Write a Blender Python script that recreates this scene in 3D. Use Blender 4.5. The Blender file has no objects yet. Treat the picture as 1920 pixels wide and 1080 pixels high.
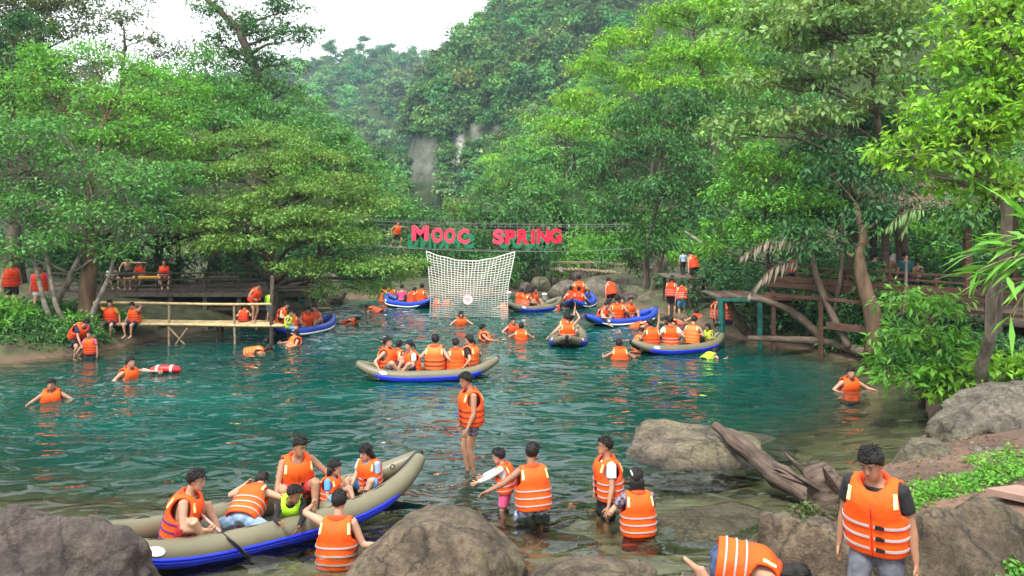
import bpy, bmesh, math, random
import numpy as np
from mathutils import Vector, Matrix, Quaternion

# ------------------------------------------------------------------ camera, sky, sun, exposure
F = 1400.0          # focal length in pixels of the 1920 wide photograph
H = 4.2             # eye height above the water
YH = 400.0          # horizon row
sc = bpy.context.scene
cam_d = bpy.data.cameras.new('camera')
cam = bpy.data.objects.new('camera', cam_d)
sc.collection.objects.link(cam)
cam.location = (0, 0, H)
cam.rotation_euler = (math.radians(90), 0, 0)
cam_d.sensor_width = 36.0
cam_d.lens = F / 1920.0 * 36.0
cam_d.shift_y = -(540 - YH) / 1920.0
cam_d.clip_start = 0.1
cam_d.clip_end = 5000
sc.camera = cam

SUN_EL, SUN_AZ = 58.0, 205.0     # azimuth: direction the light comes from, clockwise from +Y
world = bpy.data.worlds.new('World')
sc.world = world
world.use_nodes = True
wn, wl = world.node_tree.nodes, world.node_tree.links
wn.clear()
w_out = wn.new('ShaderNodeOutputWorld')
w_bg = wn.new('ShaderNodeBackground')
w_sky = wn.new('ShaderNodeTexSky')
w_sky.sky_type = 'NISHITA'
w_sky.sun_disc = False
w_sky.sun_elevation = math.radians(SUN_EL)
w_sky.sun_rotation = math.radians(SUN_AZ)
w_sky.air_density = 1.0
w_sky.dust_density = 4.0
w_mix = wn.new('ShaderNodeMix'); w_mix.data_type = 'RGBA'
w_mix.inputs[0].default_value = 0.88
w_tc = wn.new('ShaderNodeTexCoord')
w_no = wn.new('ShaderNodeTexNoise'); w_no.inputs['Scale'].default_value = 2.2; w_no.inputs['Detail'].default_value = 5
w_cr = wn.new('ShaderNodeValToRGB')
w_cr.color_ramp.elements[0].position = 0.3; w_cr.color_ramp.elements[0].color = (0.82, 0.86, 0.88, 1)
w_cr.color_ramp.elements[1].position = 0.7; w_cr.color_ramp.elements[1].color = (1, 1, 1, 1)
w_mul = wn.new('ShaderNodeVectorMath'); w_mul.operation = 'SCALE'; w_mul.inputs[3].default_value = 14.0
wl.new(w_tc.outputs['Generated'], w_no.inputs['Vector'])
wl.new(w_no.outputs['Fac'], w_cr.inputs['Fac'])
wl.new(w_cr.outputs['Color'], w_mul.inputs[0])
wl.new(w_sky.outputs['Color'], w_mix.inputs[6])
wl.new(w_mul.outputs[0], w_mix.inputs[7])          # cloud cover over the sky
wl.new(w_mix.outputs[2], w_bg.inputs['Color'])
w_bg.inputs['Strength'].default_value = 0.11
wl.new(w_bg.outputs['Background'], w_out.inputs['Surface'])

sun_d = bpy.data.lights.new('sun', 'SUN')
sun_d.energy = 3.2
sun_d.angle = math.radians(14)
sun_d.color = (1.0, 0.98, 0.93)
sun = bpy.data.objects.new('sun', sun_d)
sc.collection.objects.link(sun)
_az, _el = math.radians(SUN_AZ), math.radians(SUN_EL)
_sd = Vector((math.sin(_az) * math.cos(_el), math.cos(_az) * math.cos(_el), math.sin(_el)))
sun.rotation_euler = _sd.to_track_quat('Z', 'Y').to_euler()
sun.location = (0, -10, 60)

sc.view_settings.view_transform = 'Standard'
sc.view_settings.look = 'None'
sc.view_settings.gamma = 1
sc.view_settings.exposure = 0.72
sc.cycles.use_denoising = True
sc.cycles.max_bounces = 7
sc.cycles.diffuse_bounces = 2
sc.cycles.glossy_bounces = 3
sc.cycles.transmission_bounces = 4
sc.cycles.transparent_max_bounces = 8
sc.cycles.volume_bounces = 0
sc.cycles.caustics_reflective = False
sc.cycles.caustics_refractive = False

# ------------------------------------------------------------------ helpers
R = random.Random(7)
NR = np.random.default_rng(11)
COL = sc.collection

def W(px, py, d):
    """world point that lies d metres in front of the camera at a photo pixel"""
    return Vector(((px - 960.0) / F * d, d, H - (py - YH) / F * d))

def D(py, z=0.0):
    return F * (H - z) / (py - YH)

def G(px, py, z=0.0):
    return W(px, py, D(py, z))

def tag(o, label=None, cat=None, group=None, kind=None):
    if label: o['label'] = label
    if cat: o['category'] = cat
    if group: o['group'] = group
    if kind: o['kind'] = kind
    return o

def empty(name, loc=(0, 0, 0), rz=0.0, label=None, cat=None, group=None):
    o = bpy.data.objects.new(name, None)
    COL.objects.link(o)
    o.empty_display_size = 0.1
    o.location = loc
    o.rotation_euler = (0, 0, rz)
    return tag(o, label, cat, group)

def link_mesh(name, me, parent=None, mat=None):
    o = bpy.data.objects.new(name, me)
    COL.objects.link(o)
    if parent is not None: o.parent = parent
    if mat is not None and not me.materials: me.materials.append(mat)
    return o

def mesh_np(name, verts, faces, mat=None, smooth=False):
    """verts (N,3); faces (M,k) with constant k, or list of lists"""
    me = bpy.data.meshes.new(name)
    if isinstance(faces, np.ndarray):
        n, k = faces.shape
        me.vertices.add(len(verts)); me.vertices.foreach_set('co', np.asarray(verts, np.float32).ravel())
        me.loops.add(n * k); me.loops.foreach_set('vertex_index', faces.astype(np.int32).ravel())
        me.polygons.add(n)
        me.polygons.foreach_set('loop_start', np.arange(0, n * k, k, dtype=np.int32))
        me.update(calc_edges=True)
    else:
        me.from_pydata([tuple(v) for v in verts], [], [tuple(f) for f in faces])
        me.update()
    if smooth:
        me.polygons.foreach_set('use_smooth', np.ones(len(me.polygons), bool))
    if mat: me.materials.append(mat)
    return me

class MB:
    """collects boxes, tubes and lofts, builds ONE mesh object"""
    def __init__(s): s.v = []; s.f = []; s.n = 0
    def add(s, v, f):
        s.v.append(np.asarray(v, float).reshape(-1, 3)); s.f += [tuple(i + s.n for i in q) for q in f]; s.n += len(s.v[-1])
    def box(s, c, size, rot=None):
        h = np.array(size) / 2
        v = np.array([[x, y, z] for x in (-1, 1) for y in (-1, 1) for z in (-1, 1)], float) * h
        if rot is not None: v = v @ np.array(rot).T
        s.add(v + np.array(c), [(0, 1, 3, 2), (4, 6, 7, 5), (0, 4, 5, 1), (2, 3, 7, 6), (0, 2, 6, 4), (1, 5, 7, 3)])
    def beam(s, a, b, w, h, up=(0, 0, 1)):
        a, b = Vector(a), Vector(b); d = b - a; L = d.length; d.normalize()
        u = Vector(up); sd = d.cross(u)
        if sd.length < 1e-3: sd = d.cross(Vector((0, 1, 0)))
        sd.normalize(); u = sd.cross(d)
        s.box((a + b) / 2, (L, w, h), np.array([d, sd, u]).T)
    def tube(s, pts, rad, sides=6, cap=True, flat=1.0, twist=None):
        v, f = tube_vf(pts, rad, sides, cap, flat)
        s.add(v, f)
    def sphere(s, c, r, seg=10, rings=7):
        v, f = ball_vf(c, r, seg, rings); s.add(v, f)
    def mesh(s, name, mat=None, smooth=False):
        return mesh_np(name, np.concatenate(s.v) if s.v else np.zeros((0, 3)), s.f, mat, smooth)
    def build(s, name, mat=None, parent=None, smooth=False):
        return link_mesh(name, s.mesh(name, mat, smooth), parent)

def tube_vf(pts, rad, sides=6, cap=True, flat=1.0):
    P = np.array([tuple(p) for p in pts], float); n = len(P)
    rad = np.broadcast_to(np.asarray(rad, float), (n,)) if np.ndim(rad) <= 1 else rad
    T = np.gradient(P, axis=0); T /= np.linalg.norm(T, axis=1)[:, None] + 1e-9
    ref = np.array([0, 0, 1.0]) if abs(T[0, 2]) < 0.9 else np.array([0, 1.0, 0])
    u = np.cross(T[0], ref); u /= np.linalg.norm(u)
    ang = np.linspace(0, 2 * math.pi, sides, endpoint=False)
    vs = []
    for i in range(n):
        u = u - T[i] * np.dot(u, T[i]); u /= np.linalg.norm(u) + 1e-9
        w = np.cross(T[i], u)
        vs.append(P[i] + rad[i] * (np.cos(ang)[:, None] * u + flat * np.sin(ang)[:, None] * w))
    v = np.concatenate(vs); f = []
    for i in range(n - 1):
        for j in range(sides):
            a, b = i * sides + j, i * sides + (j + 1) % sides
            f.append((a, b, b + sides, a + sides))
    if cap:
        f.append(tuple(range(sides - 1, -1, -1))); f.append(tuple((n - 1) * sides + j for j in range(sides)))
    return v, f

def ball_vf(c, r, seg=10, rings=7):
    r = np.broadcast_to(np.asarray(r, float), (3,)); c = np.array(tuple(c), float)
    v = [c + r * np.array([0, 0, -1.0])]; f = []
    for i in range(1, rings):
        t = math.pi * i / rings
        for j in range(seg):
            a = 2 * math.pi * j / seg
            v.append(c + r * np.array([math.sin(t) * math.cos(a), math.sin(t) * math.sin(a), -math.cos(t)]))
    v.append(c + r * np.array([0, 0, 1.0])); L = len(v) - 1
    for j in range(seg):
        f.append((0, 1 + (j + 1) % seg, 1 + j))
        f.append((L, L - seg + j, L - seg + (j + 1) % seg))
    for i in range(rings - 2):
        for j in range(seg):
            a, b = 1 + i * seg + j, 1 + i * seg + (j + 1) % seg
            f.append((a, b, b + seg, a + seg))
    return np.array(v), f

def snoise(P, scale=1.0, octaves=4, seed=0, gain=0.5):
    """smooth pseudo noise (sum of rotated sines), about -1..1"""
    rs = np.random.default_rng(seed); P = np.asarray(P, float); out = np.zeros(P.shape[:-1]); amp, tot = 1.0, 0.0
    fr = scale
    for o in range(octaves):
        acc = 0
        for k in range(4):
            d = rs.normal(size=P.shape[-1]); d /= np.linalg.norm(d)
            d2 = rs.normal(size=P.shape[-1]); d2 /= np.linalg.norm(d2)
            acc = acc + np.sin(P @ d * fr * 2 + rs.uniform(0, 6.28) + 1.3 * np.sin(P @ d2 * fr * 1.3 + rs.uniform(0, 6.28)))
        out += amp * acc / 2.6; tot += amp; amp *= gain; fr *= 2.03
    return out / tot

# ------------------------------------------------------------------ materials
MAT = {}
def nt_new(name):
    m = bpy.data.materials.new(name); m.use_nodes = True
    nt = m.node_tree; nt.nodes.clear()
    out = nt.nodes.new('ShaderNodeOutputMaterial')
    return m, nt, out

def pbr(name, col, rough=0.6, var=0.15, scale=8.0, bump=0.0, bump_scale=40.0, col2=None, spec=0.4, metal=0.0, detail=4, stretch=None, coat=0.0):
    """principled material whose colour wanders between two tones, with fine relief"""
    if name in MAT: return MAT[name]
    m, nt, out = nt_new(name)
    N, L = nt.nodes, nt.links
    b = N.new('ShaderNodeBsdfPrincipled')
    tc = N.new('ShaderNodeTexCoord'); mp = N.new('ShaderNodeMapping')
    if stretch: mp.inputs['Scale'].default_value = stretch
    L.new(tc.outputs['Object'], mp.inputs['Vector'])
    no = N.new('ShaderNodeTexNoise'); no.inputs['Scale'].default_value = scale; no.inputs['Detail'].default_value = detail
    L.new(mp.outputs['Vector'], no.inputs['Vector'])
    rp = N.new('ShaderNodeValToRGB')
    c = np.array(col); c2 = np.array(col2) if col2 is not None else np.clip(c * (1 + var), 0, 1)
    c1 = c if col2 is not None else c * (1 - var)
    rp.color_ramp.elements[0].position = 0.33; rp.color_ramp.elements[0].color = (*c1, 1)
    rp.color_ramp.elements[1].position = 0.67; rp.color_ramp.elements[1].color = (*c2, 1)
    L.new(no.outputs['Fac'], rp.inputs['Fac']); L.new(rp.outputs['Color'], b.inputs['Base Color'])
    b.inputs['Roughness'].default_value = rough
    b.inputs['Specular IOR Level'].default_value = spec
    b.inputs['Metallic'].default_value = metal
    b.inputs['Coat Weight'].default_value = coat
    if bump:
        n2 = N.new('ShaderNodeTexNoise'); n2.inputs['Scale'].default_value = bump_scale; n2.inputs['Detail'].default_value = 5
        L.new(mp.outputs['Vector'], n2.inputs['Vector'])
        bp = N.new('ShaderNodeBump'); bp.inputs['Strength'].default_value = bump; bp.inputs['Distance'].default_value = 0.02
        L.new(n2.outputs['Fac'], bp.inputs['Height']); L.new(bp.outputs['Normal'], b.inputs['Normal'])
    L.new(b.outputs['BSDF'], out.inputs['Surface'])
    MAT[name] = m
    return m

def leaf_mat(name, col, trans=0.45, rough=0.5, spec=0.18):
    if name in MAT: return MAT[name]
    m, nt, out = nt_new(name); N, L = nt.nodes, nt.links
    at = N.new('ShaderNodeAttribute'); at.attribute_name = 'tint'
    mu = N.new('ShaderNodeMix'); mu.data_type = 'RGBA'; mu.blend_type = 'MULTIPLY'; mu.inputs[0].default_value = 1
    mu.inputs[6].default_value = (*col, 1); L.new(at.outputs['Color'], mu.inputs[7])
    b = N.new('ShaderNodeBsdfPrincipled'); b.inputs['Roughness'].default_value = rough; b.inputs['Specular IOR Level'].default_value = spec
    t = N.new('ShaderNodeBsdfTranslucent'); mx = N.new('ShaderNodeMixShader'); mx.inputs[0].default_value = trans
    yl = N.new('ShaderNodeMix'); yl.data_type = 'RGBA'; yl.blend_type = 'MULTIPLY'; yl.inputs[0].default_value = 1
    yl.inputs[7].default_value = (1.1, 1.12, 0.6, 1); L.new(mu.outputs[2], yl.inputs[6])
    L.new(mu.outputs[2], b.inputs['Base Color']); L.new(yl.outputs[2], t.inputs['Color'])
    L.new(b.outputs['BSDF'], mx.inputs[1]); L.new(t.outputs['BSDF'], mx.inputs[2]); L.new(mx.outputs[0], out.inputs['Surface'])
    MAT[name] = m
    return m

def rock_mat(name, c_dark, c_light, moss=(0.09, 0.10, 0.03), moss_amt=0.35, scale=1.2, rough=0.75):
    if name in MAT: return MAT[name]
    m, nt, out = nt_new(name); N, L = nt.nodes, nt.links
    b = N.new('ShaderNodeBsdfPrincipled'); b.inputs['Roughness'].default_value = rough
    tc = N.new('ShaderNodeTexCoord')
    n1 = N.new('ShaderNodeTexNoise'); n1.inputs['Scale'].default_value = scale * 2; n1.inputs['Detail'].default_value = 9; n1.inputs['Roughness'].default_value = 0.65
    n2 = N.new('ShaderNodeTexNoise'); n2.inputs['Scale'].default_value = scale * 1.1; n2.inputs['Detail'].default_value = 6
    n3 = N.new('ShaderNodeTexNoise'); n3.inputs['Scale'].default_value = scale * 14; n3.inputs['Detail'].default_value = 8; n3.inputs['Roughness'].default_value = 0.7
    vo = N.new('ShaderNodeTexVoronoi'); vo.feature = 'DISTANCE_TO_EDGE'; vo.inputs['Scale'].default_value = scale * 1.3
    wp = N.new('ShaderNodeVectorMath'); wp.operation = 'ADD'
    ws = N.new('ShaderNodeVectorMath'); ws.operation = 'SCALE'; ws.inputs[3].default_value = 0.6
    for n in (n1, n2, n3): L.new(tc.outputs['Object'], n.inputs['Vector'])
    L.new(n1.outputs['Color'], ws.inputs[0]); L.new(tc.outputs['Object'], wp.inputs[0]); L.new(ws.outputs[0], wp.inputs[1]); L.new(wp.outputs[0], vo.inputs['Vector'])
    r1 = N.new('ShaderNodeValToRGB'); r1.color_ramp.elements[0].position = 0.38; r1.color_ramp.elements[1].position = 0.64
    r1.color_ramp.elements[0].color = (*c_dark, 1); r1.color_ramp.elements[1].color = (*c_light, 1)
    L.new(n1.outputs['Fac'], r1.inputs['Fac'])
    r2 = N.new('ShaderNodeValToRGB'); r2.color_ramp.elements[0].position = 0.5; r2.color_ramp.elements[1].position = 0.68
    r2.color_ramp.elements[0].color = (0, 0, 0, 1); r2.color_ramp.elements[1].color = (moss_amt,) * 3 + (1,)
    L.new(n2.outputs['Fac'], r2.inputs['Fac'])
    m1 = N.new('ShaderNodeMix'); m1.data_type = 'RGBA'; m1.inputs[7].default_value = (*moss, 1)
    L.new(r2.outputs['Color'], m1.inputs[0]); L.new(r1.outputs['Color'], m1.inputs[6])
    g_ = N.new('ShaderNodeNewGeometry'); sz = N.new('ShaderNodeSeparateXYZ'); L.new(g_.outputs['Position'], sz.inputs[0])
    wz = N.new('ShaderNodeMath'); wz.operation = 'MULTIPLY_ADD'; wz.inputs[1].default_value = -0.22; L.new(n1.outputs['Fac'], wz.inputs[0]); L.new(sz.outputs['Z'], wz.inputs[2])
    wet = N.new('ShaderNodeMapRange'); wet.inputs[1].default_value = -0.06; wet.inputs[2].default_value = 0.05; wet.inputs[3].default_value = 0.42; wet.inputs[4].default_value = 1.0; L.new(wz.outputs[0], wet.inputs[0])
    wr = N.new('ShaderNodeMath'); wr.operation = 'MULTIPLY'; wr.inputs[1].default_value = rough; L.new(wet.outputs[0], wr.inputs[0]); L.new(wr.outputs[0], b.inputs['Roughness'])
    sp = N.new('ShaderNodeValToRGB'); sp.color_ramp.elements[0].position = 0.35; sp.color_ramp.elements[1].position = 0.65
    sp.color_ramp.elements[0].color = (0.45, 0.45, 0.45, 1); sp.color_ramp.elements[1].color = (1.15, 1.13, 1.1, 1)
    L.new(n3.outputs['Fac'], sp.inputs['Fac'])
    m2 = N.new('ShaderNodeMix'); m2.data_type = 'RGBA'; m2.blend_type = 'MULTIPLY'; m2.inputs[0].default_value = 1
    L.new(m1.outputs[2], m2.inputs[6]); L.new(sp.outputs['Color'], m2.inputs[7])
    m4 = N.new('ShaderNodeMix'); m4.data_type = 'RGBA'; m4.blend_type = 'MULTIPLY'; m4.inputs[0].default_value = 1; L.new(m2.outputs[2], m4.inputs[6]); L.new(wet.outputs[0], m4.inputs[7])
    ck = N.new('ShaderNodeMapRange'); ck.inputs[1].default_value = 0.0; ck.inputs[2].default_value = 0.035; ck.inputs[3].default_value = 0.4; ck.inputs[4].default_value = 1.0; L.new(vo.outputs['Distance'], ck.inputs[0])
    m5 = N.new('ShaderNodeMix'); m5.data_type = 'RGBA'; m5.blend_type = 'MULTIPLY'; m5.inputs[0].default_value = 1; L.new(m4.outputs[2], m5.inputs[6]); L.new(ck.outputs[0], m5.inputs[7]); L.new(m5.outputs[2], b.inputs['Base Color'])
    cr = N.new('ShaderNodeMath'); cr.operation = 'SMOOTH_MIN'; cr.inputs[1].default_value = 0.06; cr.inputs[2].default_value = 0.05
    L.new(vo.outputs['Distance'], cr.inputs[0])
    ad = N.new('ShaderNodeMath'); ad.operation = 'MULTIPLY_ADD'; ad.inputs[1].default_value = 1.2
    L.new(cr.outputs[0], ad.inputs[0]); L.new(n3.outputs['Fac'], ad.inputs[2])
    ad.inputs[1].default_value = 3.0
    bp = N.new('ShaderNodeBump'); bp.inputs['Strength'].default_value = 0.9; bp.inputs['Distance'].default_value = 0.07
    L.new(ad.outputs[0], bp.inputs['Height']); L.new(bp.outputs['Normal'], b.inputs['Normal'])
    L.new(b.outputs['BSDF'], out.inputs['Surface'])
    MAT[name] = m
    return m
# ------------------------------------------------------------------ ground, river bed, banks
# (photo pixel on the water line, slope of the bed below the edge that starts here)
SHORE_PX = [(-340, 690, .5), (0, 682, .5), (60, 675, .5), (170, 662, .6), (330, 628, .6), (500, 596, .7), (590, 574, .7), (660, 560, .6), (800, 553, .6), (960, 551, .5),
            (1090, 560, .5), (1180, 578, .6), (1262, 590, .7), (1330, 618, .7), (1400, 640, .6), (1500, 655, .5), (1640, 684, .35), (1700, 720, .3),
            (1735, 765, .28), (1750, 800, .22), (1690, 860, .2), (1560, 925, .2), (1430, 1010, .15), (1330, 1090, .15)]
SHORE = [(G(a, b).x, G(a, b).y) for a, b, s in SHORE_PX] + [(1.2, 8.0), (-2.5, 8.1), (-7, 8.6), (-13, 8.8), (-20, 11)]
SLOPE = [s for a, b, s in SHORE_PX] + [.15, .15, .15, .2, .4]

def shore_field(x, y):
    """signed distance to the shore (inside negative) and water depth"""
    P = np.stack([x, y], -1); n = len(SHORE)
    best = np.full(x.shape, 1e9); depth = np.full(x.shape, 1e9); inside = np.zeros(x.shape, bool)
    for i in range(n):
        a = np.array(SHORE[i]); b = np.array(SHORE[(i + 1) % n]); e = b - a
        t = np.clip(((P - a) @ e) / (e @ e), 0, 1)
        dd = np.linalg.norm(P - (a + t[..., None] * e), axis=-1)
        best = np.minimum(best, dd); depth = np.minimum(depth, dd * SLOPE[i])
        c = (a[1] > y) != (b[1] > y)
        xi = a[0] + (y - a[1]) / (b[1] - a[1] + 1e-12) * e[0]
        inside ^= c & (x < xi)
    return np.where(inside, -best, best), depth

def ground_z(x, y, rough=True):
    x = np.asarray(x, float); y = np.asarray(y, float)
    s, dep = shore_field(x, y)
    P = np.stack([x, y], -1)
    nz = snoise(P, 0.5, 4, 3) if rough else 0
    zin = -np.minimum(dep, 2.6) - 0.02 + 0.05 * nz * np.minimum(1, dep * 3)
    o = np.maximum(s, 0)
    z_front = 0.16 + 0.30 * o + 0.0 * o                              # camera bank
    z_left = 0.75 * (1 - np.exp(-o * 1.1)) + 0.05 * np.minimum(o, 60) + 0.35 * np.clip(-x - 26, 0, 60)
    z_right = 0.45 * (1 - np.exp(-o * 1.2)) + 0.09 * np.minimum(o, 40) + 0.35 * np.clip(x - 22, 0, 60)
    z_back = 0.35 * (1 - np.exp(-o * 1.0)) + 0.05 * np.minimum(o, 60)
    wr = np.clip((x - 5) / 3, 0, 1) * np.clip((y - 9) / 5, 0, 1)
    wf = np.clip((14 - y) / 5, 0, 1)
    wb = np.clip((y - 33) / 4, 0, 1) * np.clip((16 - np.abs(x - 2)) / 6, 0, 1)
    zo = z_left * (x < 0) + z_right * (x >= 0)
    zo = zo * (1 - wf) + np.minimum(z_front, 2.7) * wf
    zo = zo * (1 - wb) + z_back * wb
    # stream bed coming in from behind, between the boulders
    st = np.exp(-((x - (1.5 + 0.12 * (y - 37))) / 2.2) ** 2) * np.clip((y - 36) / 2, 0, 1) * np.clip((75 - y) / 10, 0, 1)
    zo = zo * (1 - st) + (-0.05 + 0.01 * (y - 36)) * st
    zo = zo + 0.10 * nz * np.minimum(1, o)
    return np.where(s < 0, zin, zo)

def gz(x, y):
    return float(ground_z(np.array([x]), np.array([y]))[0])

def grid_mesh(name, xs, ys, zf, mat):
    X, Y = np.meshgrid(xs, ys); Z = zf(X, Y)
    v = np.stack([X, Y, Z], -1).reshape(-1, 3); nx, ny = len(xs), len(ys)
    i = np.arange(nx - 1)[None, :] + np.arange(ny - 1)[:, None] * nx; i = i.ravel()
    f = np.stack([i, i + 1, i + nx + 1, i + nx], -1)
    return mesh_np(name, v, f, mat, True)

def ground_material():
    m, nt, out = nt_new('earth'); N, L = nt.nodes, nt.links
    b = N.new('ShaderNodeBsdfPrincipled'); b.inputs['Roughness'].default_value = 0.9
    g = N.new('ShaderNodeNewGeometry'); sx = N.new('ShaderNodeSeparateXYZ'); L.new(g.outputs['Position'], sx.inputs[0])
    n1 = N.new('ShaderNodeTexNoise'); n1.inputs['Scale'].default_value = 0.9; n1.inputs['Detail'].default_value = 8
    n2 = N.new('ShaderNodeTexNoise'); n2.inputs['Scale'].default_value = 14; n2.inputs['Detail'].default_value = 6
    vo = N.new('ShaderNodeTexVoronoi'); vo.inputs['Scale'].default_value = 2.2
    for n in (n1, n2, vo): L.new(g.outputs['Position'], n.inputs['Vector'])
    earth = N.new('ShaderNodeValToRGB'); e = earth.color_ramp.elements
    e[0].position = .35; e[0].color = (.075, .045, .030, 1); e[1].position = .65; e[1].color = (.17, .10, .068, 1)
    L.new(n1.outputs['Fac'], earth.inputs['Fac'])
    bed = N.new('ShaderNodeValToRGB'); e = bed.color_ramp.elements
    e[0].position = .1; e[0].color = (.045, .036, .018, 1); e[1].position = .8; e[1].color = (.15, .115, .055, 1)
    L.new(vo.outputs['Color'], bed.inputs['Fac'])
    mr = N.new('ShaderNodeMapRange'); mr.inputs[1].default_value = -0.1; mr.inputs[2].default_value = 0.08
    L.new(sx.outputs['Z'], mr.inputs[0])
    mx = N.new('ShaderNodeMix'); mx.data_type = 'RGBA'
    L.new(mr.outputs[0], mx.inputs[0]); L.new(bed.outputs['Color'], mx.inputs[6]); L.new(earth.outputs['Color'], mx.inputs[7])
    lit = N.new('ShaderNodeValToRGB'); e = lit.color_ramp.elements
    e[0].position = .35; e[0].color = (.035, .032, .014, 1); e[1].position = .65; e[1].color = (.075, .085, .03, 1)
    n4 = N.new('ShaderNodeTexNoise'); n4.inputs['Scale'].default_value = 2.5; n4.inputs['Detail'].default_value = 8; L.new(g.outputs['Position'], n4.inputs['Vector']); L.new(n4.outputs['Fac'], lit.inputs['Fac'])
    fy = N.new('ShaderNodeMapRange'); fy.inputs[1].default_value = 12.5; fy.inputs[2].default_value = 15; L.new(sx.outputs['Y'], fy.inputs[0])
    fz = N.new('ShaderNodeMapRange'); fz.inputs[1].default_value = 0.03; fz.inputs[2].default_value = 0.22; L.new(sx.outputs['Z'], fz.inputs[0])
    fm = N.new('ShaderNodeMath'); fm.operation = 'MULTIPLY'; L.new(fy.outputs[0], fm.inputs[0]); L.new(fz.outputs[0], fm.inputs[1])
    m3 = N.new('ShaderNodeMix'); m3.data_type = 'RGBA'; L.new(fm.outputs[0], m3.inputs[0]); L.new(mx.outputs[2], m3.inputs[6]); L.new(lit.outputs['Color'], m3.inputs[7])
    L.new(m3.outputs[2], b.inputs['Base Color'])
    bp = N.new('ShaderNodeBump'); bp.inputs['Strength'].default_value = .6; bp.inputs['Distance'].default_value = .05
    L.new(n2.outputs['Fac'], bp.inputs['Height']); L.new(bp.outputs['Normal'], b.inputs['Normal'])
    L.new(b.outputs['BSDF'], out.inputs['Surface'])
    return m

def warp(a, b, n, p=1.0):
    return np.linspace(a, b, n)
_xs = np.unique(np.concatenate([np.linspace(-500, -60, 18), np.linspace(-60, -24, 30), np.linspace(-24, 18, 150), np.linspace(18, 60, 34), np.linspace(60, 500, 18)]))
_ys = np.unique(np.concatenate([np.linspace(-40, 2, 14), np.linspace(2, 42, 150), np.linspace(42, 90, 40), np.linspace(90, 700, 24)]))
ground = link_mesh('ground', grid_mesh('ground', _xs, _ys, ground_z, ground_material()))
tag(ground, kind='structure')

# ------------------------------------------------------------------ water
def water_material():
    m, nt, out = nt_new('spring_water'); N, L = nt.nodes, nt.links
    at = N.new('ShaderNodeAttribute'); at.attribute_name = 'clarity'
    g = N.new('ShaderNodeNewGeometry')
    mp = N.new('ShaderNodeMapping'); mp.inputs['Scale'].default_value = (0.62, 1.25, 1); mp.inputs['Rotation'].default_value = (0, 0, 0.12)
    L.new(g.outputs['Position'], mp.inputs['Vector'])
    a = N.new('ShaderNodeTexNoise'); a.inputs['Scale'].default_value = 2.3; a.inputs['Detail'].default_value = 1.2; a.inputs['Distortion'].default_value = 0.7
    b2 = N.new('ShaderNodeTexNoise'); b2.inputs['Scale'].default_value = 7; b2.inputs['Detail'].default_value = 2
    L.new(mp.outputs['Vector'], a.inputs['Vector']); L.new(mp.outputs['Vector'], b2.inputs['Vector'])
    ma = N.new('ShaderNodeMath'); ma.operation = 'MULTIPLY_ADD'; ma.inputs[1].default_value = 0.09
    L.new(b2.outputs['Fac'], ma.inputs[0]); L.new(a.outputs['Fac'], ma.inputs[2])
    bp = N.new('ShaderNodeBump'); bp.inputs['Strength'].default_value = 1.0; bp.inputs['Distance'].default_value = 0.125
    pw = N.new('ShaderNodeMath'); pw.operation = 'POWER'; pw.inputs[1].default_value = 3.2; L.new(ma.outputs[0], pw.inputs[0]); L.new(pw.outputs[0], bp.inputs['Height'])
    ca = N.new('ShaderNodeAttribute'); ca.attribute_name = 'calm'
    mcalm = N.new('ShaderNodeMath'); mcalm.operation = 'MULTIPLY_ADD'; mcalm.inputs[1].default_value = -0.7; mcalm.inputs[2].default_value = 1.0
    L.new(ca.outputs['Fac'], mcalm.inputs[0]); L.new(mcalm.outputs[0], bp.inputs['Strength'])
    fr = N.new('ShaderNodeFresnel'); fr.inputs['IOR'].default_value = 1.33; L.new(bp.outputs['Normal'], fr.inputs['Normal'])
    gl = N.new('ShaderNodeBsdfGlossy'); gl.inputs['Roughness'].default_value = 0.0; L.new(bp.outputs['Normal'], gl.inputs['Normal'])
    gl.inputs['Color'].default_value = (1, 1, 1, 1)
    body = N.new('ShaderNodeBsdfDiffuse')
    big = N.new('ShaderNodeTexNoise'); big.inputs['Scale'].default_value = 0.22; big.inputs['Detail'].default_value = 3
    L.new(g.outputs['Position'], big.inputs['Vector'])
    cr = N.new('ShaderNodeValToRGB'); e = cr.color_ramp.elements
    e[0].position = .35; e[0].color = (.0, .028, .024, 1); e[1].position = .65; e[1].color = (.0, .068, .053, 1)
    L.new(big.outputs['Fac'], cr.inputs['Fac']); L.new(cr.outputs['Color'], body.inputs['Color'])
    tr = N.new('ShaderNodeBsdfTransparent'); tr.inputs['Color'].default_value = (.80, .90, .84, 1)
    mt = N.new('ShaderNodeMixShader'); L.new(at.outputs['Fac'], mt.inputs[0]); L.new(tr.outputs[0], mt.inputs[1]); L.new(body.outputs[0], mt.inputs[2])
    mx = N.new('ShaderNodeMixShader'); L.new(fr.outputs[0], mx.inputs[0]); L.new(mt.outputs[0], mx.inputs[1]); L.new(gl.outputs[0], mx.inputs[2])
    L.new(mx.outputs[0], out.inputs['Surface'])
    return m

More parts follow.
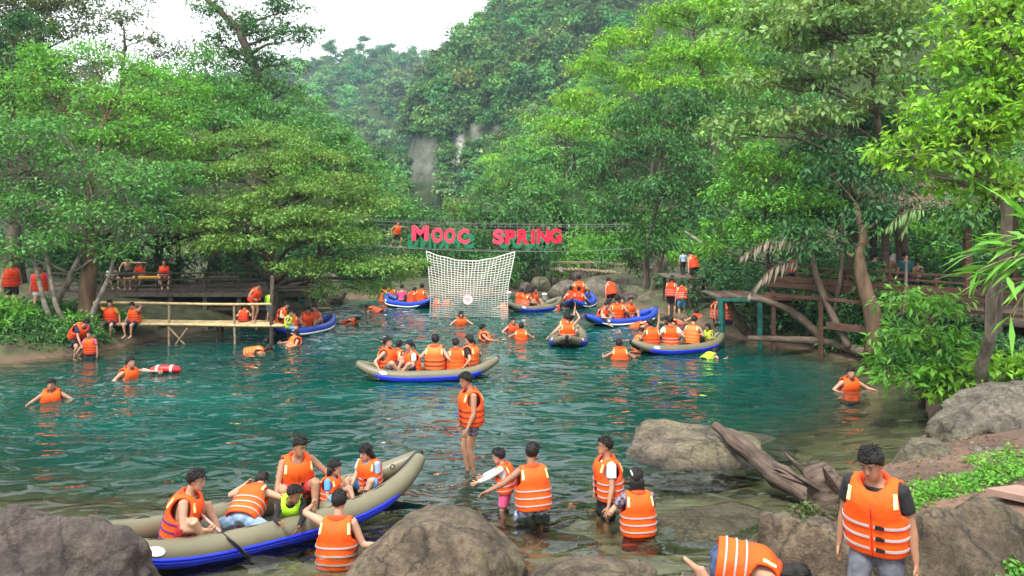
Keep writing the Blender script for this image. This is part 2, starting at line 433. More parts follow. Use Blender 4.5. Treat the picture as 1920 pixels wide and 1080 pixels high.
RIPPLES = []
def waves(x, y):
    P = np.stack([x, y], -1); z = np.zeros(x.shape); rs = np.random.default_rng(5)
    for k in range(26):
        lam = rs.uniform(0.35, 1.9); th = rs.normal(math.pi / 2 + 0.15, 0.55); A = 0.0036 * lam ** 0.9
        ph = rs.uniform(0, 6.28)
        z += A * np.sin(2 * math.pi / lam * (x * math.cos(th) + y * math.sin(th)) + ph + 1.2 * np.sin(0.35 * x + 0.5 * y + ph))
    for rx, ry, ra in RIPPLES:                            # rings round swimmers and boats
        m = (np.abs(x - rx) < 2.2) & (np.abs(y - ry) < 2.2); r = np.hypot(x[m] - rx, y[m] - ry)
        z[m] += ra * np.exp(-r / .7) * np.sin(2 * math.pi * (r / .26 + rx)) * np.clip(r / .25, 0, 1)
    calm = calmness(x, y)
    return z * (1 - 0.75 * calm)

def calmness(x, y):
    """sheltered water on both sides lies flatter"""
    r = np.exp(-((x - 8.5) / 3.2) ** 2 - ((y - 17) / 6) ** 2)
    l = np.exp(-((x + 12) / 3.5) ** 2 - ((y - 21) / 5) ** 2)
    return np.clip(r + 0.7 * l, 0, 1)

def make_water():
    ys = np.concatenate([np.arange(6.5, 14, 0.07), np.arange(14, 24, 0.10), np.arange(24, 40, 0.16), np.arange(40, 80, 2.0)])
    xs = np.concatenate([np.arange(-40, -16, 1.0), np.arange(-16, 12.5, 0.115)])
    X, Y = np.meshgrid(xs, ys); s, dep = shore_field(X, Y)
    Z = waves(X, Y)
    Z = Z * np.clip(-s / 0.8 + 0.3, 0.1, 1) + np.maximum(0, 0.011 * (Y - 36)) - 0.02 * (Y > 36)
    me = grid_mesh('water', xs, ys, lambda x, y: Z, water_material())
    depth = np.where(s < 0, dep, 0.05)
    cl = 1 - np.exp(-np.maximum(depth - 0.33, 0) * 2.8)
    cl = np.clip(cl, 0, 0.97)
    for nm, arr in (('clarity', cl), ('calm', calmness(X, Y))):
        at = me.attributes.new(nm, 'FLOAT', 'POINT'); at.data.foreach_set('value', arr.ravel().astype(np.float32))
    o = link_mesh('water', me); tag(o, kind='structure')

# ------------------------------------------------------------------ boulders
M_ROCK_BROWN = rock_mat('rock_brown', (.045, .033, .028), (.155, .12, .10), moss_amt=.12)
M_ROCK_TAN = rock_mat('rock_tan', (.065, .046, .027), (.23, .175, .115), moss_amt=.45)
M_ROCK_GREY = rock_mat('rock_grey', (.08, .066, .05), (.27, .23, .18), moss_amt=.35)
M_ROCK_PALE = rock_mat('rock_pale', (.085, .066, .042), (.28, .225, .15), moss_amt=.4)
M_ROCK_MOSSY = rock_mat('rock_mossy', (.08, .07, .04), (.22, .19, .12), moss=(.05, .07, .015), moss_amt=.8)
M_ROCK_WET = rock_mat('rock_wet', (.10, .085, .04), (.27, .235, .12), moss=(.10, .10, .02), moss_amt=.6, rough=.5)

def rock_mesh(name, rad, seed, mat, cuts=7, sub=4, rough=0.13, sharp=0.78):
    bm = bmesh.new(); bmesh.ops.create_icosphere(bm, subdivisions=sub, radius=1.0)
    v = np.array([tuple(p.co) for p in bm.verts]); rs = np.random.default_rng(seed)
    v = v * (1 + 0.22 * snoise(v, 0.9, 2, seed))[:, None]
    for k in range(cuts):
        n = rs.normal(size=3); n[2] = abs(n[2]) * 0.9 + 0.1 if k < cuts * 0.6 else n[2]; n /= np.linalg.norm(n)
        dl = rs.uniform(sharp - .1, sharp + .1); pr = v @ n; ex = np.maximum(pr - dl, 0)
        v = v - n * (ex * 0.88)[:, None]
    rg = lambda sc_, o, k: 1 - 2 * np.abs(snoise(v, sc_, o, seed + k))
    v = v * (1 + rough * (0.30 * snoise(v, 2.4, 3, seed + 9, .6) + .22 * rg(1.7, 2, 3) + .12 * rg(4.5, 3, 4) + .07 * rg(10, 2, 5)))[:, None]
    v = v * np.array(rad)
    for p, c in zip(bm.verts, v): p.co = c
    me = bpy.data.meshes.new(name); bm.to_mesh(me); bm.free()
    me.polygons.foreach_set('use_smooth', np.ones(len(me.polygons), bool)); me.materials.append(mat)
    return me

def boulder(loc, rad, seed, mat, label, rz=0.0, tilt=(0, 0), group=None, name='boulder', **k):
    o = link_mesh(name, rock_mesh(name, rad, seed, mat, **k))
    o.location = loc; o.rotation_euler = (tilt[0], tilt[1], rz)
    return tag(o, label, 'boulder', group)

# in front, along the camera's bank
boulder((-4.75, 7.5, .22), (1.72, .85, .98), 21, M_ROCK_BROWN, 'big brown boulder across the bottom left corner of the photo', rz=-.12, sub=6, rough=.42, sharp=.72)
boulder((-0.86, 8.50, .06), (1.06, .95, .74), 35, M_ROCK_TAN, 'rounded brown boulder at bottom centre, between the reaching swimmer and the waders', rz=.5, tilt=(.1, .15), sub=6, cuts=5, rough=.15, sharp=.86)
boulder((0.72, 8.35, -.02), (.78, .6, .30), 43, M_ROCK_TAN, 'low brown rock just right of the bottom centre boulder', rz=.2, sub=5, cuts=5, rough=.25)
boulder((2.88, 13.1, -.04), (1.12, .95, .45), 58, M_ROCK_PALE, 'pale flat boulder in the water behind the man with glasses', rz=-.2, tilt=(.1, 0), sub=5, rough=.32)
boulder((2.92, 10.35, -.27), (1.25, .80, .42), 66, M_ROCK_WET, 'yellowish rock just under the water beside the driftwood log', rz=.3, sub=5, rough=.06)
boulder((4.35, 13.9, -.12), (.95, .7, .22), 71, M_ROCK_MOSSY, 'dark sunken rock behind the driftwood log', sub=5, rough=.06)
boulder((2.98, 7.45, .42), (.66, .66, .86), 83, M_ROCK_TAN, 'brown boulder at the knees of the standing man, on his left in the picture', rz=.4, sub=5, rough=.36, sharp=.74)
boulder((4.20, 7.0, .62), (.80, .78, 1.02), 97, M_ROCK_TAN, 'large mossy boulder behind the standing man, beside the dirt path', rz=-.3, sub=5, rough=.38, sharp=.74)
boulder((9.25, 13.55, .42), (1.75, 1.1, .92), 104, M_ROCK_GREY, 'big grey brown boulder under the bush at the right edge', rz=.3, tilt=(0, -.15), sub=5, rough=.45, sharp=.7)
boulder((6.75, 12.2, .15), (.55, .5, .38), 112, M_ROCK_MOSSY, 'small round mossy boulder in front of the big right edge boulder', sub=5, cuts=3, rough=.05)
boulder((1.55, 7.3, .1), (.7, .55, .3), 121, M_ROCK_WET, 'flat wet rock under the bending person', sub=5)
# sunken stones in the clear shallows
for i, (px, py, r) in enumerate([(900, 905, .55), (870, 930, .42), (760, 905, .45), (960, 990, .5), (1080, 1010, .45), (1020, 940, .5), (1180, 1040, .5), (1250, 1000, .45), (1120, 930, .5),
                                 (840, 990, .4), (1330, 1010, .5), (1050, 880, .5), (1240, 890, .45), (980, 1060, .35), (1400, 920, .4), (600, 1040, .45)]):
    p = G(px, py, -.2)
    boulder((p.x, p.y, -.12 - r * .35 if i == 0 else -.25 - r * .35), (r, r * .9, r * .45), 200 + i, M_ROCK_WET, 'smooth sunken stone in the clear brown shallows', sub=3, cuts=2, rough=.04,
            group='sunken stones in the shallows', name='sunken_stone')['category'] = 'stone'
p = G(285, 695, -.1); boulder((p.x, p.y, -.22), (.9, .6, .2), 240, M_ROCK_WET, 'sunken pale stone in the water near the left bank', sub=4, cuts=2, name='sunken_stone')
# far side
boulder(W(618, 545, 35.5), (.85, .8, .85), 301, M_ROCK_GREY, 'pale boulder on the far left bank beyond the jumping platform', sub=5)
boulder(W(560, 560, 36), (.6, .6, .45), 302, M_ROCK_MOSSY, 'low dark boulder at the water beside the pale far left boulder', sub=4)
_far = [(1015, 535, .55, .55, 'mossy dark boulder at the foot of the far bridge, left of the others', M_ROCK_MOSSY), (1060, 545, .95, .55, 'broad tan boulder left of the blue boat seen end on', M_ROCK_GREY),
        (1122, 543, 1.2, .7, 'largest pale boulder of the far shore, behind the blue boat seen end on', M_ROCK_GREY), (1150, 553, .55, .5, 'round boulder right of the largest far boulder', M_ROCK_TAN),
        (1162, 537, .75, .5, 'tan boulder behind the round one on the far shore', M_ROCK_TAN), (1190, 552, .75, .5, 'mossy boulder left of the forked tree foot', M_ROCK_MOSSY),
        (1180, 563, .5, .42, 'dark split boulder at the far water edge beside the wader', M_ROCK_BROWN), (1208, 545, .5, .5, 'dark boulder against the forked tree foot', M_ROCK_MOSSY),
        (1215, 565, .9, .4, 'low mossy boulder under the forked tree', M_ROCK_MOSSY), (1085, 523, .7, .6, 'dark boulder under the far bamboo bridge', M_ROCK_BROWN),
        (1225, 500, .8, 1.1, 'tall grey boulder standing behind the forked tree', M_ROCK_GREY), (985, 545, .5, .4, 'small dark boulder left of the far rapids', M_ROCK_BROWN)]
for i, (px, py, r, h, lb, mt) in enumerate(_far):
    dd = D(py + h * 20) if py > 530 else 44
    boulder(W(px, py, dd), (r, r * .8, h), 320 + i, mt, lb, rz=i, sub=4, group='boulders of the far shore')
# ------------------------------------------------------------------ foliage
M_BARK = pbr('bark', (.055, .040, .028), .9, scale=3, bump=.8, bump_scale=18, col2=(.16, .125, .09), stretch=(3, 3, .6))
M_BARK_PALE = pbr('bark_pale', (.09, .075, .055), .85, scale=3, bump=.6, bump_scale=16, col2=(.27, .24, .19), stretch=(2, 2, .8))
M_BARK_BROWN = pbr('bark_brown', (.06, .038, .022), .9, scale=3, bump=.9, bump_scale=14, col2=(.165, .105, .062), stretch=(2, 2, .5))

LEAF = {
    'layer': leaf_mat('leaf_layered', (.165, .305, .070), .3),
    'mid': leaf_mat('leaf_mid', (.105, .275, .068), .3),
    'bright': leaf_mat('leaf_bright', (.145, .365, .055), .33),
    'yellow': leaf_mat('leaf_yellow', (.225, .46, .048), .36),
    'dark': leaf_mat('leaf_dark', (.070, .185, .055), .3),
    'olive': leaf_mat('leaf_olive', (.11, .155, .06), .35),
    'grey': leaf_mat('leaf_grey', (.175, .30, .095), .3),
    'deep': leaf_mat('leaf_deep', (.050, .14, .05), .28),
    'hill': leaf_mat('leaf_hill', (.12, .21, .07), .3),
    'dead': leaf_mat('leaf_dead', (.30, .25, .19), .25),
}

def leaves_vf(C, A, Nn, ln, wd, fold=0.18):
    """C centres of leaf base, A long axes, Nn normals -> folded diamond blades"""
    A = A / (np.linalg.norm(A, axis=1)[:, None] + 1e-9)
    S = np.cross(A, Nn); S /= np.linalg.norm(S, axis=1)[:, None] + 1e-9
    U = np.cross(S, A)
    ln = ln[:, None]; wd = wd[:, None]
    b = C; t = C + A * ln - U * ln * 0.12
    m = C + A * ln * 0.48
    l = m + S * wd * .5 + U * wd * fold; r = m - S * wd * .5 + U * wd * fold
    v = np.stack([b, r, t, l], 1).reshape(-1, 3)
    f = np.arange(len(C) * 4).reshape(-1, 4)
    return v, f

def clump_leaves(cc, cr, n_per, leaf, aspect, flat, droop, rs, updir=0.9, outward=0.0):
    """leaves of many clumps: cc (K,3) centres, cr (K,) radii"""
    K = len(cc); n = K * n_per; idx = np.repeat(np.arange(K), n_per)
    p = rs.normal(size=(n, 3)); p /= np.linalg.norm(p, axis=1)[:, None]; p *= rs.uniform(0.15, 1, n)[:, None] ** 0.5
    rad = cr[idx][:, None]
    pos = cc[idx] + p * rad * np.array([1, 1, flat])
    A = p * np.array([1, 1, .4]) + rs.normal(size=(n, 3)) * .45; A[:, 2] -= droop
    Nn = rs.normal(size=(n, 3)) * .55; Nn[:, 2] += updir; Nn += p * .35
    if outward: Nn += outward * pos / (np.linalg.norm(pos, axis=1)[:, None] + 1e-6)
    ln = leaf * rs.uniform(.5, 1.45, n); wd = ln * aspect * rs.uniform(.8, 1.2, n)
    ctint = rs.normal(1, .15, (K, 1)) * np.array([[1, 1, 1]]) + rs.normal(0, .06, (K, 3)) * np.array([[1.3, .3, .6]])
    t = ctint[idx] * rs.normal(1, .16, n)[:, None]
    yng = rs.random(n) < .05; t[yng] *= np.array([1.6, 1.4, .9])
    return pos, A, Nn, ln, wd, np.clip(t, .35, 2.2)

def set_tint(me, t, per=4):
    at = me.attributes.new('tint', 'FLOAT_COLOR', 'POINT')
    c = np.ones((len(t) * per, 4), np.float32); c[:, :3] = np.repeat(t, per, axis=0)
    at.data.foreach_set('color', c.ravel())

def lobes_to_clumps(lobes, density, rs, csize=.3, shell=.45):
    cc, cr = [], []
    for c, r in lobes:
        r = np.array(r); c = np.array(c)
        area = (r[0] * r[1] + r[0] * r[2] + r[1] * r[2]) / 3
        k = max(4, int(density * area))
        u = rs.normal(size=(k, 3)); u /= np.linalg.norm(u, axis=1)[:, None]
        u[:, 2] = np.where(u[:, 2] < -.35, -u[:, 2] * .6, u[:, 2])
        rr = shell + (1 - shell) * rs.random(k) ** .6
        cc.append(c + u * r * rr[:, None] * rs.uniform(.85, 1.12, (k, 1)))
        cr.append(csize * rs.uniform(.45, 1.5, k))
    return np.concatenate(cc), np.concatenate(cr)

def limb(a, b, sag, n, rs, wob=.08):
    a, b = np.array(a, float), np.array(b, float); L = np.linalg.norm(b - a)
    t = np.linspace(0, 1, n)[:, None]; w = np.cumsum(rs.normal(size=(n, 3)), 0) * wob * L / n; w -= t * w[-1]
    p = a + (b - a) * t + w; p[:, 2] += sag * L * (np.sin(t[:, 0] * math.pi)) * .5
    return p

def tree(name, label, base, lobes, leafkind, leaf=.12, aspect=.42, density=9, n_per=60, csize=.45, flat=.45, droop=.25,
         trunk=None, tr=.22, seed=0, bark=None, cat='tree', group=None, twigs=.35, shell=.45, fork=None, limb_r=.30, updir=.9, limbs=True):
    """tapered trunk, limbs to every lobe of the crown, twigs to the leaf clumps; lobes = [(centre, radii)]"""
    rs = np.random.default_rng(seed + 100); leaf *= 1.15; csize *= 1.25
    if flat > .38: flat = min(.9, flat * 1.35)
    base = np.array(tuple(base), float)
    root = empty(name, base, 0, label, cat, group)
    lobes = [(np.array(tuple(c), float) - base, r) for c, r in lobes]
    path = [np.zeros(3)] + [np.array(tuple(p), float) - base for p in (trunk or [])]
    mid = np.mean([c for c, r in lobes], 0); hi = max(c[2] for c, r in lobes)
    if not trunk: path.append(np.array([mid[0] * .5, mid[1] * .5, max(hi * .8, .5)]))
    P = [path[0]]
    for a, b in zip(path[:-1], path[1:]):
        P += list(limb(a, b, 0, 6, rs, .12))[1:]
    P = np.array(P); n = len(P)
    mb = MB(); q = np.linspace(0, 1, n)
    rad = tr * (1 - .78 * q); rad[0] *= 1.45; rad[1] *= 1.1
    mb.tube(P, rad, 8)
    cc, cr = lobes_to_clumps(lobes, density * .82, rs, csize, shell)
    if limbs:
        for c, r in lobes:
            dz = np.abs(P[:, 2] - (c[2] - .35 * np.linalg.norm(c[:2] - P[:, :2], axis=1))) + .3 * np.linalg.norm(P - c, axis=1)
            dz[: max(1, n // 4)] += 2
            i = int(np.argmin(dz)); r0 = max(rad[i] * .5, .02)
            lp = limb(P[i], c, .12, 7, rs, .16)
            mb.tube(lp, np.linspace(min(r0, limb_r * tr + .02), .012, 7), 5)
            near = np.where(np.linalg.norm((cc - c) / np.array(r), axis=1) < 1.15)[0]
            for j in near[: int(len(near) * twigs)]:
                k = rs.integers(3, 7)
                tp = limb(lp[k], cc[j], .1, 4, rs, .15); mb.tube(tp, np.linspace(.014, .004, 4) * (1 + tr), 3, cap=False)
    tk = mb.build('trunk', bark or M_BARK, root, smooth=True)
    pos, A, Nn, ln, wd, t = clump_leaves(cc, cr, n_per, leaf, aspect, flat, droop, rs, updir)
    v, f = leaves_vf(pos, A, Nn, ln, wd)
    me = mesh_np('crown', v, f, LEAF[leafkind]); set_tint(me, t)
    link_mesh('crown', me, root)
    return root

def LB(px, py, d, rx, rz=None, ry=None):
    return (W(px, py, d), (rx, ry or rx, rz or rx))

def base_at(px, d):
    x = (px - 960) / F * d
    return (x, d, gz(x, d) - .1)

# --- left bank
tree('layered_tree', 'wide tree with flat yellow green layers leaning over the water on the left', base_at(505, 28.5),
     [LB(430, 275, 28, 1.5, 0.60), LB(520, 265, 28, 1.6, 0.63), LB(600, 300, 27.5, 1.5, 0.57), LB(400, 330, 27.5, 1.5, 0.60), LB(500, 320, 27, 2.0, 0.60), LB(640, 345, 27, 1.5, 0.51),
      LB(560, 365, 26.5, 2.2, 0.54), LB(420, 390, 26, 1.7, 0.57), LB(700, 385, 27, 1.2, 0.48), LB(615, 408, 26, 1.8, 0.51), LB(500, 415, 25.6, 2.0, 0.54), LB(580, 450, 25.4, 1.8, 0.48),
      LB(665, 450, 26, 1.1, 0.45), LB(740, 500, 26, 1.3, 0.39), LB(660, 505, 25.6, 1.3, 0.39), LB(460, 460, 25, 1.4, 0.45), LB(395, 465, 24.6, 1.0, 0.42), LB(560, 505, 25.2, 1.0, 0.39),
      LB(690, 545, 26.3, .8, 0.36), LB(770, 515, 26.5, .7, 0.30), LB(610, 545, 26, .7, 0.38), LB(350, 300, 28, 1.2, 0.60), LB(380, 430, 25.5, 1.2, 0.45)],
     'layer', leaf=.11, aspect=.42, density=32, n_per=60, csize=.36, flat=.37, droop=.05, trunk=[W(505, 500, 28), W(515, 380, 28), W(500, 270, 28)], tr=.26, seed=1, updir=1.3, limb_r=.5, twigs=.4)
tree('branching_tree', 'pale stemmed leafy tree at the left bank edge beside the fern', base_at(95, 24.5),
     [LB(40, 300, 24, 1.7, 1.1), LB(150, 320, 24, 1.5, .9), LB(240, 350, 23.6, 1.5, .8), LB(90, 390, 23.5, 1.5, .8), LB(190, 410, 23.3, 1.6, .7), LB(20, 420, 23.5, 1.4, .8), LB(290, 420, 23.6, 1.2, .6),
      LB(110, 460, 23.2, 1.2, .5), LB(240, 470, 23.4, 1.0, .4), LB(-60, 350, 24, 1.6, 1.2), LB(310, 330, 24.5, 1.2, .7), LB(30, 480, 23.4, .9, .4), LB(-40, 250, 24.5, 1.6, 1.1), LB(120, 255, 24.5, 1.3, .7)],
     'mid', leaf=.125, density=16, n_per=56, csize=.42, flat=.42, droop=.2, trunk=[W(110, 560, 24.3), W(150, 480, 24), W(170, 380, 24)], tr=.15, seed=2, bark=M_BARK_PALE, limb_r=.6, twigs=.9)
tree('trunk_tree', 'thick straight trunk rising beside the bamboo rails on the left', base_at(165, 24.2),
     [LB(120, 210, 27, 1.7, 1.0), LB(215, 190, 27, 1.6, .9), LB(300, 215, 27.5, 1.6, .9), LB(250, 260, 26, 1.7, .8), LB(180, 275, 26, 1.4, .7), LB(340, 175, 29, 1.3, .9), LB(60, 170, 27, 1.6, 1.1), LB(320, 280, 26.5, 1.3, .6), LB(180, 120, 28, 1.4, .8), LB(270, 140, 28.5, 1.3, .8), LB(110, 110, 28, 1.2, .8)],
     'bright', leaf=.13, density=15, n_per=58, csize=.42, flat=.42, trunk=[W(170, 500, 24.3), W(165, 380, 24.8), W(190, 230, 26)], tr=.30, seed=3, bark=M_BARK_BROWN, twigs=.6)
tree('tall_tree', 'tall open crowned tree against the sky at the upper left', base_at(190, 38),
     [LB(80, 20, 38, 2.2, 1.2), LB(150, 5, 38, 1.9, 1.0), LB(220, -20, 38, 2.0, 1.0), LB(130, 70, 38, 1.7, .9), LB(60, 90, 37, 2.0, 1.4), LB(-10, 60, 37, 2.2, 1.6), LB(10, 140, 36, 2.0, 1.4), LB(100, 150, 36, 1.7, 1.0), LB(-20, 0, 37, 2.2, 1.6), LB(40, 40, 36.5, 1.8, 1.2)],
     'olive', leaf=.17, density=9, n_per=54, csize=.5, flat=.5, trunk=[W(160, 300, 38), W(75, 120, 38), W(70, 0, 38)], tr=.36, seed=4, twigs=.8)
tree('slender_tree', 'slender tree with a dark open crown on the sky, left of the vine clad tree', base_at(235, 42),
     [LB(225, 45, 42, 1.4, .7), LB(270, 75, 42, 1.3, .6), LB(215, 95, 42, 1.1, .5), LB(300, 105, 42, 1.1, .5), LB(255, 25, 42, .9, .5), LB(330, 95, 42.5, .7, .4), LB(200, 60, 42, .8, .4)],
     'olive', leaf=.17, density=11, n_per=46, csize=.48, flat=.45, trunk=[W(235, 300, 42), W(232, 100, 42), W(232, 50, 42)], tr=.2, seed=5, twigs=.8)
tree('vine_clad_tree', 'tall dark vine clad tree leaning left across the sky', base_at(470, 44),
     [LB(455, 60, 44, 1.7, 1.1), LB(420, 30, 44, 1.6, .9), LB(540, 20, 44, 1.7, .9), LB(545, 75, 44, 1.5, .8), LB(400, 85, 44, 1.4, .8), LB(490, 110, 44, 1.0, 1.3), LB(480, 180, 43.5, 1.2, 1.4), LB(475, 235, 43, 1.4, 1.2),
      LB(530, 120, 44, 1.2, .7), LB(500, -30, 44, 2.2, 1.0), LB(580, 60, 44.5, .7, .5), LB(440, 130, 43.5, 1.2, .9), LB(380, 20, 44, .9, .5), LB(510, 60, 43.8, 1.3, .9), LB(500, 160, 43.5, 1.4, 1.0), LB(440, 190, 43, 1.5, 1.0), LB(540, 170, 43.5, 1.2, .9), LB(420, 105, 44, 1.2, .8)],
     'dark', leaf=.18, density=10, n_per=54, csize=.5, flat=.5, trunk=[W(478, 250, 44), W(482, 135, 44), W(448, 55, 44), W(385, -5, 44), W(330, -40, 44)], tr=.42, seed=6, twigs=.8, limb_r=.35)
tree('leafy_tree', 'bushy green tree behind the layered tree, below the vine clad one', base_at(400, 36),
     [LB(370, 160, 36, 1.8, 1.1), LB(430, 185, 36, 1.7, 1.0), LB(350, 220, 35, 1.8, 1.0), LB(440, 240, 35, 1.7, .9), LB(300, 150, 36.5, 1.4, .9), LB(520, 225, 36.5, 1.5, .9), LB(570, 260, 37, 1.5, .9), LB(380, 115, 37, 1.3, .8), LB(320, 200, 36, 1.4, .9)],
     'mid', leaf=.17, density=12, n_per=56, csize=.5, flat=.45, tr=.28, seed=7, twigs=.6)
tree('leafy_tree', 'fine leaved green tree between the layered tree and the far ridge', base_at(620, 42),
     [LB(585, 240, 42, 1.6, 1.0), LB(632, 275, 42, 1.5, .9), LB(670, 318, 42, 1.5, .9), LB(630, 295, 41, 1.7, .9), LB(715, 345, 42, 1.3, .8), LB(570, 200, 43, 1.2, .9), LB(745, 400, 41, 1.2, .8), LB(690, 360, 40, 1.5, .9)],
     'mid', leaf=.19, density=11, n_per=54, csize=.5, flat=.45, tr=.25, seed=8)
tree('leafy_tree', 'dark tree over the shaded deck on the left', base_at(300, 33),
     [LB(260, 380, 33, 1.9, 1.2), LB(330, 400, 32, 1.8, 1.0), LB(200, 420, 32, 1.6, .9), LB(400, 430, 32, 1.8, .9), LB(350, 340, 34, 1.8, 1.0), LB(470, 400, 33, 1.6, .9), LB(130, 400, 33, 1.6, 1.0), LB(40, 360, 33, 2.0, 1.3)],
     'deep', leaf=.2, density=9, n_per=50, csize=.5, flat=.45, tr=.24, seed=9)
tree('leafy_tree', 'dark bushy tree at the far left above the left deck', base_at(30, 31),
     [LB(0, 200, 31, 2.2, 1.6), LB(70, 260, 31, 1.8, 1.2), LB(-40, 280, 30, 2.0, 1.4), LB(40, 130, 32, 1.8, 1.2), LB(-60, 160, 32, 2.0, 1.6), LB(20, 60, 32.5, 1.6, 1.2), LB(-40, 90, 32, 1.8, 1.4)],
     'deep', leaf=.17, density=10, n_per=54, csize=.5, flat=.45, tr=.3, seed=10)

# --- right bank
tree('hanging_tree', 'dense dark green tree with hanging foliage right of the sign, over the far boulders', base_at(1212, 36.5),
     [LB(1190, 230, 38, 1.7, 1.2), LB(1260, 200, 38, 1.8, 1.2), LB(1320, 230, 38, 1.6, 1.2), LB(1160, 300, 37.5, 1.6, 1.1), LB(1240, 280, 37, 1.9, 1.2), LB(1310, 310, 36.5, 1.7, 1.2), LB(1180, 370, 37, 1.7, 1.1),
      LB(1260, 360, 36.5, 1.8, 1.1), LB(1150, 420, 37.5, 1.2, 1.1), LB(1220, 430, 36.5, 1.5, 1.0), LB(1300, 400, 36, 1.6, 1.0), LB(1160, 480, 37.5, .9, .9), LB(1250, 465, 36, 1.2, .7), LB(1120, 340, 38.5, 1.2, 1.0), LB(1190, 500, 38, .7, .6), LB(1340, 360, 36, 1.4, 1.1)],
     'dark', leaf=.19, aspect=.36, density=14, n_per=56, csize=.5, flat=.7, droop=.75, trunk=[W(1212, 500, 36.4), W(1235, 380, 36.6), W(1245, 250, 37.5)], tr=.2, seed=11, updir=.5, twigs=.5)
tree('bright_tree', 'tall bright yellow green tree at the top right of centre', base_at(1350, 47),
     [LB(1110, 130, 48, 1.7, .9), LB(1170, 80, 48, 1.9, 1.0), LB(1240, 40, 48, 2.0, 1.1), LB(1310, 20, 47, 2.0, 1.2), LB(1380, 30, 46, 2.0, 1.2), LB(1190, 150, 47.5, 1.9, 1.0), LB(1270, 110, 47, 2.0, 1.1), LB(1350, 110, 46, 2.0, 1.1),
      LB(1090, 190, 47.5, 1.5, .7), LB(1150, 210, 47, 1.7, .8), LB(1230, 170, 46.5, 1.7, .9), LB(1040, 235, 47, 1.2, .5), LB(1100, 245, 46.5, 1.5, .6), LB(1300, 170, 46, 1.8, 1.0), LB(1400, 160, 45, 1.7, 1.0), LB(1440, 60, 45, 1.8, 1.1),
      LB(1250, -40, 48, 2.2, 1.0), LB(1380, -50, 47, 2.4, 1.0), LB(1480, 0, 46, 2.0, 1.1)],
     'yellow', leaf=.22, aspect=.4, density=11, n_per=56, csize=.55, flat=.5, droop=.4, trunk=[W(1350, 350, 47), W(1330, 200, 47), W(1300, 60, 47)], tr=.38, seed=12, twigs=.5)
tree('big_leaf_tree', 'spreading grey green tree with bare crooked branches above the right bank', base_at(1700, 24.5),
     [LB(1470, 90, 24, 1.4, .7), LB(1540, 60, 23.5, 1.5, .8), LB(1620, 50, 23, 1.5, .8), LB(1430, 160, 24, 1.2, .6), LB(1510, 150, 23.5, 1.3, .6), LB(1600, 130, 22.6, 1.4, .6), LB(1690, 90, 22.5, 1.4, .8), LB(1390, 230, 24.4, 1.1, .5),
      LB(1460, 235, 23.8, 1.1, .5), LB(1540, 220, 23, 1.2, .5), LB(1640, 200, 22.4, 1.1, .5), LB(1720, 170, 22.5, 1.0, .6), LB(1580, 0, 23.5, 1.6, .8), LB(1500, 20, 24, 1.4, .7), LB(1410, 60, 25, 1.3, .7), LB(1690, 10, 23, 1.5, .8), LB(1350, 250, 24.6, .8, .4)],
     'grey', leaf=.19, aspect=.48, density=13, n_per=40, csize=.42, flat=.4, droop=.3, trunk=[W(1680, 400, 24), W(1650, 250, 23.4), W(1640, 110, 23)], tr=.24, seed=13, twigs=.8, limb_r=.5)
tree('dark_vine_tree', 'dark vine covered trunk in the shade below the grey green tree', base_at(1600, 25.5),
     [LB(1600, 240, 26, 1.5, 1.5), LB(1650, 290, 25.6, 1.4, 1.4), LB(1570, 320, 26, 1.4, 1.2), LB(1630, 370, 25.5, 1.3, 1.0), LB(1690, 240, 26, 1.3, 1.4), LB(1520, 300, 26.5, 1.3, 1.0), LB(1720, 330, 26.5, 1.2, 1.0), LB(1560, 410, 26, 1.2, .8), LB(1500, 380, 26.5, 1.2, .9)],
     'deep', leaf=.24, aspect=.3, density=12, n_per=44, csize=.45, flat=.8, droop=.8, tr=.3, seed=14, twigs=.4, updir=.4)
tree('round_crown_tree', 'bright round crowned small tree at the water left of the dead palm fronds', base_at(1440, 25.5),
     [LB(1410, 310, 24.3, 1.0, .7), LB(1470, 330, 24, 1.2, .8), LB(1385, 370, 24.3, 1.0, .7), LB(1440, 390, 23.8, 1.2, .8), LB(1510, 380, 24.2, 1.0, .7), LB(1370, 430, 24.2, .8, .6), LB(1430, 450, 23.8, .9, .6), LB(1500, 440, 24, .8, .6), LB(1350, 470, 24.4, .6, .5)],
     'bright', leaf=.13, aspect=.38, density=24, n_per=60, csize=.34, flat=.5, droop=.35, tr=.13, seed=15, trunk=[W(1440, 500, 25.2), W(1440, 350, 24.4)])
tree('overhanging_tree', 'close bright leaved tree with mottled leaning trunk at the right edge', base_at(1850, 14.6),
     [LB(1870, 90, 12.6, .75, .45), LB(1800, 120, 12.6, .6, .4), LB(1900, 170, 12.3, .7, .45), LB(1830, 190, 12.4, .65, .4), LB(1760, 210, 12.6, .55, .35), LB(1870, 250, 12.2, .6, .35), LB(1800, 260, 12.4, .65, .35), LB(1720, 260, 12.7, .5, .28),
      LB(1660, 285, 12.9, .42, .22), LB(1760, 300, 12.5, .5, .25), LB(1840, 310, 12.2, .45, .25), LB(1900, 20, 12.6, .7, .5), LB(1820, 40, 12.8, .6, .4), LB(1950, 220, 12, .8, .5), LB(1700, 320, 12.8, .3, .18), LB(1950, 100, 12.2, .8, .6), LB(1780, 345, 12.6, .4, .2), LB(1840, 360, 12.6, .4, .2), LB(1900, 350, 12.3, .5, .3)],
     'yellow', leaf=.125, aspect=.42, density=70, n_per=26, csize=.21, flat=.5, droop=.35, trunk=[W(1888, 400, 12.5), W(1850, 300, 12.5), W(1872, 180, 12.5), W(1850, 40, 12.5)], tr=.105, seed=16, bark=M_BARK_PALE, twigs=.9, limb_r=.4)
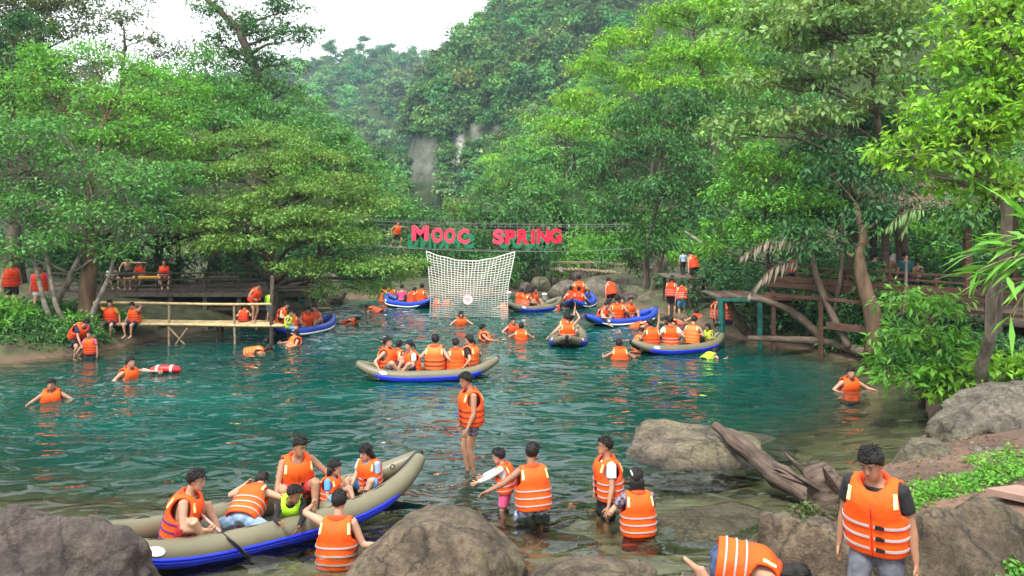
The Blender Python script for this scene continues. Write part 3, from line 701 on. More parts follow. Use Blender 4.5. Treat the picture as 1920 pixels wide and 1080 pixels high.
tree('thick_trunk_tree', 'leaning brown trunk standing in front of the long right deck', (W(1648, 660, 20.6)),
     [LB(1560, 330, 21.5, 1.0, .7), LB(1660, 350, 21.5, .9, .5), LB(1620, 410, 21.2, .9, .5), LB(1700, 400, 21.4, .8, .4), LB(1550, 460, 21.4, .8, .6), LB(1600, 290, 22, 1.0, .7), LB(1510, 430, 22, .8, .6)],
     'deep', leaf=.17, aspect=.34, density=22, n_per=44, csize=.36, flat=.6, droop=.5, trunk=[W(1632, 570, 20.6), W(1612, 470, 20.8), W(1604, 380, 21.2)], tr=.30, seed=17, bark=M_BARK_BROWN)
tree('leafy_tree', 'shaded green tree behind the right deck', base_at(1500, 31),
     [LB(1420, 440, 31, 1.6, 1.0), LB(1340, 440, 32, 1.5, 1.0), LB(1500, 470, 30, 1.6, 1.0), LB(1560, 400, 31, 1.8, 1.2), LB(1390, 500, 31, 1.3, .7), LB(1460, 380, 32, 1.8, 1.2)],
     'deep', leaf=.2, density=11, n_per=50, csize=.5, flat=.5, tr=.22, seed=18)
tree('leafy_tree', 'sunlit yellow green thicket behind the thatched pavilion', base_at(1800, 31),
     [LB(1700, 430, 30, 1.7, 1.2), LB(1780, 440, 30, 1.6, 1.2), LB(1860, 430, 30, 1.8, 1.4), LB(1640, 420, 31, 1.5, 1.2), LB(1740, 490, 29, 1.5, .8), LB(1850, 500, 29, 1.6, .9), LB(1940, 440, 30, 2, 1.5), LB(1760, 360, 32, 2, 1.3), LB(1880, 340, 32, 2.2, 1.4)],
     'bright', leaf=.2, density=9, n_per=50, csize=.5, flat=.5, tr=.22, seed=19)
tree('leafy_tree', 'green tree rising behind the right edge trees', base_at(1800, 40),
     [LB(1720, 60, 40, 2.0, 1.4), LB(1800, 20, 40, 2.2, 1.4), LB(1880, 60, 39, 2.4, 1.6), LB(1760, 150, 39, 2.2, 1.4), LB(1850, 180, 38, 2.3, 1.5), LB(1930, 140, 38, 2.2, 1.6), LB(1720, 250, 38, 2.0, 1.3), LB(1820, 280, 37, 2.2, 1.3), LB(1920, 290, 37, 2.2, 1.4), LB(1560, 40, 42, 2.0, 1.4), LB(1640, 100, 42, 2.0, 1.4), LB(1470, 100, 43, 2.0, 1.4), LB(1420, 200, 42, 2, 1.4)],
     'mid', leaf=.24, density=7, n_per=48, csize=.6, flat=.5, tr=.35, seed=20)
tree('leafy_tree', 'dark green leafy branches hanging in front of the thatched pavilion', base_at(1880, 18.5),
     [LB(1790, 400, 17.4, .8, .35), LB(1850, 390, 17.2, .8, .4), LB(1900, 410, 17, .8, .4), LB(1820, 430, 17.3, .6, .3), LB(1930, 350, 17, .9, .5), LB(1830, 340, 17.6, .8, .4)],
     'dark', leaf=.15, aspect=.4, density=24, n_per=40, csize=.32, flat=.6, droop=.4, tr=.14, seed=21)
# --- behind the sign
_mid = [(700, 52, 'olive bushy tree behind the tightrope walker', 'mid', [(700, 420, 2.0), (740, 400, 1.8), (680, 470, 1.6), (760, 450, 1.6), (650, 440, 1.8)]),
        (790, 50, 'dark bushy tree behind the first sign word', 'dark', [(750, 400, 1.8), (800, 415, 1.8), (800, 440, 2.0), (770, 500, 1.7), (725, 385, 1.6), (830, 470, 1.5)]),
        (850, 58, 'yellowish bamboo clump behind the gap between the sign words', 'layer', [(850, 405, 1.8), (845, 440, 1.8), (870, 460, 1.8), (855, 385, 1.2)]),
        (930, 46, 'dark dense tree behind the second sign word', 'dark', [(930, 420, 1.7), (970, 400, 1.7), (900, 400, 1.5), (960, 450, 1.7), (1010, 430, 1.6), (940, 480, 1.5), (990, 480, 1.4), (900, 450, 1.5)]),
        (1040, 56, 'mid green tree behind the right end of the sign', 'mid', [(1040, 400, 2.1), (1090, 420, 1.9), (1000, 370, 2.0), (1060, 350, 1.8), (1110, 380, 1.8), (1050, 460, 1.6)]),
        (1010, 42, 'dark creeper hung trunk above the far rapids', 'deep', [(1000, 470, .9), (1020, 490, .8), (990, 500, .8), (1030, 460, .8), (980, 455, .9)]),
        (1090, 64, 'sunlit light green trees beyond the far bridge', 'yellow', [(1080, 470, 2.2), (1120, 480, 2.0), (1060, 500, 1.5), (1150, 460, 2.0), (1180, 490, 1.8), (1260, 480, 2), (1320, 470, 2)]),
        (950, 70, 'round light green tree in the middle of the valley', 'mid', [(930, 330, 2.2), (980, 310, 2.3), (900, 360, 2.0), (1030, 340, 2.2), (960, 370, 2.2)]),
        (600, 46, 'dark undergrowth tree at the far left bank', 'deep', [(600, 470, 1.7), (560, 450, 1.7), (640, 500, 1.5), (690, 510, 1.4), (520, 490, 1.6), (740, 530, 1.1)])]
for i, (px, d, lb, lk, lo) in enumerate(_mid):
    tree('valley_tree', lb, base_at(px, d), [LB(a, b, d + R.uniform(-1.5, 1.5), r * .8, r * .62) for a, b, r in lo], lk, leaf=.25, density=9, n_per=48, csize=.6, flat=.55, droop=.35, tr=.28, seed=40 + i, group='trees behind the sign')
# ------------------------------------------------------------------ valley slopes, cliff, far ridge
def hill_material(name, veg1, veg2, rock1, rock2, rock_at=.5):
    m, nt, out = nt_new(name); N, L = nt.nodes, nt.links
    b = N.new('ShaderNodeBsdfPrincipled'); b.inputs['Roughness'].default_value = .95; b.inputs['Specular IOR Level'].default_value = .1
    g = N.new('ShaderNodeNewGeometry'); at = N.new('ShaderNodeAttribute'); at.attribute_name = 'rock'
    mp = N.new('ShaderNodeMapping'); mp.inputs['Scale'].default_value = (1, 1, .35); L.new(g.outputs['Position'], mp.inputs['Vector'])
    n1 = N.new('ShaderNodeTexNoise'); n1.inputs['Scale'].default_value = .25; n1.inputs['Detail'].default_value = 8
    n2 = N.new('ShaderNodeTexNoise'); n2.inputs['Scale'].default_value = .22; n2.inputs['Detail'].default_value = 9; n2.inputs['Roughness'].default_value = .7
    L.new(g.outputs['Position'], n1.inputs['Vector']); L.new(mp.outputs['Vector'], n2.inputs['Vector'])
    v = N.new('ShaderNodeValToRGB'); v.color_ramp.elements[0].position = .35; v.color_ramp.elements[1].position = .65
    v.color_ramp.elements[0].color = (*veg1, 1); v.color_ramp.elements[1].color = (*veg2, 1); L.new(n1.outputs['Fac'], v.inputs['Fac'])
    r = N.new('ShaderNodeValToRGB'); r.color_ramp.elements[0].position = .35; r.color_ramp.elements[1].position = .62
    r.color_ramp.elements[0].color = (*rock1, 1); r.color_ramp.elements[1].color = (*rock2, 1); L.new(n2.outputs['Fac'], r.inputs['Fac'])
    mx = N.new('ShaderNodeMix'); mx.data_type = 'RGBA'; L.new(at.outputs['Fac'], mx.inputs[0]); L.new(v.outputs['Color'], mx.inputs[6]); L.new(r.outputs['Color'], mx.inputs[7])
    L.new(mx.outputs[2], b.inputs['Base Color'])
    bp = N.new('ShaderNodeBump'); bp.inputs['Strength'].default_value = .8; bp.inputs['Distance'].default_value = 1.5
    L.new(n2.outputs['Fac'], bp.inputs['Height']); L.new(bp.outputs['Normal'], b.inputs['Normal'])
    L.new(b.outputs['BSDF'], out.inputs['Surface'])
    return m

def poly_at(pts, t):
    pts = np.array([tuple(p) for p in pts], float); s = np.linspace(0, 1, len(pts))
    return np.stack([np.interp(t, s, pts[:, k]) for k in range(3)], -1)

class Slope:
    """hillside between a foot line and a crest line (points in world space)"""
    def __init__(s, name, foot, crest, nu, nv, mat, seed, amp, bulge=.25, rock=None, back=60):
        s.foot, s.crest, s.bulge, s.seed, s.amp = foot, crest, bulge, seed, amp
        u, v = np.meshgrid(np.linspace(0, 1, nu), np.linspace(0, 1, nv))
        P = s.at(u.ravel(), v.ravel())
        i = (np.arange(nu - 1)[None, :] + np.arange(nv - 1)[:, None] * nu).ravel()
        f = np.stack([i, i + 1, i + nu + 1, i + nu], -1)
        last = P[-nu:]; n0 = len(P)                       # far side falls away behind the crest
        bk = last + np.array([0, back, 0]); bk[:, 2] = last[:, 2] * .3 - 5
        P2 = np.concatenate([P, bk]); j = np.arange(nu - 1)
        f = np.concatenate([f, np.stack([n0 - nu + j, n0 - nu + j + 1, n0 + j + 1, n0 + j], -1)])
        me = mesh_np(name, P2, f, mat, True)
        rk = np.zeros(len(P2), np.float32)
        if rock is not None: rk[:n0] = rock(P)
        at = me.attributes.new('rock', 'FLOAT', 'POINT'); at.data.foreach_set('value', rk)
        s.obj = tag(link_mesh(name, me), kind='structure')
    def at(s, u, v):
        A, B = poly_at(s.foot, u), poly_at(s.crest, u)
        w = v ** 1.0
        P = A + (B - A) * w[:, None]
        P[:, 2] += s.bulge * np.sin(v * math.pi) * (B - A)[:, 2]
        n = snoise(P, 2.2 / max(s.amp * 6, 1), 4, s.seed)
        P[:, 1] -= s.amp * n * np.sin(np.clip(v, .0, 1) * math.pi * .5 + .1)
        P[:, 2] += s.amp * .35 * snoise(P, 2.6 / max(s.amp * 5, 1), 3, s.seed + 5) * np.minimum(1, v * 4)
        return P

def px_of(P):
    return 960 + F * P[:, 0] / P[:, 1], YH - F * (P[:, 2] - H) / P[:, 1]

def proto_leaves(seed, n_lobes, clumps, n_per, leaf, tall=1.0, flat=.55):
    rs = np.random.default_rng(seed)
    lobes = []
    for k in range(n_lobes):
        a = rs.uniform(0, 6.28); q = rs.uniform(0, .62)
        lobes.append((np.array([q * math.cos(a), q * math.sin(a), rs.uniform(-.45, .55) * tall]), np.array([1, 1, .8]) * rs.uniform(.32, .5)))
    cc, cr = lobes_to_clumps(lobes, clumps, rs, .17, .6)
    return clump_leaves(cc, cr, n_per, leaf, .55, flat, .3, rs, .55, outward=1.0)

def scatter(sl, n, rs, keep=None, umin=0, umax=1, vmin=0.02, vmax=1.0):
    u = rs.uniform(umin, umax, n); v = rs.uniform(vmin, vmax, n); P = sl.at(u, v)
    if keep is not None:
        k = keep(P); P = P[k]
    return P

def forest(name, label, pts, rads, protos, mat, seed, cat='forest', tint=None, parts=True):
    """one mass of far tree crowns"""
    rs = np.random.default_rng(seed); V, Fc, T = [], [], []; n0 = 0
    for p, r in zip(pts, rads):
        pos, A, Nn, ln, wd, t = protos[rs.integers(len(protos))]
        a = rs.uniform(0, 6.28); ca, sa = math.cos(a), math.sin(a); Rm = np.array([[ca, -sa, 0], [sa, ca, 0], [0, 0, 1.0]])
        sq = np.array([1, 1, rs.uniform(.8, 1.35)])
        v, f = leaves_vf((pos * sq) @ Rm.T * r + p + np.array([0, 0, r * .55]), A @ Rm.T, Nn @ Rm.T, ln * r, wd * r)
        V.append(v); Fc.append(f + n0); n0 += len(v)
        hue = np.array([rs.normal(1, .25), rs.normal(1, .12), rs.normal(1, .15)]) * rs.normal(1, .28)
        T.append(np.clip(t * hue, .3, 2.6))
    me = mesh_np(name, np.concatenate(V), np.concatenate(Fc), mat); set_tint(me, np.concatenate(T))
    o = link_mesh(name, me)
    return tag(o, label, cat, kind='stuff')

_mh = hill_material('hill_green', (.018, .03, .012), (.05, .075, .025), (.13, .12, .11), (.48, .45, .41))
_mc = hill_material('cliff_rock', (.018, .03, .012), (.045, .065, .025), (.07, .068, .07), (.46, .43, .39))
def box_in(P, boxes):
    x, y = px_of(P); k = np.zeros(len(P))
    for x0, x1, y0, y1, wgt in boxes:
        q = np.clip(np.minimum(np.minimum((x - x0) / 8, (x1 - x) / 8), np.minimum((y - y0) / 10, (y1 - y) / 10)), 0, 1); k = np.maximum(k, q * wgt)
    return k
far_ridge = Slope('far_ridge', [W(-300, 398, 260), W(300, 398, 260), W(540, 398, 255), W(700, 398, 250), W(860, 398, 245), W(1000, 398, 245)],
                  [W(-300, 170, 430), W(200, 165, 430), W(480, 135, 430), W(600, 122, 425), W(700, 112, 430), W(800, 108, 440), W(1000, 60, 450)], 130, 50, _mh, 61, 8, .12)
CLIFF_ROCK = [(842, 874, 242, 352, .95), (750, 836, 255, 345, .24), (805, 830, 150, 235, .2), (905, 918, 120, 165, .3), (985, 1000, 90, 130, .3), (920, 940, 205, 245, .6), (955, 970, 135, 165, .6), (880, 905, 230, 300, .4)]
cliff_hill = Slope('cliff_hill', [W(742, 396, 172), W(760, 397, 168), W(850, 398, 162), W(950, 398, 155), W(1100, 398, 145), W(1400, 398, 140), W(1900, 398, 140)],
                   [W(748, 335, 205), W(805, 165, 212), W(845, 100, 215), W(935, 40, 220), W(1040, -30, 230), W(1300, -150, 240), W(1900, -120, 240)], 150, 70, _mc, 62, 6, .10, rock=lambda P: box_in(P, CLIFF_ROCK) )
right_slope = Slope('right_slope', [W(840, 395, 84), W(950, 398, 76), W(1100, 398, 68), W(1300, 398, 60), W(1600, 398, 56), W(2100, 398, 52)],
                    [W(850, 375, 135), W(930, 345, 130), W(1020, 280, 128), W(1120, 190, 126), W(1300, 60, 120), W(1600, 0, 110), W(2100, -60, 105)], 110, 50, _mh, 63, 2.5, .10)
left_slope = Slope('left_slope', [W(-250, 392, 46), W(150, 392, 52), W(450, 394, 62), W(650, 396, 74), W(790, 398, 90)],
                   [W(-250, 150, 95), W(100, 185, 98), W(350, 215, 104), W(600, 290, 112), W(780, 375, 125)], 90, 44, _mh, 64, 2.5, .10)

# far woods: crowns that read as one mass
_rs = np.random.default_rng(71)
_pf = [proto_leaves(500 + i, 7, 26, 14, .20) for i in range(5)]
_pm = [proto_leaves(520 + i, 8, 24, 14, .17) for i in range(5)]
LEAF['ridge'] = leaf_mat('leaf_ridge', (.12, .27, .085), .25)
LEAF['cliff'] = leaf_mat('leaf_cliff', (.10, .215, .055), .25)
_p = scatter(far_ridge, 520, _rs); _x, _y = px_of(_p); _p = _p[(_x > 380) & (_x < 880)]
forest('far_forest', 'hazy forest covering the far ridge on the skyline', _p, _rs.uniform(3.0, 6.5, len(_p)), _pf, LEAF['ridge'], 1)
_keep = lambda P: np.maximum.reduce([box_in(P + np.array([0, 0, q]), CLIFF_ROCK) for q in (0, 3, 6, 9)]) < .15
_p = scatter(cliff_hill, 1150, _rs, _keep, 0, .84); _x, _y = px_of(_p); _p = _p[(_x < 1190) & (_y > -70) & ((_x < 960) | (_y < 290))]
forest('cliff_forest', 'dark forest clinging to the steep cliff hill in the middle', _p, _rs.uniform(2.6, 6.0, len(_p)) * _rs.uniform(.75, 1.1, len(_p)), _pm, LEAF['cliff'], 2)
# emergent trees on the far skyline
for i, (px, py, h, lb) in enumerate([(618, 122, 14, 'pale bare stemmed tree alone on the far skyline, leftmost'), (658, 120, 9, 'small pointed tree on the far skyline'), (682, 112, 13, 'tallest tree of the far skyline with a leafy stem'),
                                     (728, 112, 11, 'broad crowned tree on the far skyline'), (765, 118, 8, 'thin tree on the far skyline nearest the cliff hill')]):
    b = W(px, py + 8, 405); c = b + Vector((0, 0, h * 1.0))
    tree('skyline_tree', lb, b, [(c + Vector((R.uniform(-2.6, 2.6), 0, R.uniform(-.55, .12) * h)), (1.9, 1.9, 1.2)) for k in range(8)], 'ridge', leaf=.75, density=6, n_per=22, csize=1.0, flat=.5, tr=.45, seed=80 + i, group='trees on the far skyline', twigs=0, limb_r=.3)
for i, (px, py, h, lb) in enumerate([(985, 18, 8, 'thin topped tree at the crest of the cliff hill, left of its neighbour'), (1012, 8, 9, 'tall tree at the top edge on the crest of the cliff hill'), (845, 112, 5, 'small tree on the left shoulder of the cliff hill')]):
    b = W(px, py + 30, 216); c = b + Vector((0, 0, h))
    tree('crest_tree', lb, b, [(c + Vector((R.uniform(-2, 2), 0, R.uniform(-2.5, .8))), (1.7, 1.7, 1.1)) for k in range(5)], 'cliff', leaf=.5, density=8, n_per=24, csize=.8, flat=.5, tr=.3, seed=90 + i, group='trees on the cliff crest', twigs=0, limb_r=.3)

def clear_of_cliff(p, r):
    """no crown of the near slopes grows in front of the bare rock faces"""
    x, y = px_of(np.array([p])); k = r * F / p[1]
    return not (x[0] + k > 752 and x[0] - k < 884 and y[0] - 2.6 * k < 350)
# single trees on the nearer slopes: shared crowns
def slope_tree_meshes(kind, seeds, clumps, n_per, leaf):
    out = []
    for s_ in seeds:
        pos, A, Nn, ln, wd, t = proto_leaves(s_, 8, clumps, n_per, leaf)
        v, f = leaves_vf(pos, A, Nn, ln, wd); me = mesh_np('crown', v, f, LEAF[kind]); set_tint(me, t)
        mb = MB(); rs = np.random.default_rng(s_)
        mb.tube(limb((0, 0, -2.2), (0, 0, .3), 0, 7, rs, .1), np.linspace(.075, .02, 7), 6)
        for k in range(6):
            a = rs.uniform(0, 6.28); mb.tube(limb((0, 0, rs.uniform(-.7, 0)), (.6 * math.cos(a), .6 * math.sin(a), rs.uniform(-.1, .6)), .1, 5, rs, .15), np.linspace(.03, .006, 5), 4)
        out.append((me, mb.mesh('trunk', M_BARK, True)))
    return out
_st = {k: slope_tree_meshes(k, range(600 + 10 * j, 603 + 10 * j), 52, 24, .092) for j, k in enumerate(('mid', 'bright', 'yellow', 'dark', 'hill'))}
def slope_tree(p, r, kind, rs, label, group, name):
    me, tk = _st[kind][rs.integers(3)]
    root = empty(name, (p[0], p[1], p[2]), rs.uniform(0, 6.28), label, 'tree', group)
    root.scale = (r, r, r * rs.uniform(.85, 1.25))
    for nm, m_ in (('trunk', tk), ('crown', me)):
        o = link_mesh(nm, m_, root); o.location = (0, 0, 1.25 if nm == 'crown' else 1.25)
_p = scatter(right_slope, 230, _rs); _x, _y = px_of(_p); _p = _p[(_x > 850) & (_x < 1560) & ~((_x < 900) & (_y < 400))]
for p in _p[:150]:
    _r = _rs.uniform(1.9, 3.6)
    if not clear_of_cliff(p, _r): continue
    slope_tree(p, _r, ('mid', 'bright', 'mid', 'hill', 'bright', 'yellow')[_rs.integers(6)], _rs, 'leafy tree in the forest climbing the right side of the valley', 'forest trees of the right slope', 'slope_tree')
_p = scatter(left_slope, 150, _rs); _x, _y = px_of(_p); _p = _p[(_x > -60) & (_x < 860) & (_x > -99)]
for p in _p[:100]:
    _r = _rs.uniform(1.9, 3.2)
    if not clear_of_cliff(p, _r): continue
    slope_tree(p, _r, ('mid', 'dark', 'mid', 'hill', 'bright')[_rs.integers(5)], _rs, 'leafy tree in the forest climbing the left side of the valley', 'forest trees of the left slope', 'slope_tree')

# ------------------------------------------------------------------ undergrowth on the banks
def undergrowth(name, label, spots, kind, seed, leaf=.16, n_per=40, cs=.4, aspect=.4, droop=.2):
    """spots: (x, y, radius, height, clumps)"""
    rs = np.random.default_rng(seed); cc, cr = [], []
    for x, y, r, h, k in spots:
        a = rs.uniform(0, 6.28, k); q = r * np.sqrt(rs.random(k)); X, Y = x + q * np.cos(a), y + q * np.sin(a)
        Z = ground_z(X, Y, False) + h * rs.random(k) ** .8 * (1 - .5 * (q / r) ** 2); cc.append(np.stack([X, Y, Z], -1)); cr.append(cs * rs.uniform(.6, 1.3, k))
    cc, cr = np.concatenate(cc), np.concatenate(cr)
    s, _ = shore_field(cc[:, 0], cc[:, 1]); ok = s > .15; cc, cr = cc[ok], cr[ok]
    pos, A, Nn, ln, wd, t = clump_leaves(cc, cr, n_per, leaf, aspect, .6, droop, rs, .8)
    v, f = leaves_vf(pos, A, Nn, ln, wd); me = mesh_np(name, v, f, LEAF[kind]); set_tint(me, t)
    return tag(link_mesh(name, me), label, 'undergrowth', kind='stuff')
def band(px0, px1, d0, d1, n, r, h, k, seed):
    rs = np.random.default_rng(seed); out = []
    for i in range(n):
        d = rs.uniform(d0, d1); x = (rs.uniform(px0, px1) - 960) / F * d; out.append((x, d, r * rs.uniform(.6, 1.3), h * rs.uniform(.5, 1.3), k))
    return out
undergrowth('undergrowth', 'low leafy growth along the left water edge', band(-120, 200, 21.6, 25.5, 30, .7, .4, 22, 6), 'dark', 26, .14, 30, .26)
undergrowth('undergrowth', 'creepers along the right water edge below the decks', band(1640, 1900, 16.5, 20, 22, .7, .7, 26, 7), 'deep', 27, .14, 30, .26)
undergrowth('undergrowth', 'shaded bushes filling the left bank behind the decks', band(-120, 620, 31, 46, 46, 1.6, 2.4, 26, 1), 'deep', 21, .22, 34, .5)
undergrowth('undergrowth', 'dark bushes behind the sign along the far bank', band(560, 1010, 40, 52, 30, 1.6, 2.8, 28, 2), 'dark', 22, .24, 34, .55)
undergrowth('undergrowth', 'green bushes beyond the far bridge', band(1010, 1350, 47, 62, 26, 1.8, 2.6, 24, 3), 'bright', 23, .28, 30, .6)
undergrowth('undergrowth', 'shaded bushes under the right bank trees', band(1290, 1960, 24, 36, 46, 1.5, 2.2, 26, 4), 'deep', 24, .2, 34, .45)
undergrowth('undergrowth', 'leafy growth before the posts of the long right deck', band(1560, 1760, 19.2, 21.5, 16, .7, 1.5, 28, 8), 'dark', 28, .14, 34, .28)
undergrowth('undergrowth', 'bushy growth hanging over the water below the right bank trees', band(1440, 1640, 20.8, 23.5, 14, .8, 1.9, 30, 5), 'dark', 25, .15, 40, .3)
# ------------------------------------------------------------------ people
M_SKIN = [pbr('skin_light', (.46, .255, .165), .5, .10, 14, .08, 90), pbr('skin_tan', (.36, .185, .11), .5, .10, 14, .08, 90), pbr('skin_brown', (.27, .13, .075), .5, .10, 14, .08, 90)]
M_HAIR = pbr('hair_black', (.006, .005, .0045), .5, .5, 30, .8, 120, stretch=(1, 1, .25))
def cloth(name, c, **k): return pbr(name, c, .85, .14, 10, .35, 60, **k)
M_ORANGE = pbr('vest_orange', (.95, .095, .002), .72, .16, 4, .75, 13)
M_ORANGE2 = pbr('vest_orange_red', (.88, .058, .004), .72, .16, 4, .75, 13)
M_GREENV = pbr('vest_neon', (.40, .80, .02), .6, .08, 7, .30, 26)
M_PIPE = pbr('vest_piping', (.55, .02, .012), .7)
M_PIPE_D = pbr('vest_piping_green', (.10, .22, .02), .7)
M_STRAP_W = pbr('strap_white', (.42, .36, .37), .6)
M_STRAP_D = pbr('strap_dark', (.20, .02, .03), .7)
M_STRAP_P = pbr('strap_purple', (.07, .02, .20), .7)
M_PATCH = pbr('patch_reflective', (.88, .72, .34), .35)
M_STRAP_O = pbr('strap_orange', (.62, .10, .02), .7)
M_BUCKLE = pbr('buckle', (.015, .015, .018), .4)
CL = {'black': cloth('cloth_black', (.014, .014, .017)), 'navy': cloth('cloth_navy', (.018, .022, .055)), 'white': cloth('cloth_white', (.70, .69, .67)), 'jeans': pbr('cloth_jeans', (.045, .05, .065), .9, scale=9, col2=(.15, .16, .19), bump=.3),
      'denim': pbr('cloth_denim', (.17, .28, .44), .9, scale=12, col2=(.36, .47, .60), bump=.3), 'floral': pbr('cloth_floral', (.012, .05, .34), .85, scale=16, col2=(.68, .71, .76), detail=1), 'red': cloth('cloth_red', (.42, .02, .025)),
      'blue': cloth('cloth_blue', (.10, .30, .62)), 'pattern': pbr('cloth_pattern', (.012, .010, .02), .85, scale=22, col2=(.28, .22, .27), detail=2), 'grey': cloth('cloth_grey', (.10, .10, .11)), 'pink': cloth('cloth_pink', (.75, .10, .25)),
      'yellow': cloth('cloth_yellow', (.60, .30, .03)), 'teal': cloth('cloth_teal', (.008, .115, .135)), 'paleblue': cloth('cloth_pale_blue', (.32, .44, .62)), 'dkdenim': pbr('cloth_dark_denim', (.018, .035, .09), .9, scale=12, col2=(.06, .09, .18), bump=.3)}

def rotx(a): c, s = math.cos(a), math.sin(a); return np.array([[1, 0, 0], [0, c, -s], [0, s, c]])
def roty(a): c, s = math.cos(a), math.sin(a); return np.array([[c, 0, s], [0, 1, 0], [-s, 0, c]])
def rotz(a): c, s = math.cos(a), math.sin(a); return np.array([[c, -s, 0], [s, c, 0], [0, 0, 1]])
rad = math.radians

def loft(rings, sides=14):
    """rings: (centre, x axis, y axis, rx, ry)"""
    a = np.linspace(0, 2 * math.pi, sides, endpoint=False); v = []; f = []
    for c, X, Y, rx, ry in rings:
        v.append(np.array(c) + np.cos(a)[:, None] * np.array(X) * rx + np.sin(a)[:, None] * np.array(Y) * ry)
    n = len(rings)
    for i in range(n - 1):
        for j in range(sides):
            p, q = i * sides + j, i * sides + (j + 1) % sides; f.append((p, q, q + sides, p + sides))
    f.append(tuple(range(sides - 1, -1, -1))); f.append(tuple((n - 1) * sides + j for j in range(sides)))
    return np.concatenate(v), f

def ik(a, t, l1, l2, pole):
    a, t, pole = np.array(a, float), np.array(t, float), np.array(pole, float)
    d = t - a; L = np.linalg.norm(d)
    mx = (l1 + l2) * .995
    if L > mx: t = a + d / L * mx; d = t - a; L = mx
    if L < .12: t = a + d / (L + 1e-6) * .12; d = t - a; L = .12
    u = d / L; q = (l1 * l1 - l2 * l2 + L * L) / (2 * L); h = math.sqrt(max(l1 * l1 - q * q, 0))
    p = pole - u * np.dot(pole, u); p /= np.linalg.norm(p) + 1e-9
    return a + u * q + p * h, t

def skeleton(p):
    g = p.get; J = {}
    lean, side, tw = rad(g('lean', 5)), rad(g('side', 0)), rad(g('twist', 0))
    C = np.array([g('ox', 0), g('oy', 0), g('pz', .92)], float)
    Rp = rotz(rad(g('pyaw', 0))) @ rotx(lean * g('pelvis_follow', .45))
    Rt = rotz(tw) @ roty(side) @ rotx(lean)
    J['C'], J['Rp'], J['Rt'] = C, Rp, Rt
    J['N'] = C + Rt @ np.array([0, 0, .50])
    hp, hy = g('head', (0, 0)); hr = g('hroll', 0)
    Rh = rotz(tw + rad(hy)) @ roty(side * .5 + rad(hr)) @ rotx(lean * g('neck_follow', .5) + rad(hp))
    J['Rh'] = Rh; nk = Rt @ np.array([0, -.01, .05]) + Rh @ np.array([0, -.025, .125]); J['Hd'] = J['N'] + nk
    for s, k in ((1, 'l'), (-1, 'r')):
        sh = C + Rt @ np.array([s * .180, 0, .445]); hip = C + Rp @ np.array([s * .088, 0, -.02])
        tgt = g(k + 'a'); J[k + 'sh'], J[k + 'hip'] = sh, hip
        tgt = sh + Rt @ np.array([s * .10, -.06, -.52]) if tgt is None else np.array(tgt, float)
        pole = g(k + 'ap') or (s * .5, .8, -.4)
        J[k + 'el'], J[k + 'wr'] = ik(sh, tgt, .285, .25, pole)
        ft = g(k + 'f'); ft = hip + np.array([s * .03, 0, -.84]) if ft is None else np.array(ft, float)
        J[k + 'kn'], J[k + 'an'] = ik(hip, ft, .43, .42, g(k + 'lp') or (s * .25, -1, .15))
        td = g(k + 't'); J[k + 'toe'] = np.array(td if td else (s * .12, -1, -.12), float)
        J[k + 'hd'] = g(k + 'h')
    return J

TORSO = [(-.10, .055, .06, 0), (-.06, .125, .095, .005), (.0, .160, .112, .01), (.08, .150, .105, 0), (.17, .138, .098, -.005), (.28, .158, .108, -.006), (.37, .172, .108, 0), (.43, .168, .092, .006), (.47, .130, .075, .01), (.50, .068, .062, .008)]
HEAD = [(-.118, .022, .028, -.062), (-.105, .042, .045, -.050), (-.075, .056, .066, -.030), (-.03, .067, .086, -.008), (.02, .073, .095, .004), (.06, .074, .097, .008), (.09, .064, .084, .010), (.112, .040, .054, .012), (.12, .012, .018, .012)]

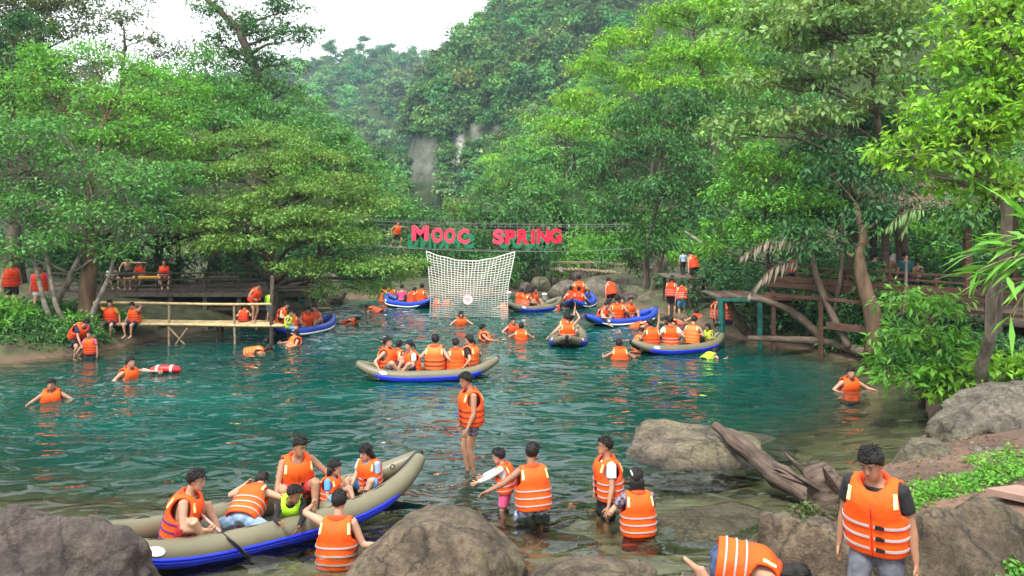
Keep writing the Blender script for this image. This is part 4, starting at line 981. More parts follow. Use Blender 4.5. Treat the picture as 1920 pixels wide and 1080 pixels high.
def body_vf(J, mb, hs=1.0, inflate=0.0, only=None):
    Rt, Rp, C = J['Rt'], J['Rp'], J['C']
    def torso(z0=-1, z1=1, inf=inflate):
        rings = []
        for z, rx, ry, oy in TORSO:
            if z < z0 or z > z1: continue
            w = min(1, max(0, z / .2)); M = Rp * (1 - w) + Rt * w; M = M / np.linalg.norm(M, axis=0)
            c = C + (Rt if z > .05 else M) @ np.array([0, oy, z]); rings.append((c, M[:, 0], M[:, 1], rx + inf, ry + inf))
        mb.add(*loft(rings))
    def seg(pts, rr): mb.tube(pts, np.array(rr) + inflate, 10)
    if only is None or 'torso' in only: torso()
    if only and 'shirt' in only: torso(-.02, .48)
    if only and 'hips' in only: torso(-.11, .14)
    if only is None:
        Rh, Hd = J['Rh'], J['Hd']
        mb.tube([J['N'] - Rt @ np.array([0, -.005, .05]), J['N'] + Rt @ np.array([0, -.005, .04]), Hd + Rh @ np.array([0, .02, -.05])], [.062, .054, .052], 10)
        mb.add(*loft([(Hd + Rh @ np.array([0, oy, z]) * hs, Rh[:, 0], Rh[:, 1], rx * hs, ry * hs) for z, rx, ry, oy in HEAD]))
        nose = [Hd + Rh @ (np.array(q) * hs) for q in ((0, -.082, .022), (0, -.100, -.005), (0, -.112, -.028), (0, -.092, -.036))]
        mb.tube(nose, np.array([.010, .012, .016, .010]) * hs, 8)
        mb.tube([Hd + Rh @ (np.array(q) * hs) for q in ((-.05, -.080, .036), (0, -.092, .038), (.05, -.080, .036))], np.array([.009, .012, .009]) * hs, 6)
        mb.tube([Hd + Rh @ (np.array(q) * hs) for q in ((-.022, -.080, -.062), (0, -.090, -.060), (.022, -.080, -.062))], np.array([.008, .013, .008]) * hs, 6)
        for s in (-1, 1):
            mb.sphere(Hd + Rh @ (np.array([s * .075, .012, -.005]) * hs), np.array([.011, .02, .032]) * hs, 8, 6)
    for s, k in ((1, 'l'), (-1, 'r')):
        sh, el, wr, hip, kn, an = (J[k + q] for q in ('sh', 'el', 'wr', 'hip', 'kn', 'an'))
        if only is None or 'sleeve' in only or 'long_sleeve' in only:
            seg([sh + (C + Rt @ np.array([0, 0, .42]) - sh) * .28, sh, sh + (el - sh) * .35, sh + (el - sh) * .75, el] if only is None or 'long_sleeve' in only else [sh + (C + Rt @ np.array([0, 0, .42]) - sh) * .3, sh, sh + (el - sh) * .3, sh + (el - sh) * .58],
                [.06, .058, .050, .042, .039] if only is None or 'long_sleeve' in only else [.06, .06, .056, .056])
        if only is None or 'long_sleeve' in only:
            e = 1.0 if only is None else .9
            seg([el, el + (wr - el) * .25, el + (wr - el) * .6 * e, el + (wr - el) * e], [.040, .041, .033, .026])
        if only is None or 'shorts' in only or 'pants' in only or 'brief' in only:
            if only is None or 'pants' in only: seg([hip + Rp @ np.array([0, 0, .05]), hip + (kn - hip) * .12, hip + (kn - hip) * .5, hip + (kn - hip) * .85, kn], [.085, .092, .078, .060, .056])
            else:
                q = .72 if 'shorts' in only else .42
                seg([hip + Rp @ np.array([0, 0, .05]), hip + (kn - hip) * .12, hip + (kn - hip) * .4 * q / .5 * .8, hip + (kn - hip) * q], [.085, .094, .090, .086])
        if only is None or 'pants' in only:
            sh_ = (an - kn); bk = np.array([0, .012, 0])
            seg([kn, kn + sh_ * .3 + bk, kn + sh_ * .6, kn + sh_ * .9, kn + sh_ * 1.06], [.056, .058, .044, .036, .036] if only is None else [.058, .060, .052, .048, .048])
        if only is None:
            toe = J[k + 'toe']; toe = toe / np.linalg.norm(toe); sd = np.cross(toe, [0, 0, 1.0]); sd /= np.linalg.norm(sd) + 1e-6; up = np.cross(sd, toe)
            hl = an - toe * .055 - up * .055
            mb.add(*loft([(hl - toe * .012, sd, up, .018, .02), (hl + toe * .01, sd, up, .032, .034), (an + toe * .03 - up * .035, sd, up, .036, .042), (an + toe * .10 - up * .052, sd, up, .042, .03), (an + toe * .16 - up * .062, sd, up, .044, .02), (an + toe * .195 - up * .066, sd, up, .03, .013)], 10))
            hd = hand_frame(J, k); o, X, Y, Z = hd
            mb.add(*loft([(o - Z * .015, X, Y, .024, .020), (o + Z * .02, X, Y, .034, .018), (o + Z * .06, X, Y, .041, .016), (o + Z * .088, X, Y, .038, .013)], 10))

def hand_frame(J, k):
    """origin at wrist, X across the palm, Y palm normal, Z towards the fingers"""
    wr, el = J[k + 'wr'], J[k + 'el']; Z = wr - el; Z /= np.linalg.norm(Z)
    if J[k + 'hd'] is not None: Z = Z * .3 + np.array(J[k + 'hd'], float); Z /= np.linalg.norm(Z)
    ref = np.array([1 if k == 'l' else -1, 0, 0.0]); Y = ref - Z * np.dot(ref, Z)
    if np.linalg.norm(Y) < .25: ref = np.array([0, 0, 1.0]); Y = ref - Z * np.dot(ref, Z)
    Y /= np.linalg.norm(Y); X = np.cross(Y, Z)
    return wr, X, Y, Z

def fingers_vf(J, mb, curl=.45):
    for k in 'lr':
        o, X, Y, Z = hand_frame(J, k)
        inn = -Y                                             # palm side, towards the body
        fx = X if np.dot(X, [0, -1, 0]) >= 0 else -X         # index finger side points forward
        for i, (off, ln) in enumerate(((.030, .072), (.010, .080), (-.010, .075), (-.029, .060))):
            b = o + Z * .080 + fx * off; d = Z + fx * off * 3; d /= np.linalg.norm(d); P = [b - d * .01]; c = 0
            for q in range(3):
                c += curl * (.45 if q == 0 else .6); dd = d * math.cos(c) + inn * math.sin(c); P.append(P[-1] + dd * ln * (.46, .32, .24)[q])
            mb.tube(P, [.0098, .0092, .0082, .0062], 6)
        b = o + Z * .022 + fx * .028; d = Z * .62 + fx * .78 + inn * .25; d /= np.linalg.norm(d); P = [b]
        for q in range(2):
            d = d * .85 + Z * .3; d /= np.linalg.norm(d); P.append(P[-1] + d * (.042, .034)[q])
        mb.tube(P, [.0125, .0108, .0078], 6)

# queue of meshes that are fused into one skin (voxel remesh + smoothing) in a single pass
FUSE = {}
def fuse_key(key, builder, voxel, iters, extra=None):
    """a mesh that fuse_flush() fills in: builder(MB) adds the closed pieces that become one surface"""
    if key in FUSE: return FUSE[key][0]
    me = bpy.data.meshes.new(key[0]); FUSE[key] = (me, builder, voxel, iters, extra)
    return me

def fuse_flush():
    tmp = []
    for key, (me, builder, voxel, iters, extra) in FUSE.items():
        mb = MB(); builder(mb)
        t = bpy.data.objects.new('fuse', mesh_np('fuse', np.concatenate(mb.v), mb.f)); COL.objects.link(t)
        m = t.modifiers.new('r', 'REMESH'); m.mode = 'VOXEL'; m.voxel_size = voxel
        s = t.modifiers.new('s', 'SMOOTH'); s.factor = .5; s.iterations = iters
        tmp.append((t, me, extra))
    dg = bpy.context.evaluated_depsgraph_get(); dg.update()
    for t, me, extra in tmp:
        ev = t.evaluated_get(dg); em = ev.to_mesh(); nv = len(em.vertices)
        v = np.empty(nv * 3, np.float32); em.vertices.foreach_get('co', v); v = v.reshape(-1, 3)
        f = [tuple(p.vertices) for p in em.polygons]; ev.to_mesh_clear()
        if extra:
            mb = MB(); extra(mb); v = np.concatenate([v, np.concatenate(mb.v)]); f += [tuple(i + nv for i in q) for q in mb.f]
        me.from_pydata([tuple(a) for a in v.astype(float)], [], f); me.update()
        me.polygons.foreach_set('use_smooth', np.ones(len(me.polygons), bool))
        old = t.data; bpy.data.objects.remove(t); bpy.data.meshes.remove(old)

# --- hair (head frame)
def hair_mesh(kind):
    rs = np.random.default_rng(len(kind)); mb = MB()
    seg, rings = 26, 18; vs = []; keep = []
    for i in range(rings + 1):
        t = math.pi * i / rings
        for j in range(seg):
            a = 2 * math.pi * j / seg; x, y, z = math.sin(t) * math.cos(a), math.sin(t) * math.sin(a), math.cos(t)
            vs.append((x, y, z))
    U = np.array(vs); r = np.array([.084, .108, .100]); P = U * r * (1 + .05 * snoise(U, 6, 2, len(kind)))[:, None] + np.array([0, .008, .030])
    P += U * (.006 + .007 * np.maximum(0, snoise(U, 9, 2, 7)))[:, None]
    yy, zz = P[:, 1], P[:, 2]
    low = {'short': -.055, 'bob': -.085, 'long': -.09, 'pony': -.06, 'crop': -.045}[kind]
    fr = {'short': .052, 'bob': .030, 'long': .048, 'pony': .058, 'crop': .060}[kind]
    line = np.clip(fr - 1.15 * (yy + .062), low, fr) + .012 * snoise(U, 8, 2, 3)
    if kind in ('bob', 'long'): line = np.where(yy > -.045, np.minimum(line, low), line)
    ok = zz > line; f = []
    for i in range(rings):
        for j in range(seg):
            q = (i * seg + j, (i + 1) * seg + j, (i + 1) * seg + (j + 1) % seg, i * seg + (j + 1) % seg)
            if all(ok[k] for k in q) or (i == 0): f.append(q)
    Pin = P - U * .014
    n = len(P); mb.add(P, f); mb.add(Pin, [tuple(reversed(q)) for q in f])
    # rim between outer and inner shell
    from collections import Counter
    cnt = Counter()
    for q in f:
        for a, b in zip(q, q[1:] + q[:1]): cnt[(a, b)] += 1
    rim = [(a, b, b + n, a + n) for (a, b) in cnt if (b, a) not in cnt and a != b]
    mb.f += [tuple(reversed(q)) for q in rim]
    if kind in ('long', 'bob'):
        L = .24 if kind == 'long' else .10
        mb.add(*loft([((0, .045, .03), (1, 0, 0), (0, 1, 0), .088, .068), ((0, .05, -.05), (1, 0, 0), (0, 1, 0), .098, .066), ((0, .066, -.05 - L * .5), (1, 0, 0), (0, 1, 0), .108, .052), ((0, .086, -.05 - L), (1, 0, 0), (0, 1, 0), .098, .022)], 16))
    if kind == 'pony':
        mb.sphere((0, .125, .0), (.035, .04, .035)); mb.tube([(0, .12, 0), (0, .15, -.04), (0, .145, -.12)], [.025, .028, .008], 8)
    for k in range(120 if kind in ('short', 'crop') else 70):                # tufts
        a = rs.uniform(0, 6.28); t = rs.uniform(.1, 1.25); u = np.array([math.sin(t) * math.cos(a), math.sin(t) * math.sin(a), math.cos(t)])
        p0 = u * r + np.array([0, .008, .030]); ln = rs.uniform(.02, .055); dn = np.array([rs.normal() * .5, -.35 + rs.normal() * .5, -.15 + .3 * rs.random()])
        if p0[2] < fr and p0[1] < 0: continue
        mb.tube([p0 - u * .004, p0 + u * .012 + dn * ln * .4, p0 + u * .010 + dn * ln], [.009, .007, .001], 4)
    return mb.mesh('hair', M_HAIR, True)
HAIR = {k: hair_mesh(k) for k in ('short', 'bob', 'long', 'pony', 'crop')}

# --- life vest (torso frame)
def vest_pos(th, z, off=0.0):
    lo = np.clip((z + .02) / .12, 0, 1)
    a = (.196 - .012 * np.clip((z - .30) / .1, 0, 1) - .012 * np.clip((z - .40) / .12, 0, 1)) * (.96 + .04 * lo)
    q = np.clip((z - .37) / .155, 0, 1); b = .148 * np.sqrt(np.maximum(1 - q * q, 0)) * (.95 + .05 * lo) + .0
    c, s = np.cos(th), np.sin(th)
    puff = .008 * np.abs(np.sin((z - .0) / .092 * math.pi)) * (z < .29) + .012 * np.sin(np.clip((z - .28) / .2, 0, 1) * math.pi)
    ex = .80
    x = (a + off + puff * .6) * np.sign(c) * np.abs(c) ** ex; y = (b + off + puff) * np.sign(s) * np.abs(s) ** ex
    z2 = z + np.where(q > .6, off * q, 0)
    return np.stack([x, y + .004, z2], -1)

def vest_mesh(mat, pipe):
    nt, zs = 48, np.concatenate([np.linspace(-.02, .36, 13), np.linspace(.385, .525, 9)])
    th = (np.arange(nt) + .5) / nt * 2 * math.pi; T, Z = np.meshgrid(th, zs); P = vest_pos(T, Z)
    v = P.reshape(-1, 3); f = []
    for i in range(len(zs) - 1):
        for j in range(nt):
            zc = (zs[i] + zs[i + 1]) / 2; tc = th[j] + math.pi / nt
            dx = min(abs((tc - 0 + math.pi) % (2 * math.pi) - math.pi), abs((tc - math.pi + math.pi) % (2 * math.pi) - math.pi))  # from the sides
            dfr = abs((tc + math.pi / 2 + math.pi) % (2 * math.pi) - math.pi); dbk = abs((tc - math.pi / 2 + math.pi) % (2 * math.pi) - math.pi)
            if zc > .265 and dx < min(.62, (zc - .265) * 7.5): continue
            if zc > .465 and dfr < rad(4) + (zc - .465) * 6.5: continue
            if zc > .505 and dbk < rad(34): continue
            f.append((i * nt + j, i * nt + (j + 1) % nt, (i + 1) * nt + (j + 1) % nt, (i + 1) * nt + j))
    bm = bmesh.new(); bv = [bm.verts.new(p) for p in v]
    for q in f: bm.faces.new([bv[k] for k in q])
    bmesh.ops.delete(bm, geom=[x for x in bm.verts if not x.link_faces], context='VERTS')
    bmesh.ops.remove_doubles(bm, verts=bm.verts, dist=.012)
    for _ in range(3):                                   # even out the cut edges
        new = {}
        for x in bm.verts:
            e = [q for q in x.link_edges if q.is_boundary]
            if len(e) == 2: new[x] = x.co * .5 + (e[0].other_vert(x).co + e[1].other_vert(x).co) * .25
        for x, c in new.items(): x.co = c
    me = bpy.data.meshes.new('life_vest'); bm.to_mesh(me); bm.free()
    me.polygons.foreach_set('use_smooth', np.ones(len(me.polygons), bool)); me.materials.append(mat); me.materials.append(pipe)
    return me
def solidified(me, thick, sub=1, rim=0):
    t = bpy.data.objects.new('t', me); COL.objects.link(t)
    m = t.modifiers.new('s', 'SOLIDIFY'); m.thickness = thick; m.offset = 1; m.material_offset_rim = rim; m.use_even_offset = False
    if sub: s = t.modifiers.new('u', 'SUBSURF'); s.levels = sub; s.render_levels = sub
    dg = bpy.context.evaluated_depsgraph_get(); dg.update(); out = bpy.data.meshes.new_from_object(t.evaluated_get(dg)); out.name = me.name
    bpy.data.objects.remove(t); return out
def strip_mesh(name, th0, th1, z, h, off, mat, n=40):
    th = np.linspace(th0, th1, n); v = []; f = []
    for zz, o in ((z, off), (z + h, off), (z + h, off + .006), (z, off + .006)): v.append(vest_pos(th, np.full(n, zz), o))
    for k in range(4):
        for j in range(n - 1):
            a, b = k * n + j, ((k + 1) % 4) * n + j; f.append((a, a + 1, b + 1, b))
    return mesh_np(name, np.concatenate(v), f, mat)
def patch_mesh(th0, th1, z0, z1, mat):
    T, Z = np.meshgrid(np.linspace(th0, th1, 4), np.linspace(z0, z1, 6)); v0 = vest_pos(T, Z, .0405).reshape(-1, 3); v1 = vest_pos(T, Z, .046).reshape(-1, 3); f = []
    n = len(v0)
    for i in range(5):
        for j in range(3):
            q = (i * 4 + j, i * 4 + j + 1, i * 4 + j + 5, i * 4 + j + 4); f += [q, tuple(k + n for k in reversed(q))]
    return mesh_np('reflective_patch', np.concatenate([v0, v1]), f, mat)
def buckle_mesh():
    mb = MB(); p = vest_pos(np.array([-math.pi / 2 + .3]), np.array([.12]), .046)[0]; mb.box((0, 0, 0), (.045, .016, .030)); mb.box((.03, 0, 0), (.02, .010, .022)); return mb.mesh('buckle', M_BUCKLE)
VEST = {}
for _k, _m, _pp in (('faded', pbr('vest_faded', (.88, .17, .03), .65, .10, 7, .3, 26), M_PIPE), ('orange', M_ORANGE, M_PIPE), ('red', M_ORANGE2, M_PIPE), ('green', M_GREENV, M_PIPE_D)):
    VEST[_k] = solidified(vest_mesh(_m, _pp), .040, 1, 1)
STRAPS = {(k, i): strip_mesh('strap', rad(-88), rad(268), z, .018, .042, m, 48) for k, m in (('w', M_STRAP_W), ('d', M_STRAP_D), ('p', M_STRAP_P), ('o', M_STRAP_O)) for i, z in enumerate((.045, .138, .230))}
PATCHES = [patch_mesh(rad(-90 + s * 42) - .09, rad(-90 + s * 42) + .09, .40, .475, M_PATCH) for s in (-1, 1)] + [patch_mesh(rad(90 + s * 42) - .09, rad(90 + s * 42) + .09, .385, .475, M_PATCH) for s in (-1, 1)]
BUCKLE = buckle_mesh()
def zip_mesh():
    mb = MB(); z = np.linspace(-.02, .395, 14); mb.tube(vest_pos(np.full(14, rad(-90)), z, .041), .006, 5); return mb.mesh('zip', M_PIPE, True)
ZIP = zip_mesh()
def collar_mesh(mat):
    mb = MB(); a = np.linspace(rad(-40), rad(220), 15); mb.tube([(.098 * math.cos(t), .012 + .082 * math.sin(t), .512 + .030 * max(0, math.sin(t))) for t in a], np.array([.012] + [.026] * 13 + [.012]), 8, flat=1.5); return mb.mesh('collar', mat, True)
COLLAR = {k: collar_mesh(m) for k, m in (('orange', M_ORANGE2), ('faded', M_ORANGE2), ('red', M_ORANGE2), ('green', M_GREENV))}
def eye_mesh():
    mb = MB(); mb.sphere((0, 0, 0), (.013, .0055, .0045), 10, 6); return mb.mesh('eye', pbr('eye_white', (.20, .17, .15), .3))
def pupil_mesh():
    mb = MB(); mb.sphere((0, -.004, 0), (.0062, .004, .0045), 8, 5); return mb.mesh('pupil', M_BUCKLE)
def brow_mesh():
    mb = MB(); mb.tube([(-.019, .003, -.002), (0, -.002, .004), (.019, .004, 0)], [.004, .0065, .003], 5, flat=.7); return mb.mesh('eyebrow', M_HAIR)
def lips_mesh():
    mb = MB(); mb.tube([(-.024, .008, .001), (-.008, -.002, .004), (0, -.003, .002), (.008, -.002, .004), (.024, .008, .001)], [.002, .005, .005, .005, .002], 6); mb.tube([(-.022, .008, -.001), (0, -.003, -.006), (.022, .008, -.001)], [.002, .006, .002], 6)
    return mb.mesh('lips', pbr('lips', (.34, .10, .085), .4))
EYE, PUPIL, BROW, LIPS = eye_mesh(), pupil_mesh(), brow_mesh(), lips_mesh()

def M4(Rm, t, s=1.0):
    m = Matrix.Identity(4)
    for i in range(3):
        for j in range(3): m[i][j] = Rm[i][j] * s
        m[i][3] = t[i]
    return m

PEOPLE = []
def person(label, loc, rz=0.0, pose=None, vest='orange', straps='w', hair='short', lower=('brief', 'black'), shirt=None, skin=0, s=1.0, hs=1.0, hi=False, group=None, name='person', vest_scale=1.0, glasses=False, zs=1.0):
    """loc: point under the person (water, floor or seat level); rz 0 faces the camera, +90 faces picture right"""
    pose = dict(pose or {}); Ri = rotz(-rad(rz)); lv = np.array(tuple(loc), float)
    for k in ('la', 'ra', 'lf', 'rf'):                   # hand and foot targets may be given in world space
        if k + '_w' in pose: pose[k] = tuple(np.round(Ri @ (np.array(tuple(pose.pop(k + '_w')), float) - lv) / np.array([s, s, s * zs]), 3))
    J = skeleton(pose); key = repr(sorted(pose.items())) + '|%.2f' % hs
    root = empty(name, loc, rad(rz), label, 'person', group); root.scale = (s, s, s * zs)
    vox = .0135 if hi else .027
    me = fuse_key(('body', key, hi, skin), lambda mb: body_vf(J, mb, hs), vox, 4 if hi else 1, (lambda mb: fingers_vf(J, mb, pose.get('curl', .45))))
    if not me.materials: me.materials.append(M_SKIN[skin])
    link_mesh('body', me, root)
    if lower:
        kind, c = lower
        lm = fuse_key((kind if kind != 'brief' else 'shorts', key, kind, c), lambda mb, kind=kind: body_vf(J, mb, hs, .016 if kind != 'pants' else .014, ('hips', kind)), .016 if hi else .024, 3 if hi else 1)
        if not lm.materials: lm.materials.append(CL[c])
        link_mesh('trousers' if kind == 'pants' else 'shorts', lm, root)
    if shirt:
        kind, c = shirt
        sm = fuse_key(('shirt', key, kind, c), lambda mb, kind=kind: body_vf(J, mb, hs, .013, ('shirt', kind)), .015 if hi else .024, 3 if hi else 1)
        if not sm.materials: sm.materials.append(CL[c])
        link_mesh('shirt', sm, root)
    if hair:
        h = link_mesh('hair', HAIR[hair], root); h.matrix_local = M4(J['Rh'], J['Hd'], hs)
    if vest:
        o = link_mesh('life_vest', VEST[vest], root); o.matrix_local = M4(J['Rt'], J['C'] + J['Rt'] @ np.array([0, 0, pose.get('ride', 0) - .03]), vest_scale)
        for i in range(3):
            link_mesh('strap', STRAPS[(straps, i)], o)
        for k in (range(4) if hi else (2, 3)):
            link_mesh('reflective_patch', PATCHES[k], o)
        link_mesh('zip', ZIP, o); link_mesh('collar', COLLAR[vest], o)
        if hi:
            for i, z in enumerate((.058, .151, .243)):
                b = link_mesh('buckle', BUCKLE, o); p = vest_pos(np.array([rad(-90 + 8)]), np.array([z]), .048)[0]; b.location = p
    if hi:
        for sx in (-1, 1):
            e = link_mesh('eye', EYE, root); q = J['Hd'] + J['Rh'] @ (np.array([sx * .031, -.086, .016]) * hs); e.matrix_local = M4(J['Rh'], q, hs)
            link_mesh('pupil', PUPIL, e)
            b = link_mesh('eyebrow', BROW, root); b.matrix_local = M4(J['Rh'] @ np.diag([sx, 1.0, 1.0]), J['Hd'] + J['Rh'] @ (np.array([sx * .032, -.098, .042]) * hs), hs)
        l = link_mesh('lips', LIPS, root); l.matrix_local = M4(J['Rh'], J['Hd'] + J['Rh'] @ (np.array([0, -.094, -.062]) * hs), hs)
        if glasses:
            mb = MB()
            for sx in (-1, 1):
                a = np.linspace(0, 6.283, 15); mb.tube([(sx * .033 + .024 * math.cos(t), -.108, .014 + .019 * math.sin(t)) for t in a], .0022, 4, cap=False)
                mb.tube([(sx * .057, -.106, .018), (sx * .076, -.04, .018), (sx * .078, .02, .008)], .002, 4)
            mb.tube([(-.01, -.108, .016), (.01, -.108, .016)], .002, 4)
            g = mb.build('glasses', M_BUCKLE, root); g.matrix_local = M4(J['Rh'], J['Hd'], hs)
    PEOPLE.append(root)
    if loc[2] < .12: RIPPLES.append((float(loc[0]), float(loc[1]), .012))
    return root
# ------------------------------------------------------------------ inflatable boats
M_OLIVE = pbr('boat_olive', (.155, .140, .085), .42, .10, 2.5, .12, 30)
M_BLUE = pbr('boat_blue', (.012, .055, .42), .40, .12, 2.5, .12, 30)
M_STRIPE = pbr('boat_stripe_blue', (.010, .030, .62), .4)
M_BLACK = pbr('boat_black', (.012, .012, .014), .45, .3, 6)
M_FLOOR = pbr('boat_floor', (.115, .105, .07), .55, .12, 4)
M_FLOORB = pbr('boat_floor_blue', (.010, .035, .25), .5, .12, 4)
M_EMBLEM = pbr('emblem_white', (.80, .80, .78), .5)

def boat_path(t, L, Wd, rise, side):
    at = np.abs(t)
    return np.stack([t * L / 2, side * (Wd / 2) * (1 - at ** 2.6) ** .75, .15 + rise * at ** 3.6], -1)

_boat_cache = {}
def boat_meshes(L, Wd, rise, main, stripe, floor, rib=True):
    key = (L, Wd, rise, main.name); TR = .165 if L > 4 else .138
    if key in _boat_cache: return _boat_cache[key]
    out = []; t = np.sin(np.linspace(-math.pi / 2, math.pi / 2, 41)) * .985
    for s in (1, -1):
        P = boat_path(t, L, Wd, rise, s); r = TR * (1 - .45 * np.abs(t) ** 5)
        mb = MB(); mb.tube(P, r, 16); out.append(('side_tube', mb.mesh('side_tube', main, True)))
        n_r = 4 if rib else 1
        for k in range(n_r):
            a = rad(-8 - 15 * k) if rib else rad(-30); tt = np.linspace(-.74, .74, 33); Q = boat_path(tt, L, Wd, rise, s); rr = TR * (1 - .45 * np.abs(tt) ** 5)
            dn = np.gradient(Q, axis=0); nx = np.stack([-dn[:, 1], dn[:, 0]], -1); nx /= np.linalg.norm(nx, axis=1)[:, None]; nx *= np.sign(nx[:, 1:2]) * s
            Q[:, 0] += nx[:, 0] * rr * math.cos(a); Q[:, 1] += nx[:, 1] * rr * math.cos(a); Q[:, 2] += rr * math.sin(a)
            w = .023 if rib else .035
            mb = MB(); mb.tube(Q, w * np.minimum(1, (1.02 - np.abs(tt) / .74) * 6), 6); out.append(('rub_strip', mb.mesh('rub_strip', stripe, True)))
    mb = MB(); tt = np.linspace(-.86, .86, 21); Pl = boat_path(tt, L, Wd, rise, .72); Pr = boat_path(tt, L, Wd, rise, -.72); v = []; f = []
    for i in range(21):
        z = .05 + rise * abs(tt[i]) ** 3.6 * .9
        for q in np.linspace(0, 1, 9): v.append((Pl[i, 0], Pl[i, 1] * (1 - q) + Pr[i, 1] * q, z + .012 * abs(math.sin(q * 8 * math.pi / 2))))
    for i in range(20):
        for j in range(8): a = i * 9 + j; f.append((a, a + 1, a + 10, a + 9))
    mb.add(v, f); out.append(('boat_floor', mb.mesh('boat_floor', floor, True)))
    for x in (-L * .17, L * .17):
        mb = MB(); mb.tube([(x, -Wd * .36, .17), (x, -Wd * .33, .18), (x, 0, .18), (x, Wd * .33, .18), (x, Wd * .36, .17)], [.05, .105, .11, .105, .05], 12); out.append(('thwart', mb.mesh('thwart', main, True)))
    for s in (-1, 1):                                     # black stem strip at each pointed end
        tt = np.linspace(.80, 1.0, 9); P = np.stack([s * (tt * L / 2 + .03), np.zeros(9), .02 + rise * tt ** 3.6 * 1.12 + (tt - .8) * .75], -1)
        mb = MB(); mb.tube(P, [.03, .055, .075, .085, .088, .085, .078, .065, .03], 10, flat=1.15); out.append(('stern_cap' if s < 0 else 'bow_cap', mb.mesh('cap', M_BLACK, True)))
        mb = MB(); a = np.linspace(0, 2 * math.pi, 13); mb.tube([(s * L * .40 + .035 * math.cos(q), 0, .30 + rise * .45 + .035 * math.sin(q)) for q in a], .007, 5, cap=False); out.append(('carry_ring', mb.mesh('carry_ring', M_BLACK, True)))
    for s in (-1, 1):
        tt = -.62; Q = boat_path(np.array([tt - .01, tt, tt + .01]), L, Wd, rise, s); d = Q[2] - Q[0]; d /= np.linalg.norm(d); n = np.array([-d[1], d[0], 0]); n *= np.sign(n[1]) * s; n /= np.linalg.norm(n)
        c = Q[1]; mb = MB(); v = []; u = np.linspace(0, 2 * math.pi, 21)[:-1]
        for ox in (.0, .006):
            for q in u:
                e = rad(28) + .32 * math.sin(q); v.append(c + d * .10 * math.cos(q) + (n * math.cos(e) + np.array([0, 0, math.sin(e)])) * (TR + .001 + ox))
        f = [(i, (i + 1) % 20, 20 + (i + 1) % 20, 20 + i) for i in range(20)] + [tuple(range(20, 40))]; mb.add(v, f); out.append(('emblem', mb.mesh('emblem', M_EMBLEM)))
    for s in (1, -1):                                     # grab line and valve on each tube
        tt = np.linspace(-.7, .7, 57); Q = boat_path(tt, L, Wd, rise, s); Q[:, 2] += TR - .009 + .012 * np.cos(tt / .7 * math.pi * 9); mb = MB(); mb.tube(Q, .006, 4); out.append(('grab_line', mb.mesh('grab_line', M_BLACK)))
        q = boat_path(np.array([.55]), L, Wd, rise, s)[0]; mb = MB(); mb.tube([q + np.array([0, -s * .08, .13]), q + np.array([0, -s * .10, .165])], .026, 10); out.append(('valve', mb.mesh('valve', M_BLACK)))
    _boat_cache[key] = out
    return out

BOATS = {}
def boat(key, label, x, y, ang, L=3.6, Wd=.95, rise=.36, col='olive', z=0.0, pitch=0.0):
    m = (M_OLIVE, M_STRIPE, M_FLOOR) if col == 'olive' else (M_BLUE, M_BLUE if False else M_EMBLEM, M_FLOORB)
    o = empty('inflatable_boat', (x, y, z - .03), rad(ang), label, 'boat', 'inflatable boats on the pool'); o.rotation_euler[1] = pitch
    for nm, me in boat_meshes(L, Wd, rise, *m, rib=(col == 'olive')): link_mesh(nm, me, o)
    BOATS[key] = (x, y, rad(ang))
    for q in (-.4, 0, .4): RIPPLES.append((x + q * L * math.cos(rad(ang)), y + q * L * math.sin(rad(ang)), .008))
    return o
def ON(key, u, v, z=.05):
    x, y, a = BOATS[key]; return Vector((x + u * math.cos(a) - v * math.sin(a), y + u * math.sin(a) + v * math.cos(a), z))

boat('b1', 'large olive inflatable boat with ribbed blue strip behind the bottom left boulder', -3.26, 9.95, 35.6, 4.6, 1.0, .42)
boat('b2', 'olive inflatable boat with five people just left of the standing man', -2.15, 19.2, 10, 3.6, .95, .30)
boat('b3', 'olive inflatable boat with a child in green at its bow, by the green posts', 5.08, 22.9, 22, 3.3, .95, .28)
boat('b4', 'olive inflatable boat seen end on, carrying the rower with a raised paddle', 1.86, 24.6, 84, 3.4, .95, .28)
boat('b5', 'blue inflatable boat with high empty bow and a crowd at its stern', 4.22, 28.6, 34, 3.6, .95, .32, 'blue')
boat('b6', 'blue inflatable boat seen end on in front of the pale far boulder', 3.15, 34.0, 70, 3.2, .95, .3, 'blue')
boat('b7', 'small olive inflatable boat with a black nose right of the net', .98, 32.4, 38, 3.0, .9, .32)
boat('b8', 'blue inflatable boat with a pink clad passenger left of the net', -4.7, 33.8, -38, 3.0, .95, .32, 'blue')
boat('b9', 'blue inflatable boat moored at the corner of the bamboo platform', -7.35, 26.4, 62, 3.0, .95, .3, 'blue')
boat('b0', 'olive inflatable boat whose tip shows at the left edge beside the brown boulder', -8.35, 9.28, 3, 4.2, .95, .24)

def paddle(label, a, b, blade=.42):
    """shaft from a to b, blade at b"""
    a, b = np.array(tuple(a), float), np.array(tuple(b), float); d = b - a; d /= np.linalg.norm(d)
    o = empty('paddle', a, 0, label, 'paddle'); mb = MB(); k = a + (b - a) * .55 - a
    mb.tube([np.zeros(3), k], .0165, 8); mb.build('grip', pbr('paddle_grip', (.55, .33, .26), .5), o, True)
    mb = MB(); mb.tube([k, b - a - d * blade * .8], .0155, 8); mb.build('shaft', M_BLACK, o, True)
    sd = np.cross(d, [0, 0, 1.0]); sd /= np.linalg.norm(sd); up = np.cross(sd, d); r = []
    for q, w in ((0, .02), (.12, .035), (.3, .075), (.6, .095), (.88, .085), (1, .05)): r.append((b - a - d * blade * (1 - q), (sd * .5 + up * .86), (sd * .86 - up * .5), w, .010 + .008 * (1 - q)))
    mb = MB(); mb.add(*loft(r, 12)); mb.build('blade', M_BLACK, o, True)
    return o

